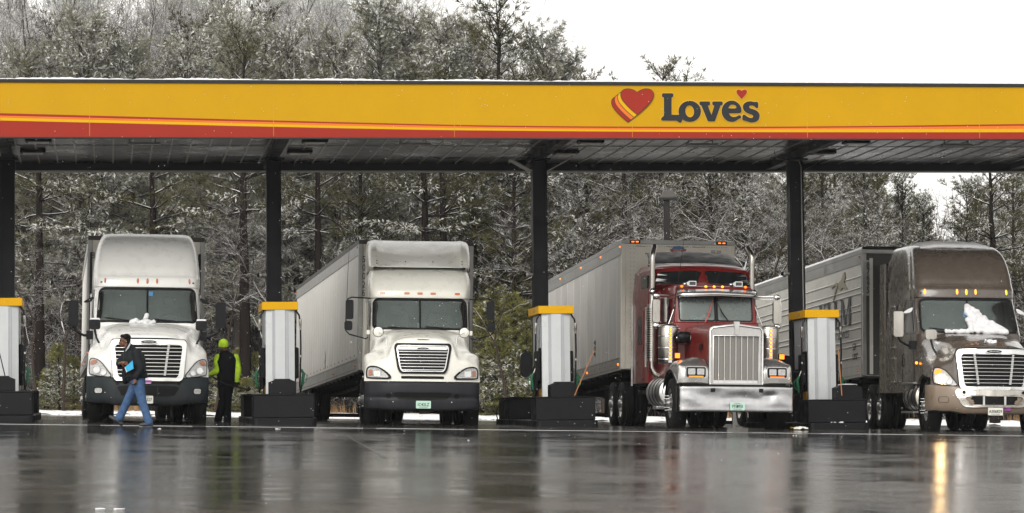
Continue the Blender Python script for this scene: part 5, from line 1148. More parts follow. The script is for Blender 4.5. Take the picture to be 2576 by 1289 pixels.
# ================================================================== TRAILERS
M['mudpale'] = mat('mudflap_pale', (.45, .45, .43), .6)
M['seaml'] = mat('seam_light', (.66, .65, .62), .35)
def trailer(near, far, Dn, Df, label, style, num):
    pn = at(near[0], near[1], Dn); pf = at(far[0], far[1], Df); d = pf-pn; L = 16.1
    ang = math.atan2(-d.x, d.y); pitch = d.z/math.hypot(d.x, d.y)
    ex = Vector((math.cos(ang), math.sin(ang), 0)); P = pn+ex*1.3
    root = empty('semi_trailer', P, label, 'trailer', 'box trailers behind the trucks')
    H = 4.11
    c = P-ex; dd_ = P+ex; ls = (gz(dd_.x, dd_.y)-gz(c.x, c.y))/2
    frame_on_ground(root, P, ang, pitch=pitch, zo=pn.z+ls*1.3-H); bpy.context.view_layer.update()
    hw = 1.295; W0 = 1.16; side = {'white': M['tailw'], 'plain': M['tailw'], 'grey': M['tailg'], 'ribbed': M['trail4']}[style]
    mb = MB(); mb.box(-hw, hw, .02, L, W0, H-.02); body = mb.build('box_body', side, root)
    mb = MB(); mb.box(-hw+.02, hw-.02, .0, .018, W0+.02, H-.05); fw = mb.build('front_wall', M['tdark'] if style == 'ribbed' else M['tfront'], root)
    for s in (-1, 1):
        mb = MB(); mb.box(s*(hw-.10), s*(hw+.012), -.012, .10, W0, H-.03); mb.build('corner_post', M['tgrey'] if style != 'grey' else M['tfront'], root, bevel=.02)
    mb = MB(); mb.box(-hw-.012, hw+.012, -.02, L+.01, H-.10, H+.0); mb.build('top_rail', M['tdark'] if style in ('white', 'plain') else M['tgrey'], root, bevel=.01)
    for s in (-1, 1): mb = MB(); mb.box(s*hw, s*(hw+.015), .0, L, H-.34, H-.105); mb.build('upper_side_rail', M['tgrey'], root)
    for s in (-1, 1): mb = MB(); mb.box(s*(hw-.03), s*(hw+.02), .1, L, W0-.02, W0+.28); [(mb.box(s*(hw+.015), s*(hw+.023), v, v+.022, W0+.03, W0+.05, 1), mb.box(s*(hw+.015), s*(hw+.023), v+.05, v+.068, W0+.24, W0+.255, 1)) for v in np.arange(.25, L-.2, .11)]; mb.build('lower_side_rail', [M['tgrey'] if style != 'ribbed' else M['trail4'], M['under']], root)
    mb = MB()
    if style == 'ribbed':
        for s in (-1, 1):
            w_ = H-.62; k = 0
            while w_ > W0+.4:
                mb.tube([(s*(hw+.008), .12, w_), (s*(hw+.008), L-.1, w_)], .017, 6); w_ -= (.27 if k % 2 == 0 else .13); k += 1
        mb.build('side_ribs', mat('rib_white', (.66, .65, .62), .3), root)
        mb = MB()
        for s in (-1, 1):
            for v in np.arange(.4, L, .41):
                for w_ in np.arange(W0+.4, H-.45, .1): mb.box(s*(hw+.001), s*(hw+.004), v-.006, v+.006, w_, w_+.012)
        mb.build('rivet_rows', M['tgrey'], root)
    else:
        st = 1.22 if style == 'grey' else .61
        for s in (-1, 1):
            mb = MB()
            for v in np.arange(.7, L-.2, st): mb.box(s*(hw-.004), s*(hw+.0035), v-.014, v+.014, W0+.285, H-.345)
            mb.build('panel_seams', M['seaml'], root)
        mb = MB()
        for s in (-1, 1):
            for v in np.arange(.5, L-.5, .9): mb.box(s*(hw+.021), s*(hw+.0235), v, v+.14, W0+.33-.22*(style == 'grey'), W0+.37-.22*(style == 'grey'))
        mb.build('reflective_tape', mat('tape_red', (.30, .08, .06), .5), root)
    # marker lights along the upper rail
    for v in ([.15, 3.2, 6.6, 10.5, 15.9] if style == 'grey' else [.2, 15.9]):
        mb = MB(); mb.ball((-hw-.018, v, H-.16), .024, 7); mb.build('side_marker', M['orangelit'] if style == 'grey' else M['amber'], root)
    for v in (.3, 5.3):
        mb = MB(); mb.ball((-hw-.025, v, W0+.12), .030, 7); mb.build('side_marker', M['orangelit'] if style == 'grey' else M['amber'], root)
    # landing gear, underframe
    mb = MB()
    for s in (-1, 1): mb.box(s*.85-.06, s*.85+.06, 2.6, 2.75, .32, W0); mb.box(s*.85-.15, s*.85+.15, 2.55, 2.8, .29, .32); mb.box(s*.5, s*.56, .5, L-1, W0-.18, W0-.02)
    for v in np.arange(.6, L, 1.0): mb.box(-1.2, 1.2, v, v+.05, W0-.12, W0-.02)
    mb.box(-1.2, 1.2, L-.1, L, .5, .6); mb.box(-1.0, -.95, L-.1, L, .5, W0); mb.box(.95, 1.0, L-.1, L, .5, W0)
    mb.build('underframe', M['under'], root)
    for a in (12.6, 13.85):
        for s in (-1, 1): wheel(root, s*1.14, a, .51, .26, s, dual=True, gw=local_ground(root, s*1.1, a), rimmat='steel')
    for s in (-1, 1): mb = MB(); mb.box(s*.72, s*1.26, 14.7, 14.72, .2, 1.0); mb.build('mud_flap', M['mudpale'], root)
    mb = MB(); mb.box(-1.2, 1.2, L+.01, L+.03, W0+.1, H-.15); mb.build('rear_door', side, root)
    # numbers
    if num:
        for sgn in (-1, 1):
            for k, ch in enumerate(num):
                if style == 'white' or style == 'plain':
                    place_mesh('number', text_mesh(ch, .21, .004, .8), M['ink'], Matrix.Translation((sgn*1.19, -.025, H-.45-k*.19)) @ FRONT, fw)
                elif sgn < 0:
                    place_mesh('number', text_mesh(ch, .19, .004, .85, offset=.006), M['ink'], Matrix.Translation((-1.165, -.03, H-.38-k*.146)) @ FRONT, fw)
    return root, hw, W0, H
tr1, *_ = trailer((213, 592), (200, 680), 66.6, 82.6, 'box trailer almost hidden behind the leftmost white truck', 'plain', '8')
tr2, hw_, W0_, H_ = trailer((894.7, 601.5), (739.7, 721), 66.7, 82.6, 'long white ribbed box trailer of the off-white truck, right of the second pump', 'white', '50026')
tr3, *_ = trailer((1555, 601), (1338, 722), 67.2, 83.2, 'plain grey-white box trailer of the red truck with lit orange marker lights', 'grey', '')
tr4, *_ = trailer((2161, 625), (1810, 748), 68.8, 84.7, 'refrigerated trailer with horizontal ribs and dark lettering behind the fourth pump', 'ribbed', '87695')
# details of the second trailer side
mb = MB(); mb.tube([(-1.305, 7.5, 1.50), (-1.305, 7.62, 1.66), (-1.305, 7.5, 1.82), (-1.305, 7.6, 1.95)], .014, 5); mb.tube([(-1.305, 7.4, 1.7), (-1.305, 7.75, 1.66)], .012, 5); mb.build('side_emblem', M['tgrey'], tr2)
mb = MB(); mb.prism(smooth_outline([(4.0, 2.2), (1.2, 2.2), (1.0, 2.2), (1.0, 2.1)], 2), lambda a, b, d: (-d, a*.001, b), 0.1, .2)
# front wall of the third trailer: emblem, vent, lights, rivets
mb = MB(); e = ell(.0, 3.88, .16, .10, 0, 26); mb.prism(e, lambda a, b, d: (a, d, b), -.022, -.004); eb = mb.build('maker_badge', M['bluelogo'], tr3)
mb = MB(); mb.prism([(-.19, 3.91), (.19, 3.91), (.16, 3.835), (-.16, 3.835)][::-1], lambda a, b, d: (a, d, b), -.032, -.02); rb = mb.build('badge_band', M['redlogo'], eb)
place_mesh('badge_lettering', text_mesh('UTILITY', .07, .003, .9), M['plate'], Matrix.Translation((0, -.036, 3.872)) @ FRONT, eb)
mb = MB(); mb.prism(rrect(.72, 1.02, 3.72, 3.93, .03, 3), lambda a, b, d: (a, d, b), -.012, -.004); vn = mb.build('front_vent', M['tfront'], tr3, bevel=.004)
mb = MB()
for k in range(4):
    for q in (0, 1): mb.box(.755+q*.13, .86+q*.13, -.018, -.012, 3.76+k*.038, 3.775+k*.038)
mb.build('vent_slots', M['ink'], vn)
for u in (-1.0, 1.0):
    mb = MB(); mb.box(u-.12, u+.12, -.045, -.02, H_-.085, H_-.015); b = mb.build('lamp_bracket', M['black'], tr3)
    for q in (-.05, .05):
        mb = MB(); mb.box(u+q-.032, u+q+.032, -.052, -.045, H_-.064, H_-.036); mb.build('front_marker_light', M['orangelit'], b)
mb = MB()
for u in np.arange(-1.15, 1.16, .055): mb.box(u, u+.012, -.006, -.001, 3.955, 3.967)
for w_ in np.arange(1.3, 3.95, .10):
    for u in (-1.10, -1.02, 1.10): mb.box(u, u+.012, -.006, -.001, w_, w_+.012)
mb.build('rivet_rows', M['ink'], tr3)
mb = MB(); random.seed(9)
for c0, n in ((-.75, 3), (-.05, 6), (.55, 4)):
    pts = [(c0-.22+k*.1, -.004, 4.0-.03+random.uniform(-.015, .015)) for k in range(n)]; mb.tube(pts, .005, 4)
mb.build('sealant_streak', M['ink'], tr3)
mb = MB(); mb.ball((-1.27, 16.15, 3.95), .05, 8); mb.build('tail_marker', M['redlit'], tr3)
mb = MB()
for k in range(3):
    mb.tube([(-1.312, 4.05+.16*q, 1.98-k*.14+.03*math.cos(q*3.1)) for q in range(2)], .012, 4); mb.tube([(-1.312, 4.05, 1.98-k*.14), (-1.312, 4.05, 1.9-k*.14)], .010, 4)
mb.build('side_marking', M['ink'], tr3)
# fourth trailer: lettering, wordless animal-like mark left as a plain swash, size marks, white strip
def side_text(t, size, v, w_, m, par, sq=1.0, off=.0):
    return place_mesh('side_lettering', text_mesh(t, size, .004, sq, space=1.05, offset=off), m, Matrix.Translation((-1.318, v, w_)) @ LEFTS, par)
for k, (ch, v, s, h) in enumerate((('M', 1.50, .95, .62), ('L', 2.38, .95, .62), ('L', 3.05, .95, .62), ('K', 3.80, .95, .62))):
    # tall serif capitals
    o = MB(); Hh = 1.0; w0 = 0.0; x = -1.330
    def st(v0, v1, a, b, th=.14): o.hexa([(x, v0+th/2, a), (x, v0-th/2, a), (x+.01, v0-th/2, a), (x+.01, v0+th/2, a), (x, v1+th/2, b), (x, v1-th/2, b), (x+.01, v1-th/2, b), (x+.01, v1+th/2, b)])
    def bar(v0, v1, a, b): o.box(x, x+.01, v0, v1, a, b)
    if ch == 'M':
        st(v+.62, v+.62, w0, w0+Hh, .10); st(v-.62, v-.62, w0, w0+Hh, .24); st(v+.02, v+.58, w0+.05, w0+Hh, .26); st(v+.0, v-.58, w0+.05, w0+Hh, .10)
        bar(v+.45, v+.80, w0, w0+.045); bar(v-.85, v-.42, w0, w0+.045); bar(v+.5, v+.85, w0+Hh-.045, w0+Hh); bar(v-.88, v-.5, w0+Hh-.045, w0+Hh)
    elif ch == 'L':
        st(v+.22, v+.22, w0, w0+Hh, .24); bar(v-.42, v+.42, w0, w0+.05); bar(v-.42, v-.32, w0, w0+.30); bar(v+.02, v+.45, w0+Hh-.045, w0+Hh)
    else:
        st(v+.35, v+.35, w0, w0+Hh, .24); st(v+.1, v-.4, w0+.5, w0+Hh, .10); st(v-.45, v+.1, w0, w0+.55, .24); bar(v+.12, v+.6, w0+Hh-.045, w0+Hh); bar(v-.6, v-.2, w0+Hh-.045, w0+Hh)
    o.v = [(p[0], v+(p[1]-v)*.62, 2.40+p[2]*.66) for p in o.v]; o.build('side_lettering', M['inkt'], tr4)
side_text('TRANSPORT SERVICES', .26, 2.55, 2.20, M['inkt'], tr4, 1.0)
side_text("53'", .22, .68, 1.86, M['ink'], tr4, 1.3, .004); side_text("13'6\"", .20, .62, 1.63, M['ink'], tr4, 1.2, .004)
mb = MB()
for pl in ([(6.2, 3.15), (6.0, 3.42), (5.55, 3.50), (5.3, 3.72), (5.0, 3.80), (4.95, 3.55), (5.1, 3.35), (4.6, 3.0), (5.4, 3.15), (5.7, 3.05)], [(7.5, 3.35), (7.2, 3.25), (6.6, 3.35), (6.35, 3.25), (6.7, 3.05), (7.0, 2.6), (6.55, 3.0), (6.2, 3.3), (6.3, 3.45), (6.9, 3.4), (7.3, 3.38)]):
    mb.prism([(1.35+(a-4.6)*.58, 3.05+(b-2.6)*.54) for a, b in pl], lambda a, b, d: (d, a, b), -1.327, -1.30)
mb.build('beige_swash', M['beige'], tr4)
mb = MB(); mb.box(-1.13, -1.05, -.03, -.02, 1.2, 3.9); mb.build('white_strip', M['plate'], tr4)
mb = MB(); mb.box(-1.23, -1.10, -.028, -.022, 3.02, 3.85); mb.build('number_backing', M['tgrey'], tr4)
# refrigeration unit on the front wall, dark, and snow on the roof edge
mb = MB(); mb.box(-.85, .85, -.45, -.02, 2.0, 3.75); ru = mb.build('cooling_unit', M['black'], tr4, bevel=.04)
mb = MB(); random.seed(14); rowa = []
for k, (dx, dz) in enumerate(((-1.31, .0), (-1.30, .05), (-1.15, .075), (1.3, .06))):
    rowa.append([(dx, v, 4.11+dz+random.uniform(-.006, .006)*(dz > 0)) for v in np.linspace(-.02, 16, 90)])
mb.grid(rowa); o = mb.build('roof_snow', M['snow'], None); o.matrix_world = tr4.matrix_world.copy(); tag(o, 'snow along the roof of the ribbed trailer', 'snow', 'snow left on the trucks')
# corner of a fifth vehicle peeping in at the right edge: dark rounded mirror
# ================================================================== PEOPLE
M['skin'] = mat('brown_skin', (.13, .058, .032), .5, spec=.3, var=.1)
M['hair'] = mat('black_hair', (.005, .0045, .0045), .6, spec=.08)
M['jacket'] = mat('dark_quilted_jacket', (.009, .011, .013), .6, spec=.12, var=.3, vscale=9, bump=.5, bscale=14)
M['jeans'] = mat('blue_jeans', (.050, .095, .19), .85, spec=.1, var=.22, vscale=14, bump=.4, bscale=22)
M['shoe'] = mat('dark_shoe', (.018, .018, .02), .5)
M['sole'] = mat('shoe_sole', (.25, .25, .25), .6)
M['hiviz'] = mat('high_visibility_yellow', (.52, .80, .03), .75, var=.28, vscale=9, bump=.9, bscale=13)
M['vest'] = mat('black_vest', (.006, .007, .009), .7, spec=.1, var=.3, bump=.5, bscale=12)
M['trousers'] = mat('black_trousers', (.005, .006, .008), .8, spec=.08, var=.25, bump=.4, bscale=14)
M['folder'] = mat('blue_folder', (.03, .36, .62), .4)
M['paper'] = mat('paper', (.7, .68, .6), .6)
def Z5(zx, zy, Y): return at(258.9+zx*.2008, 822+zy*.2008, Y)
def limb(mb, pts, rs, n=14, ends=True):
    pts = [Vector(p) for p in pts]
    P = catmull([tuple(p) for p in pts], 5); Rr = catmull([(r, 0, 0) for r in rs], 5)[:, 0]
    mb.tube([tuple(p) for p in P], list(map(float, Rr)), n)
    if ends: mb.ball(tuple(P[0]), float(Rr[0]), 7); mb.ball(tuple(P[-1]), float(Rr[-1]), 7)
def rings(mb, pts, ra, rb, A_, n=20):
    """stack of ellipses: half widths ra along A_, rb across"""
    vs = []; m = len(pts)
    Pp = catmull([tuple(p) for p in pts], 4); Ra = catmull([(r, 0, 0) for r in ra], 4)[:, 0]; Rb = catmull([(r, 0, 0) for r in rb], 4)[:, 0]
    A_ = Vector(A_).normalized()
    for i, p in enumerate(Pp):
        t = Vector(Pp[min(i+1, len(Pp)-1)])-Vector(Pp[max(0, i-1)]); a = (A_-t*A_.dot(t)/t.dot(t)).normalized(); b = t.cross(a).normalized()
        for k in range(n):
            q = 2*math.pi*k/n; vs.append(Vector(p)+a*Ra[i]*math.cos(q)+b*Rb[i]*math.sin(q))
    fs = [(i*n+k, i*n+(k+1) % n, (i+1)*n+(k+1) % n, (i+1)*n+k) for i in range(len(Pp)-1) for k in range(n)]
    mb.add(vs, fs+[list(range(n))[::-1], list(range((len(Pp)-1)*n, len(Pp)*n))], 0, True)
def fuse(mb, name, m, root, vox=.012, sm=2):
    """melt overlapping shapes into one continuous surface"""
    c = Vector(root.location); mb.v = [tuple(Vector(p)-c) for p in mb.v]
    o = mb.build(name, m, root)
    r = o.modifiers.new('r', 'REMESH'); r.mode = 'VOXEL'; r.voxel_size = vox; r.use_smooth_shade = True
    s = o.modifiers.new('s', 'SMOOTH'); s.factor = .5; s.iterations = sm
    return o
def head(mb, c, fwd, up, s=1.0):
    """skull, face, nose, chin, ears, eyes"""
    f = Vector(fwd).normalized(); u = Vector(up).normalized(); l = u.cross(f).normalized(); c = Vector(c)
    def P(a, b, d): return c+f*a*s+l*b*s+u*d*s
    def el(a, b, d, ra, rb, rd):
        i0 = len(mb.v); mb.ball((0, 0, 0), 1, 9)
        for i in range(i0, len(mb.v)): x, y, z = mb.v[i]; mb.v[i] = tuple(P(a+x*ra, b+y*rb, d+z*rd))
    el(-.008, 0, .03, .098, .075, .092); el(.028, 0, -.045, .062, .058, .072); el(.045, 0, -.088, .035, .032, .026)
    el(.088, 0, .012, .014, .035, .010)
    mb.tube([P(.082, 0, .005), P(.100, 0, -.02), P(.112, 0, -.038), P(.092, 0, -.047)], [.010, .012, .015, .010], 8)
    el(.085, 0, -.066, .013, .022, .006); el(.083, 0, -.078, .012, .020, .006)
    for q in (-1, 1): el(-.005, q*.078, -.015, .018, .008, .032); el(.075, q*.035, -.035, .02, .02, .02)
    return P
def hand(mb, wrist, dirv, palm_n, thumb_side, curl=.5, s=1.0):
    w_ = Vector(wrist); d = Vector(dirv).normalized(); n_ = Vector(palm_n); n_ = (n_-d*n_.dot(d)).normalized(); a = d.cross(n_).normalized()*thumb_side
    mb.tube([tuple(w_), tuple(w_+d*.03*s), tuple(w_+d*.075*s), tuple(w_+d*.095*s)], [.026*s, .033*s, .038*s, .032*s], 10)
    for k, (o, L_) in enumerate(((.030, .072), (.010, .082), (-.011, .076), (-.031, .060))):
        p0 = w_+d*.085*s+a*o*s; c1 = curl*.7; p1 = p0+(d*math.cos(c1)+n_*math.sin(c1))*L_*.45*s; c2 = curl*1.6; p2 = p1+(d*math.cos(c2)+n_*math.sin(c2))*L_*.32*s; c3 = curl*2.3; p3 = p2+(d*math.cos(c3)+n_*math.sin(c3))*L_*.25*s
        mb.tube([tuple(p0), tuple(p1), tuple(p2), tuple(p3)], [.0105*s, .0098*s, .009*s, .0075*s], 8); mb.ball(tuple(p3), .0075*s, 5)
    t0 = w_+d*.03*s+a*.028*s; t1 = t0+(d*.6+a*.7+n_*.3).normalized()*.035*s; t2 = t1+(d*.8+a*.2+n_*.5).normalized()*.03*s
    mb.tube([tuple(t0), tuple(t1), tuple(t2)], [.014*s, .0115*s, .009*s], 8); mb.ball(tuple(t2), .009*s, 5)
def shoe(mb, ankle, toe, heel_drop=.07):
    a = Vector(ankle); t = Vector(toe); d = (t-a); 
    mb.tube([tuple(a-d*.22+Vector((0, 0, -.02))), tuple(a+d*.2), tuple(a+d*.65), tuple(t)], [.042, .050, .047, .032], 12); mb.ball(tuple(a-d*.22+Vector((0, 0, -.02))), .043, 7); mb.ball(tuple(t), .034, 7); mb.ball(tuple(a+Vector((0, 0, .03))), .05, 7)
# ---- walking man
Yn, Yf, Yc = 57.84, 58.2, 58.0
c0 = Z5(400, 1235, Yc); c0.z = gz(c0.x, c0.y)
man = empty('person', c0, 'man in dark jacket and blue jeans walking left, holding a light blue folder', 'person')
hip = Z5(432, 665, Yc); waist = Z5(415, 560, Yc); chest = Z5(372, 400, Yc); neckb = Z5(330, 290, Yc); neckt = Z5(300, 235, Yc); hc = Z5(272, 172, Yc)
hipN, hipF = Z5(440, 690, Yn+.06), Z5(425, 690, Yf-.04)
kneeF, ankF, toeF = Z5(325, 890, Yf-.08), Z5(205, 1140, Yf-.1), Z5(95, 1118, Yf-.1)      # leading leg
kneeN, ankN, toeN = Z5(492, 930, Yn+.04), Z5(575, 1185, Yn), Z5(470, 1232, Yn)          # trailing leg, drawn back
shN, elN, wrN = Z5(425, 330, Yn-.02), Z5(468, 530, Yn-.06), Z5(405, 640, Yn-.08)
shF, elF, wrF = Z5(320, 335, Yf+.0), Z5(215, 450, Yf-.08), Z5(250, 452, Yn-.14)
mb = MB(); facing = Vector((-1, -.22, -.05))
head(mb, hc, facing, (0.06, 0, 1), 1.02)
limb(mb, [neckb, neckt, hc+Vector((.015, 0, -.04))], [.065, .058, .055]); rings(mb, [hip, waist, chest, neckb], [.13, .125, .15, .08], [.17, .15, .19, .10], (1, 0, 0))
limb(mb, [hipN, kneeN, ankN], [.085, .058, .042]); limb(mb, [hipF, kneeF, ankF], [.085, .058, .042])
limb(mb, [shN, elN, wrN], [.055, .042, .028]); limb(mb, [shF, elF, wrF+Vector((-.06, .05, 0))], [.055, .042, .028])
hand(mb, wrN+Vector((0, 0, -.01)), (-.12, -.05, -1), (-1, 0, -.1), 1, .9); hand(mb, wrF+Vector((-.045, .02, .01)), (1, -.15, -.12), (0, 1, -.3), -1, .55)
body = fuse(mb, 'body', M['skin'], man, .0065, 1)
# face details
f = facing.normalized(); up = Vector((.06, 0, 1)); l = up.cross(f).normalized()
mb = MB()
for q in (-1, 1): mb.ball(tuple(hc+f*.083+l*q*.034+up*.005-c0), .011, 6)
mb.build('eyes', M['black'], man)
mb = MB()
for q in (-1, 1): mb.tube([tuple(hc+f*.094+l*q*.018+up*.026-c0), tuple(hc+f*.088+l*q*.05+up*.024-c0)], .006, 6)
mb.build('eyebrows', M['hair'], man)
mb = MB(); i0 = 0
def hair_el(a, b, d, ra, rb, rd):
    i0 = len(mb.v); mb.ball((0, 0, 0), 1, 9)
    for i in range(i0, len(mb.v)): x, y, z = mb.v[i]; mb.v[i] = tuple(hc+f*(a+x*ra)+l*(b+y*rb)+up*(d+z*rd))
hair_el(-.022, 0, .055, .100, .084, .085); hair_el(-.062, 0, .0, .056, .078, .085); hair_el(.045, 0, .098, .05, .06, .035)
fuse(mb, 'hair', M['hair'], man, .009, 1)
# jeans
mb = MB(); rings(mb, [hip+Vector((0, 0, -.06)), hip+Vector((0, 0, .02)), waist+Vector((0, 0, -.04))], [.155, .155, .15], [.19, .19, .175], (1, 0, 0))
limb(mb, [hipN, kneeN, lerp(kneeN, ankN, .6), ankN+Vector((.0, 0, -.01))], [.118, .088, .080, .082]); limb(mb, [hipF, kneeF, lerp(kneeF, ankF, .6), ankF], [.118, .088, .080, .084])
fuse(mb, 'jeans', M['jeans'], man, .012, 2)
# jacket
mb = MB(); rings(mb, [hip+Vector((.01, 0, .03)), waist, chest+Vector((.02, 0, 0)), neckb+Vector((.03, 0, -.02)), neckb+Vector((.02, 0, .05))], [.205, .20, .225, .15, .09], [.215, .21, .235, .17, .10], (1, 0, 0))
limb(mb, [shN, lerp(shN, elN, .55), elN, lerp(elN, wrN, .8)], [.105, .098, .092, .070]); limb(mb, [shF, elF, lerp(elF, wrF, .45)], [.10, .085, .062])
limb(mb, [neckb+Vector((.03, .0, .03)), neckb+Vector((-.01, 0, .075))], [.085, .075])
for k in range(4):
    p = lerp(hip, chest, .15+.25*k); rings(mb, [p+Vector((.01, 0, -.02)), p+Vector((.01, 0, .0)), p+Vector((.01, 0, .02))], [.20, .228, .20], [.20, .236, .20], (1, 0, 0))
limb(mb, [Z5(290, 560, Yf-.1), Z5(280, 680, Yf-.1)], [.09, .06])
fuse(mb, 'jacket', M['jacket'], man, .012, 2)
mb = MB(); limb(mb, [Z5(345, 200, Yn+.04), Z5(315, 260, Yn+.0), Z5(285, 300, Yn+.0)], [.016, .018, .012]); fuse(mb, 'collar', M['pumpgrey'], man, .008, 1)
mb = MB(); shoe(mb, ankF+Vector((0, 0, -.07)), toeF+Vector((0, 0, -.01))); fuse(mb, 'shoe', M['shoe'], man, .010, 1); mb = MB(); shoe(mb, ankN+Vector((.01, 0, -.05)), toeN+Vector((0, 0, .01))); fuse(mb, 'shoe', M['shoe'], man, .010, 1)
mb = MB(); mb.tube([tuple(ankN+Vector((.06, 0, -.10))-c0), tuple(toeN+Vector((-.02, 0, -.022))-c0)], [.03, .022], 8); mb.build('shoe_soles', M['sole'], man)
# folder in the hand: top-level
mb = MB(); q = [Z5(278, 500, Yn-.17), Z5(372, 418, Yn-.22), Z5(382, 520, Yn-.22), Z5(300, 562, Yn-.17)]; cf = q[0].copy()
fw_ = Vector((0, .012, 0)); mb.hexa([tuple(p-cf) for p in (q[3], q[2], q[2]+fw_, q[3]+fw_, q[0], q[1], q[1]+fw_, q[0]+fw_)]); fo = mb.build('folder', M['folder'], None); fo.location = cf
tag(fo, 'light blue folder held by the walking man', 'folder')
mb = MB(); fw2 = Vector((-.012, .014, -.008)); mb.hexa([tuple(p-cf+fw2) for p in (q[3], q[2], q[2]+fw_, q[3]+fw_, q[0], q[1], q[1]+fw_, q[0]+fw_)]); mb.build('papers', M['paper'], fo)
# ---- man at the tank
Yc = 63.4; c1 = Z5(1530, 1185, Yc); c1.z = gz(c1.x, c1.y)
man2 = empty('person', c1, 'man from behind in black vest, yellow sleeves and yellow knit hat beside the leftmost truck', 'person')
hc = Z5(1510, 235, Yc); nk = Z5(1530, 310, Yc); ch = Z5(1548, 430, Yc); wa = Z5(1545, 600, Yc); hp = Z5(1542, 690, Yc)
mb = MB(); facing = Vector((-.55, .84, -.05)); head(mb, hc, facing, (0, 0, 1), 1.0)
limb(mb, [ch+Vector((0, 0, .1)), nk, hc+Vector((0, 0, -.03))], [.08, .06, .055]); rings(mb, [hp, wa, ch, nk+Vector((0, 0, -.03))], [.16, .15, .20, .09], [.11, .10, .12, .07], (1, 0, 0))
sL, eL, wL = Z5(1440, 385, Yc), Z5(1428, 540, Yc-.05), Z5(1335, 595, Yc-.1); sR, eR, wR = Z5(1662, 385, Yc), Z5(1688, 545, Yc), Z5(1675, 680, Yc)
hl, hr = Z5(1505, 700, Yc), Z5(1585, 700, Yc); kl, kr = Z5(1500, 920, Yc), Z5(1560, 920, Yc+.03); al, ar = Z5(1440, 1150, Yc-.05), Z5(1558, 1150, Yc+.05)
for a, b, c_ in ((sL, eL, wL), (sR, eR, wR)): limb(mb, [a, b, c_], [.05, .042, .028])
limb(mb, [hl, kl, al], [.08, .055, .04]); limb(mb, [hr, kr, ar], [.08, .055, .04])
hand(mb, wL, (-1, .1, -.25), (0, 0, -1), 1, .8); hand(mb, wR, (-.1, 0, -1), (0, 1, 0), 1, .8)
fuse(mb, 'body', M['skin'], man2, .007, 1)
mb = MB(); i0 = 0; mb.ball(tuple(hc+Vector((0, 0, .045))), 1, 10, 0, (.108, .115, .110)); mb.tube([tuple(hc+Vector((0, 0, -.028))), tuple(hc+Vector((0, 0, .03)))], [.108, .112], 20); fuse(mb, 'knit_hat', M['hiviz'], man2, .009, 2)
mb = MB()
for a, b, c_ in ((sL, eL, wL), (sR, eR, wR)): limb(mb, [a, lerp(a, b, .5), b, lerp(b, c_, .95)], [.085, .085, .080, .052])
rings(mb, [ch+Vector((0, 0, -.1)), ch, nk+Vector((0, 0, -.06))], [.19, .20, .12], [.12, .12, .09], (1, 0, 0)); fuse(mb, 'sleeves', M['hiviz'], man2, .012, 1)
mb = MB(); rings(mb, [hp+Vector((0, 0, .02)), wa, ch+Vector((0, 0, -.05)), ch+Vector((0, 0, .04)), nk+Vector((.0, 0, -.04)), nk+Vector((0, 0, .03))], [.20, .20, .24, .235, .135, .085], [.15, .15, .165, .16, .12, .09], (1, 0, 0)); fuse(mb, 'vest', M['vest'], man2, .012, 2)
mb = MB(); rings(mb, [hp+Vector((0, 0, -.10)), hp, wa+Vector((0, 0, -.1))], [.19, .19, .18], [.14, .14, .13], (1, 0, 0)); limb(mb, [hl, kl, al+Vector((0, 0, -.02))], [.115, .092, .085]); limb(mb, [hr, kr, ar+Vector((0, 0, -.02))], [.115, .09, .085]); fuse(mb, 'trousers', M['trousers'], man2, .012, 2)
mb = MB(); shoe(mb, al+Vector((0, 0, -.08)), al+Vector((-.12, .08, -.10))); fuse(mb, 'shoe', M['shoe'], man2, .010, 1); mb = MB(); shoe(mb, ar+Vector((0, 0, -.08)), ar+Vector((.06, .16, -.10))); fuse(mb, 'shoe', M['shoe'], man2, .010, 1)
mb = MB(); hand(mb, wR+Vector((0, 0, .02)), (-.1, 0, -1), (0, 1, 0), 1, .9, 1.22); hand(mb, wL, (-1, .1, -.25), (0, 0, -1), 1, .9, 1.15); fuse(mb, 'gloves', M['black'], man2, .008, 1)
# fuel hose from pump to tank through his hands
mb = MB(); hpz = [Z5(1250, 640, Yc+.1), Z5(1310, 612, Yc-.05), Z5(1360, 622, Yc-.12), Z5(1450, 665, Yc-.14), Z5(1560, 720, Yc-.2), Z5(1665, 742, Yc-.15), Z5(1740, 770, Yc-.1), Z5(1810, 775, Yc), Z5(1835, 740, Yc)]
ch_ = hpz[0].copy(); P = catmull([tuple(p-ch_) for p in hpz], 5); mb.tube([tuple(p) for p in P], .017, 8); o = mb.build('fuel_hose', M['hose'], None); o.location = ch_; tag(o, 'black fuel hose running from the second pump through the man\'s hands to the truck', 'hose')

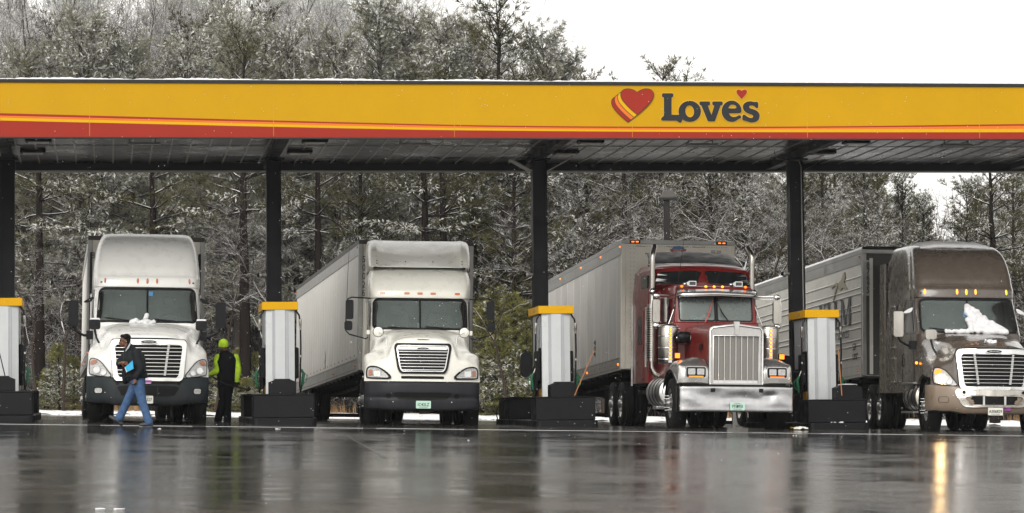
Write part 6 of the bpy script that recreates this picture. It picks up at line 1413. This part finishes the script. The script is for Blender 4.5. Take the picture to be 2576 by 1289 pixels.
# ================================================================== SMALL THINGS ON THE GROUND
def on_ground(x, y, Yg):
    p = at(x, y, Yg); return Vector((p.x, Yg, gz(p.x, Yg)))
for k, (x, Yg, s, lab) in enumerate(((400, 56.2, .03, 'small white scrap of snow on the wet lot in front of the leftmost truck'), (2014, 47.0, .022, 'thin streak of snow on the wet asphalt in front of the fourth pump'), (1176, 51.5, .022, 'flat grey slush lump on the wet lot before the off-white truck'), (1998, 56.8, .024, 'slush clump on the lot just in front of the fourth pump island'), (305, 28.75, .035, 'snow clump at the bottom edge of the photo, right one of two'), (255, 28.75, .03, 'snow clump at the bottom edge of the photo, left one of two'), (700, 57.2, .03, 'tiny snow crumb on the lot before the second pump'), (1310, 53.0, .02, 'small dark stone on the wet lot between second and third pump'))):
    random.seed(30+k); p = on_ground(x, 1000, Yg); n = 4
    o = snow_lump('snow_clump', [((i-n/2)*s*.9+random.uniform(-.01, .01), random.uniform(-.02, .02), .006, s*random.uniform(.4, .65)) for i in range(n)], None, 30+k, M['black'] if 'stone' in lab else M['snow']); o.location = p
    if 'stone' in lab: o.name = 'stone'
    tag(o, lab, 'stone' if 'stone' in lab else 'snow', None if 'stone' in lab else 'snow crumbs on the lot')
# crumpled wrapper by the fourth island
random.seed(77); p = on_ground(2013, 1000, 61.1); mb = MB(); G_ = []
for i in range(7): G_.append([(i*.06-.2, j*.05, .015+random.random()*.07) for j in range(4)])
mb.grid(G_, 0, False); mb.f and mb.m.__setitem__(slice(0, 3), [1, 1, 1]); o = mb.build('wrapper', [M['plate'], M['yellow']], None); o.location = p; tag(o, 'crumpled white and yellow wrapper on the ground by the fourth pump island', 'litter')
for k, (x, lab) in enumerate(((2090, 'snow crumbs on the kerb under the fourth pump, left'), (2110, 'snow crumbs on the kerb under the fourth pump, right'))):
    p = on_ground(x, 1000, 61.75); o = snow_lump('snow_clump', [(random.uniform(-.09, .09), random.uniform(-.03, .03), .155, random.uniform(.012, .022)) for _ in range(7)], None, 50+k); o.location = p; tag(o, lab, 'snow', 'snow crumbs on the lot')
# lamp post behind the red truck
lp0 = at(1683, 1000, 98); gl = gz(lp0.x, 98); zt = at(1683, 499, 98).z; zt2 = at(1683, 478, 98).z
lamp_ = empty('lamp_post', (lp0.x, 98, gl), 'grey parking lot lamp post with a dome head behind the red truck trailer', 'lamp post')
mb = MB(); mb.box(-.10, .10, -.10, .10, 0, zt-gl); mb.build('pole', mat('lamp_grey', (.022, .02, .02), .6, spec=.1), lamp_, bevel=.01)
mb = MB(); a, b = zt-gl, zt2-gl
mb.hexa([(-.27, -.25, a), (.36, -.25, a), (.36, .25, a), (-.27, .25, a), (-.08, -.15, b), (.22, -.15, b), (.22, .15, b), (-.08, .15, b)]); mb.build('lamp_head', mat('lamp_head_grey', (.075, .072, .068), .6, spec=.1), lamp_, bevel=.05)
mb = MB(); mb.box(-.24, .33, -.22, .22, a-.05, a-.002); mb.build('lamp_lens', M['lampbox'], lamp_, bevel=.01)
HAZE = 0.00018
# ================================================================== WOODLAND
def bark_mat(name, c, snow=.0, thr=(.30, .55)):
    m = bpy.data.materials.new(name); m.use_nodes = True; n = m.node_tree.nodes; L = m.node_tree.links; b = n['Principled BSDF']; b.inputs['Roughness'].default_value = .95; b.inputs['Specular IOR Level'].default_value = .0
    g = n.new('ShaderNodeNewGeometry'); s = n.new('ShaderNodeSeparateXYZ'); L.new(g.outputs['Normal'], s.inputs[0])
    z = n.new('ShaderNodeTexNoise'); z.inputs['Scale'].default_value = 2.3; z.inputs['Detail'].default_value = 4; L.new(g.outputs['Position'], z.inputs['Vector'])
    a = ramp2(n, L, s.outputs[2], thr[0], thr[1]); p = ramp2(n, L, z.outputs[0], .42-snow*.2, .56-snow*.2)
    ml = n.new('ShaderNodeMath'); ml.operation = 'MULTIPLY'; L.new(a, ml.inputs[0]); L.new(p, ml.inputs[1])
    mx = n.new('ShaderNodeMix'); mx.data_type = 'RGBA'; L.new(ml.outputs[0], mx.inputs[0]); mx.inputs[6].default_value = (*c, 1); mx.inputs[7].default_value = (.60, .60, .59, 1); L.new(mx.outputs[2], b.inputs['Base Color']); return m
M['bark'] = bark_mat('pine_bark', (.014, .011, .010)); M['twig'] = bark_mat('bare_twig_bark', (.040, .031, .026), .4); M['brush'] = bark_mat('undergrowth_bark', (.030, .022, .018), .0)
def leaf_mat(name, c, c2, sc=1.6):
    m = bpy.data.materials.new(name); m.use_nodes = True; n = m.node_tree.nodes; L = m.node_tree.links; b = n['Principled BSDF']; b.inputs['Roughness'].default_value = .8; b.inputs['Specular IOR Level'].default_value = .0
    g = n.new('ShaderNodeNewGeometry'); z = n.new('ShaderNodeTexNoise'); z.inputs['Scale'].default_value = sc; z.inputs['Detail'].default_value = 3; L.new(g.outputs['Position'], z.inputs['Vector'])
    mx = n.new('ShaderNodeMix'); mx.data_type = 'RGBA'; L.new(ramp2(n, L, z.outputs[0], .35, .65), mx.inputs[0]); mx.inputs[6].default_value = (*c, 1); mx.inputs[7].default_value = (*c2, 1); L.new(mx.outputs[2], b.inputs['Base Color']); return m
M['needle'] = leaf_mat('pine_needles', (.030, .031, .013), (.080, .074, .031), .5); M['needleY'] = leaf_mat('young_pine_needles', (.10, .105, .035), (.20, .19, .065))
M['leafsnow'] = leaf_mat('snow_on_needles', (.34, .34, .32), (.72, .72, .70), 2.5)
M['drygrass'] = leaf_mat('dry_grass_blades', (.20, .12, .06), (.34, .22, .12), 3)
def quick_mesh(name, V, Fc, mats, mi=None):
    me = bpy.data.meshes.new(name); V = np.asarray(V, np.float32); nV = len(V)
    me.vertices.add(nV); me.vertices.foreach_set('co', V.ravel())
    k = Fc.shape[1]; nf = len(Fc); me.loops.add(nf*k); me.loops.foreach_set('vertex_index', Fc.astype(np.int32).ravel())
    me.polygons.add(nf); me.polygons.foreach_set('loop_start', np.arange(0, nf*k, k, dtype=np.int32)); me.polygons.foreach_set('loop_total', np.full(nf, k, np.int32))
    for m in mats: me.materials.append(m)
    if mi is not None: me.polygons.foreach_set('material_index', mi.astype(np.int32))
    me.update(calc_edges=True); me.validate(); return me
def segs_mesh(name, segs, mat_, n=4):
    """segs: array rows p0(3) p1(3) r0 r1 -> tapered n-sided tubes"""
    S = np.array(segs, float); p0, p1, r0, r1 = S[:, :3], S[:, 3:6], S[:, 6], S[:, 7]
    t = p1-p0; ln = np.linalg.norm(t, axis=1, keepdims=True); t = t/np.maximum(ln, 1e-6)
    a = np.where(np.abs(t[:, 2:3]) < .9, np.array([[0, 0, 1.]]), np.array([[1., 0, 0]])); u = np.cross(t, a); u /= np.linalg.norm(u, axis=1, keepdims=True); q = np.cross(t, u)
    V = []; N = len(S)
    for (p, r) in ((p0, r0), (p1, r1)):
        for k in range(n):
            an = 2*math.pi*k/n+.4; V.append(p+(u*math.cos(an)+q*math.sin(an))*r[:, None])
    V = np.stack(V, 1).reshape(-1, 3); b = (np.arange(N)*2*n)[:, None]
    Fc = np.concatenate([b+np.array([[k, (k+1) % n, n+(k+1) % n, n+k]]) for k in range(n)], 0)
    return quick_mesh(name, V, Fc, [mat_])
def unit(v): return v/np.maximum(np.linalg.norm(v, axis=1, keepdims=True), 1e-6)
def tufts_mesh(name, T, D, rng, K=9, L=.24, W=.03, droop=.25, snow=.45, mats=None, spread=.75, KS=5, WS=.055):
    T = np.array(T); D = unit(np.array(D)); N = len(T)
    # snow lies in patches through the crown, more on outer and upper tufts
    ph = rng.uniform(0, 6, 3); f = np.sin(T[:, 0]*1.5+ph[0])+np.sin(T[:, 1]*1.7+ph[1])+np.sin(T[:, 2]*1.9+ph[2])+rng.normal(0, .45, N)
    sn = f > np.quantile(f, 1-snow)
    def blades(P, Dd, K, L, W, droop, spread):
        n = len(P); P = np.repeat(P, K, 0); d = np.repeat(Dd, K, 0); r = rng.normal(0, 1, (n*K, 3)); d = unit(d+r*spread*.7-np.array([[0, 0, droop]])); l = L*rng.uniform(.65, 1.15, (n*K, 1))
        s = unit(np.cross(d, rng.normal(0, 1, (n*K, 3)))); w_ = W*rng.uniform(.6, 1.1, (n*K, 1))
        mid = P+d*l*.5+np.array([[0, 0, -.01]]); tip = P+d*l-np.array([[0, 0, 1.]])*l*droop*.35
        V = np.stack([P-s*w_*.3, mid-s*w_*.5, tip, mid+s*w_*.5], 1).reshape(-1, 3); return V, n*K
    V1, n1 = blades(T, D, K, L, W, droop*.4, spread); V2, n2 = blades(T[sn]+np.array([[0, 0, .035]]), D[sn], KS, L*.85, WS, droop*1.5, spread*.8)
    V = np.concatenate([V1, V2]); Fc = (np.arange(n1+n2)*4)[:, None]+np.array([[0, 1, 2, 3]]); mi = np.concatenate([np.zeros(n1), np.ones(n2)])
    return quick_mesh(name, V, Fc, mats, mi)
def make_pine(seed, H, base, spread, dens=1.0, snow=.45, needle=None, conical=False, L=.24, K=9, stepz=.42, WS=.055, thick=1.0):
    rng = np.random.default_rng(seed); segs = []; T = []; D = []
    r0 = (.011*H+.03)*thick; bend = rng.uniform(-.25, .25, 2); nseg = 14; pts = []
    for i in range(nseg+1):
        t = i/nseg; pts.append(np.array([bend[0]*math.sin(t*3)*H*.03+rng.normal(0, .02), bend[1]*math.sin(t*2.3)*H*.03+rng.normal(0, .02), t*H]))
    for i in range(nseg): segs.append([*pts[i], *pts[i+1], r0*(1-i/nseg)**.8+.015, r0*(1-(i+1)/nseg)**.8+.012])
    def trunk(z): i = min(nseg-1, int(z/H*nseg)); f = z/H*nseg-i; return pts[i]*(1-f)+pts[i+1]*f
    z = base*H
    while z < H*.985:
        t = (z/H-base)/(1-base)
        prof = (1-t)**.85 if conical else (math.sin(min(1, t*1.15+.22)*math.pi*.86)**.7*(1-.55*t))
        nb = rng.integers(3, 6); a0 = rng.uniform(0, 6.28)
        for b in range(nb):
            if rng.random() > dens: continue
            Lb = spread*prof*rng.uniform(.65, 1.15)+.12; az = a0+b*6.283/nb+rng.normal(0, .25); el0 = lerp(.05, .9, t)+rng.normal(0, .15)
            p = trunk(z); n = max(3, int(Lb/.35)); d = np.array([math.cos(az)*math.cos(el0), math.sin(az)*math.cos(el0), math.sin(el0)]); rr = .012+.011*Lb
            for i in range(n):
                d = d+rng.normal(0, .09, 3)+np.array([0, 0, .05 if i > n*.4 else -.02]); d /= np.linalg.norm(d); q = p+d*Lb/n; segs.append([*p, *q, rr*(1-i/n)+.006, rr*(1-(i+1)/n)+.005])
                fr = (i+1)/n
                if fr > .3:
                    for s in (-1, 1):
                        if rng.random() < .85:
                            side = np.cross(d, [0, 0, 1])*s; tw = d*.7+side*rng.uniform(.5, 1.)+np.array([0, 0, rng.uniform(-.1, .35)]); tw /= np.linalg.norm(tw); Lt = (1-fr*.6)*Lb*.38*rng.uniform(.5, 1.1)+.12; q2 = q+tw*Lt; segs.append([*q, *q2, .008, .004])
                            m = max(1, int(Lt/.16))
                            for k in range(m): T.append(q+tw*Lt*(k+1)/m+rng.normal(0, .03, 3)); D.append(tw+np.array([0, 0, .35]))
                    T.append(q.copy()); D.append(d+np.array([0, 0, .3]))
                p = q
        z += stepz*rng.uniform(.7, 1.3)*(1 if z < H*.7 else .7)
    T.append(trunk(H)); D.append(np.array([0, 0, 1.]))
    return segs_mesh('pine_trunk', segs, M['bark'], 5), tufts_mesh('pine_crown', T, D, rng, K, L, .026, .3, snow, [needle or M['needle'], M['leafsnow']], WS=WS)
def make_bare(seed, H, r0, lean=.0, depth=6, snowy=True, min_r=.006, fork=2.6):
    rng = np.random.default_rng(seed); big = []; fine = []
    def grow_(p, d, L_, r, lev):
        n = 4 if lev < 2 else 3
        for i in range(n):
            d = d+rng.normal(0, .10+.03*lev, 3)+np.array([0, 0, .05]); d /= np.linalg.norm(d); q = p+d*L_/n; r2 = r*(.90 if lev == 0 else .84); (big if lev < 2 else fine).append([*p, *q, r, r2]); p = q; r = r2
            if lev < depth and (lev > 0 or i >= 1) and rng.random() < .62:
                s = rng.normal(0, 1, 3); s -= d*s.dot(d); s /= np.linalg.norm(s); nd = d*.62+s*.75+np.array([0, 0, .12]); nd /= np.linalg.norm(nd); grow_(p, nd, L_*rng.uniform(.45, .68), max(min_r, r*.55), lev+1)
        if lev < depth:
            for _ in range(2 if rng.random() < .7 else 1):
                s = rng.normal(0, 1, 3); s -= d*s.dot(d); s /= np.linalg.norm(s); nd = d+s*.5; nd /= np.linalg.norm(nd); grow_(p, nd, L_*rng.uniform(.5, .74), max(min_r, r*.75), lev+1)
    grow_(np.zeros(3), np.array([lean, rng.normal(0, .05), 1.]), H*.42, r0, 0)
    return segs_mesh('bare_trunk', big, M['twig'], 6), segs_mesh('bare_branches', fine, M['twig'], 3)
def make_bush(seed, H, n=26, W=1.0):
    rng = np.random.default_rng(seed); S = []
    for k in range(n):
        p = np.array([rng.normal(0, .35*W), rng.normal(0, .3), 0.]); d = np.array([rng.normal(0, .35), rng.normal(0, .25), 1.]); d /= np.linalg.norm(d); L_ = H*rng.uniform(.5, 1); r = .013
        for i in range(6):
            d = d+rng.normal(0, .16, 3); d /= np.linalg.norm(d); q = p+d*L_/6; S.append([*p, *q, r, r*.85]); r *= .85
            for _ in range(rng.integers(1, 4)):
                s = rng.normal(0, 1, 3); nd = d*.6+s*.7; nd /= np.linalg.norm(nd); q2 = q+nd*L_*rng.uniform(.1, .3); S.append([*q, *q2, .006, .004])
                for _ in range(2):
                    s = rng.normal(0, 1, 3); q3 = q2+(nd*.5+s*.6)*L_*.09; S.append([*q2, *q3, .005, .004])
            p = q
    return segs_mesh('bush_stems', S, M['twig'], 3)
def put_tree(kind, meshes, X, Y, s, rz, label, cat, group, names=('trunk', 'crown'), sx=1.0):
    e = empty(kind, (X, Y, gz(X, Y)-.05), label, cat, group); e.rotation_euler = (0, 0, rz); e.scale = (s*sx, s*sx, s)
    for nm, me in zip(names, meshes):
        o = bpy.data.objects.new(nm, me); col.objects.link(o); o.parent = e
    return e
HP = 12.0
pines = [make_pine(101, HP, .34, 2.9, .95, .30), make_pine(102, HP, .45, 2.6, .9, .26), make_pine(103, HP, .28, 2.7, 1., .34), make_pine(104, HP, .55, 3.0, .85, .22, stepz=.5, thick=1.45), make_pine(105, HP, .38, 2.4, .95, .34)]
young = [make_pine(201, 4.0, .04, 1.25, 1., .34, M['needleY'], True, .20, 10, .26, .06), make_pine(202, 4.0, .05, 1.05, 1., .30, M['needleY'], True, .20, 10, .24, .06), make_pine(203, 4.0, .03, 1.4, 1., .42, M['needleY'], True, .2, 10, .28, .06)]
frost = [make_pine(151, HP, .30, 3.0, 1., .5, stepz=.26, K=10), make_pine(152, HP, .25, 3.2, 1., .45, stepz=.26, K=10), make_pine(153, HP, .12, 2.9, 1., .5, stepz=.27, K=10)]
full = [make_pine(301, HP, .08, 2.6, 1., .34, stepz=.40), make_pine(302, HP, .12, 2.9, 1., .28, stepz=.42)]
bares = [make_bare(401, 14, .16), make_bare(402, 14, .14, .1), make_bare(403, 14, .12, -.08), make_bare(404, 14, .18, .05)]
def recol(pair, mp):
    out = []
    for me in pair:
        c = me.copy()
        for i, m_ in enumerate(c.materials):
            if m_.name in mp: c.materials[i] = mp[m_.name]
        out.append(c)
    return tuple(out)
FT = bark_mat('frosted_twig', (.36, .35, .34), .6, (.0, .4)); FN = leaf_mat('frosted_needles', (.29, .295, .265), (.40, .40, .37), .6); FB = bark_mat('frosted_bark', (.27, .26, .25), .3)  # distance haze put into the pale bark and needle colours of far trees
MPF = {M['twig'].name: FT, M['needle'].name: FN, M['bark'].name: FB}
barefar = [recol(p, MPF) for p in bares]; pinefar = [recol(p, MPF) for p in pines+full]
MPM = {M['twig'].name: bark_mat('dusted_twig', (.13, .12, .11), .5, (.1, .5)), M['needle'].name: leaf_mat('dusted_needles', (.15, .153, .110), (.24, .235, .175), .5), M['bark'].name: bark_mat('dusted_bark', (.055, .048, .042), .2)}  # weaker haze painted into bark and needle colours of the middle rows
baremid = [recol(p, MPM) for p in bares]; pinemid = [recol(p, MPM) for p in pines+full]; frost = [recol(p, MPM) for p in frost]  # snow-laden front crowns get the same painted haze tone
bushes = [make_bush(501, 2.6), make_bush(502, 3.2, 30, 1.3), make_bush(503, 1.8, 22)]
random.seed(17)
def horiz(x): return 1120-(x-1287.5)*0.0105
def Hneed(x, ytop, d):
    X = at(x, 1000, d).x; zt = at(x, ytop, d).z; return X, zt-gz(X, d)
SKY_X = [-200, 900, 960, 1040, 1100, 1180, 1258, 1330, 1390, 1440, 1500, 1660, 1700, 1760, 2200, 2300, 2335, 2350, 2395, 2410, 2470, 2700]
SKY_Y = [-200, -120, 20, 60, 90, 75, 60, 100, 130, 185, 230, 215, 230, 260, 330, 440, 480, 560, 570, 480, 400, 380]
def sky_y(x): return float(np.interp(x, SKY_X, SKY_Y))
# --- named front trees  (photo x, photo y of the top, distance, kind, proto, label)
front = [
 (205, 58, 115, 'P', 0, 'round snowy pine topping the canopy at the far left'), (330, 118, 116, 'P', 2, 'lower snowy pine just right of the far left pine, over the canopy'),
 (60, 140, 117, 'P', 1, 'pine at the left edge of the photo behind the first column'), (470, 128, 117, 'P', 4, 'small-topped pine over the canopy between the two round ones'),
 (600, 72, 114, 'P', 3, 'broad snowy pine over the canopy left of the second column'), (735, 95, 115, 'P', 2, 'snowy pine topping the canopy just right of the second column'), (850, 105, 116, 'P', 0, 'snowy pine over the canopy at a third of its visible length'),
 (965, 18, 119, 'F', 0, 'tall full pine rising over the canopy, left of the tree line gap'), (1040, 60, 121, 'F', 1, 'full pine standing right of the tall one over the canopy'), (1125, 66, 118, 'F', 0, 'bushy pine top over the canopy, left of the highest single pine'),
 (1190, 90, 122, 'F', 1, 'dense pine right behind the highest single pine'), (1258, 2, 117, 'P', 0, 'highest single pine with open crown against white sky'), (1378, 100, 118, 'P', 4, 'pine with one-sided crown on the slope of the tree line, over the canopy'),
 (1418, 158, 119, 'P', 2, 'last snowy pine top of the tree line over the canopy'), (1678, 170, 119, 'P', 1, 'single pine tip peeping over the canopy left of the sign lettering'), (1735, 197, 121, 'P', 3, 'tiny pine tip barely over the canopy under the sign heart'),
 (1480, 215, 116, 'F', 1, 'full snowy pine right of the third column'), (1580, 230, 114, 'P', 3, 'snowy pine behind the red truck trailer roof'), (1665, 260, 118, 'F', 0, 'dark dense pine left of the lamp post'), (1790, 250, 115, 'P', 2, 'pine behind the red truck cab'),
 (1880, 260, 118, 'F', 1, 'full pine left of the fourth column'), (2080, 330, 112, 'F', 0, 'snowy full pine right of the fourth column'), (2180, 350, 114, 'F', 1, 'snowy pine above the ribbed trailer'), (2280, 436, 116, 'F', 0, 'light snowy pine left of the gap of sky'),
 (2330, 495, 118, 'P', 4, 'small pine at the gap of sky'), (2500, 330, 104, 'P', 3, 'open pine with layered branches and dark trunk at the right edge'), (2440, 470, 116, 'P', 1, 'pine right of the gap of sky'), (2560, 400, 118, 'F', 1, 'pine cut by the right edge of the photo'), (2030, 300, 120, 'P', 0, 'pine directly behind the fourth column'),
 (100, 200, 111, 'P', 3, 'dark open pine between first column and the leftmost truck'), (380, 230, 110.5, 'P', 3, 'straight-trunked pine above the leftmost truck roof'), (620, 110, 110, 'P', 3, 'thick dark pine trunk left of the second column'),
 (800, 200, 110.5, 'P', 3, 'dark pine trunk right of the second column'), (760, 210, 118, 'P', 0, 'slim pine close to the second column'), (910, 240, 113, 'F', 0, 'snow-laden pine over the off-white truck trailer'), (1070, 200, 110.6, 'P', 3, 'left one of the dark trunks over the off-white truck'),
 (1112, 190, 111, 'P', 3, 'right one of the dark trunks over the off-white truck'), (1200, 230, 114, 'F', 1, 'dark pine right of the off-white truck roof'), (1300, 240, 112, 'P', 2, 'pine left of the third column'),
]
for k, (x, yt, d, kd, pi, lab) in enumerate(front):
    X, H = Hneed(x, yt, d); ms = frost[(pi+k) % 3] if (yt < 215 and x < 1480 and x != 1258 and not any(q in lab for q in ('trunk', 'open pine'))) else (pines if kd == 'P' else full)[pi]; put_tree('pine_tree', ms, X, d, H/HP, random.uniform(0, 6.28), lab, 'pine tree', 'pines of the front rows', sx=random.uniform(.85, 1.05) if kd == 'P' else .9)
# --- bare trees in front rows
bar = [(1905, 440, 106, 0, 'bare snow-lined tree behind the red truck right exhaust stack'), (1990, 400, 108, 1, 'bare snowy tree close to the fourth column'), (2130, 420, 107, 3, 'bare tree with long snow-lined limbs over the ribbed trailer'), (90, 560, 108, 2, 'bare leaning tree left of the leftmost truck'), (160, 620, 109, 0, 'thin bare tree beside the leftmost truck mirror'),
       (540, 560, 108, 1, 'bare snowy tree behind the man in the yellow hat'), (1430, 420, 109, 2, 'bare snowy tree right of the third column'), (1850, 380, 109, 3, 'bare snowy tree behind the red truck'), (1520, 450, 110, 0, 'bare tree over the red truck trailer corner'), (1270, 600, 107, 1, 'bare tree between off-white truck and third pump'), (690, 480, 110, 3, 'bare tree behind the second column'), (1740, 400, 110, 1, 'bare snowy tree right of the lamp post')]
for x, yt, d, pi, lab in bar:
    X, H = Hneed(x, yt, d); put_tree('bare_tree', bares[pi], X, d, H/13., random.uniform(0, 6.28), lab, 'bare tree', 'bare trees of the front row', ('trunk', 'branches'))
# --- young pines at the wood's edge
yg = [(148, 868, 110.0, 0, 'small young pine with snow between first pump and leftmost truck'), (588, 905, 111.0, 1, 'young snowy pine behind the man in the yellow hat, left'), (640, 890, 110.5, 2, 'young snowy pine just left of the second pump'), (1215, 800, 111.0, 2, 'young yellow-green pine touching the off-white truck'), (1250, 735, 112.0, 0, 'tallest young pine right of the off-white truck'), (1300, 790, 111.0, 1, 'young yellow-green pine left of the third pump'),
      (1338, 850, 110.5, 2, 'young pine directly behind the third pump hose'), (1275, 860, 110.0, 0, 'low snowy young pine in front of the taller ones'), (1232, 690, 115.0, 1, 'slender young pine with white branch ends above the others'), (620, 950, 109.6, 0, 'lowest young pine between the man and the second pump'), (1200, 905, 109.8, 1, 'low young pine at the off-white truck fender'), (1318, 900, 109.8, 0, 'low young pine beside the third pump box'),
      (1222, 770, 110.6, 1, 'bushy young pine just right of the off-white truck mirror'), (1265, 800, 110.2, 2, 'broad young pine midway between off-white truck and third pump'), (1290, 750, 111, 0, 'tall bushy young pine left of the third pump cap'), (1325, 815, 110.4, 1, 'young pine half hidden by the third pump'), (1245, 850, 109.8, 0, 'low bright young pine in the gap right of the off-white truck'),
      (1345, 760, 111.2, 2, 'tall young pine directly behind the third pump'), (120, 930, 110.2, 1, 'low young pine right of the first pump'), (185, 900, 110.6, 2, 'young pine touching the leftmost truck'), (605, 880, 110.5, 0, 'bushy young pine between the yellow-hat man and the second pump'), (560, 930, 110, 2, 'low young pine right behind the yellow-hat man')]
for x, yt, d, pi, lab in yg:
    X, H = Hneed(x, yt, d); put_tree('young_pine', young[pi], X, d, H/4.0, random.uniform(0, 6.28), lab, 'young pine', 'young pines along the snow strip', sx=.8+1.2/H)
# --- the wood behind : individual trees, nothing tells them apart
n = 0
for row, (d, step) in enumerate(((126, 62), (133, 70), (141, 78), (150, 84), (162, 90), (176, 110))):
    x = -120+random.random()*step
    while x < 2700:
        dd = d+random.uniform(-3, 3); top_ = sky_y(x)+random.uniform(25, 190); wantbare = False
        if x < 940:
            wantbare = random.random() < .5; top_ = random.uniform(-160, 40) if wantbare else random.uniform(70, 330)-(120 if random.random() < .2 else 0)
        if top_ < 560 or random.random() < .6:
            X, H = Hneed(x, top_, dd)
            if not wantbare and (x < 940 or 950 < x < 1450 and random.random() < .6 or x > 1450 and random.random() < .75):
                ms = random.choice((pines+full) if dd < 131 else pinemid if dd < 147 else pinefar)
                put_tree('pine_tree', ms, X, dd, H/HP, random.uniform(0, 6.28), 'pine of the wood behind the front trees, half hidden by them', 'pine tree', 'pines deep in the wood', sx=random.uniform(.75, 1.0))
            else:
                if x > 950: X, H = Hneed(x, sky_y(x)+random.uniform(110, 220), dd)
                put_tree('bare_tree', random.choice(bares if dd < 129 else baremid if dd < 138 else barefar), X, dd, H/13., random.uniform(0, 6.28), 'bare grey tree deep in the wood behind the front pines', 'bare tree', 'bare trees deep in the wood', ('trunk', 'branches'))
            n += 1
        x += step*random.uniform(.6, 1.4)
for k in range(20):
    x = random.uniform(-80, 1010); dd = random.uniform(150, 182); X, H = Hneed(x, random.uniform(-60, 120) if x < 900 else random.uniform(70, 130), dd)
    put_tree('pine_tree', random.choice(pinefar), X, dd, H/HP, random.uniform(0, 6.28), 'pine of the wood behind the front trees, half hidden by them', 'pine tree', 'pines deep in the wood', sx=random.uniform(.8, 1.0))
# bushes
for k in range(90):
    x = random.uniform(-60, 2650); dd = random.uniform(112.5, 124); X = at(x, 1000, dd).x
    e = bpy.data.objects.new('bare_bush', random.choice(bushes)); col.objects.link(e); e.location = (X, dd, gz(X, dd)-.03); s = random.uniform(.8, 1.7); e.scale = (s, s, s); e.rotation_euler = (0, 0, random.uniform(0, 6))
    tag(e, 'bare brown bush with snow on its twigs at the edge of the wood', 'bush', 'bare bushes at the edge of the wood')
# dry grass
rng = np.random.default_rng(5); N = 16000; gx = rng.uniform(-24, 24, N); gy = 111.0+rng.random(N)**1.5*4; cl = np.sin(gx*1.7)+np.sin(gx*.6+1)+rng.normal(0, .6, N); cl += 2.2*((gx > -21) & (gx < -13)); keep = cl > 1.0; gx, gy = gx[keep], gy[keep]; N = len(gx)
g0 = np.stack([gx, gy, np.array([gz(a, b) for a, b in zip(gx, gy)])], 1); hgt = rng.uniform(.15, .6, N)[:, None]; ln = rng.normal(0, .12, (N, 3)); ln[:, 2] = 1; tip = g0+ln*hgt; wv = np.array([[.012, 0, 0]])
V = np.stack([g0-wv, g0+wv, tip], 1).reshape(-1, 3); me = quick_mesh('dry_grass', V, (np.arange(N)*3)[:, None]+np.array([[0, 1, 2]]), [M['drygrass']]); o = bpy.data.objects.new('dry_grass', me); col.objects.link(o); tag(o, 'tawny dry grass along the edge of the wood', 'grass', None, 'stuff')
# undergrowth: dense twigs far in
S = []; rng = np.random.default_rng(8)
for k in range(5200):
    x = rng.uniform(-60, 2640); d = rng.uniform(114, 172); X = (x-1288)/F*d; z = gz(X, d); p = np.array([X, d, z]); dr = np.array([rng.normal(0, .12), rng.normal(0, .1), 1.]); L_ = rng.uniform(2.5, 9); r = rng.uniform(.012, .035)
    for i in range(4):
        dr = dr+rng.normal(0, .07, 3); dr /= np.linalg.norm(dr); q = p+dr*L_/4; S.append([*p, *q, r, r*.8]); r *= .8
        for _ in range(3):
            s = rng.normal(0, 1, 3); s[2] = abs(s[2])*.5; nd = dr*.4+s*.6; q2 = q+nd*L_*rng.uniform(.05, .14); S.append([*q, *q2, .010, .006])
        p = q
me = segs_mesh('undergrowth', S, M['brush'], 3); o = bpy.data.objects.new('undergrowth', me); col.objects.link(o); tag(o, 'grey-brown tangle of saplings and twigs filling the wood', 'undergrowth', None, 'stuff')
# falling snow
rng = np.random.default_rng(12); N = 9500; d = 12+rng.random(N)**.8*95; X = rng.uniform(-.2, .2, N)*d; Zf = rng.uniform(-2, 18, N); r = rng.uniform(.003, .0085, N)[:, None]*np.clip(d/45, .35, 1.2)[:, None]
C_ = np.stack([X, d, Zf], 1); gzv = np.array([gz(a, b) for a, b in zip(X, d)]); okk = Zf > gzv+.05; C_ = C_[okk]; r = r[okk]; N = len(C_)
oc = np.array([[1, 0, 0], [-1, 0, 0], [0, 1, 0], [0, -1, 0], [0, 0, 1], [0, 0, -1]], float); V = (C_[:, None, :]+oc[None]*r[:, None, :]).reshape(-1, 3)
tr = np.array([[0, 2, 4], [2, 1, 4], [1, 3, 4], [3, 0, 4], [2, 0, 5], [1, 2, 5], [3, 1, 5], [0, 3, 5]]); Fc = ((np.arange(N)*6)[:, None, None]+tr[None]).reshape(-1, 3)
me = quick_mesh('falling_snow', V, Fc, [mat('snowflake', (.6, .6, .6), .8)]); o = bpy.data.objects.new('falling_snow', me); col.objects.link(o); tag(o, 'tiny snowflakes falling in the air', 'snowflakes', None, 'stuff')
# haze
mb = MB(); mb.box(-175, 175, -70, 515, -6, 40); hz = mb.build('haze', bpy.data.materials.new('haze_air'), None); m = hz.data.materials[0]; m.use_nodes = True; n_ = m.node_tree.nodes; n_.clear(); ou = n_.new('ShaderNodeOutputMaterial'); pv = n_.new('ShaderNodeVolumePrincipled')
pv.inputs['Color'].default_value = (.95, .96, 1, 1); pv.inputs['Density'].default_value = HAZE; pv.inputs['Anisotropy'].default_value = .3; m.node_tree.links.new(pv.outputs[0], ou.inputs['Volume']); tag(hz, None, None, None, 'stuff')
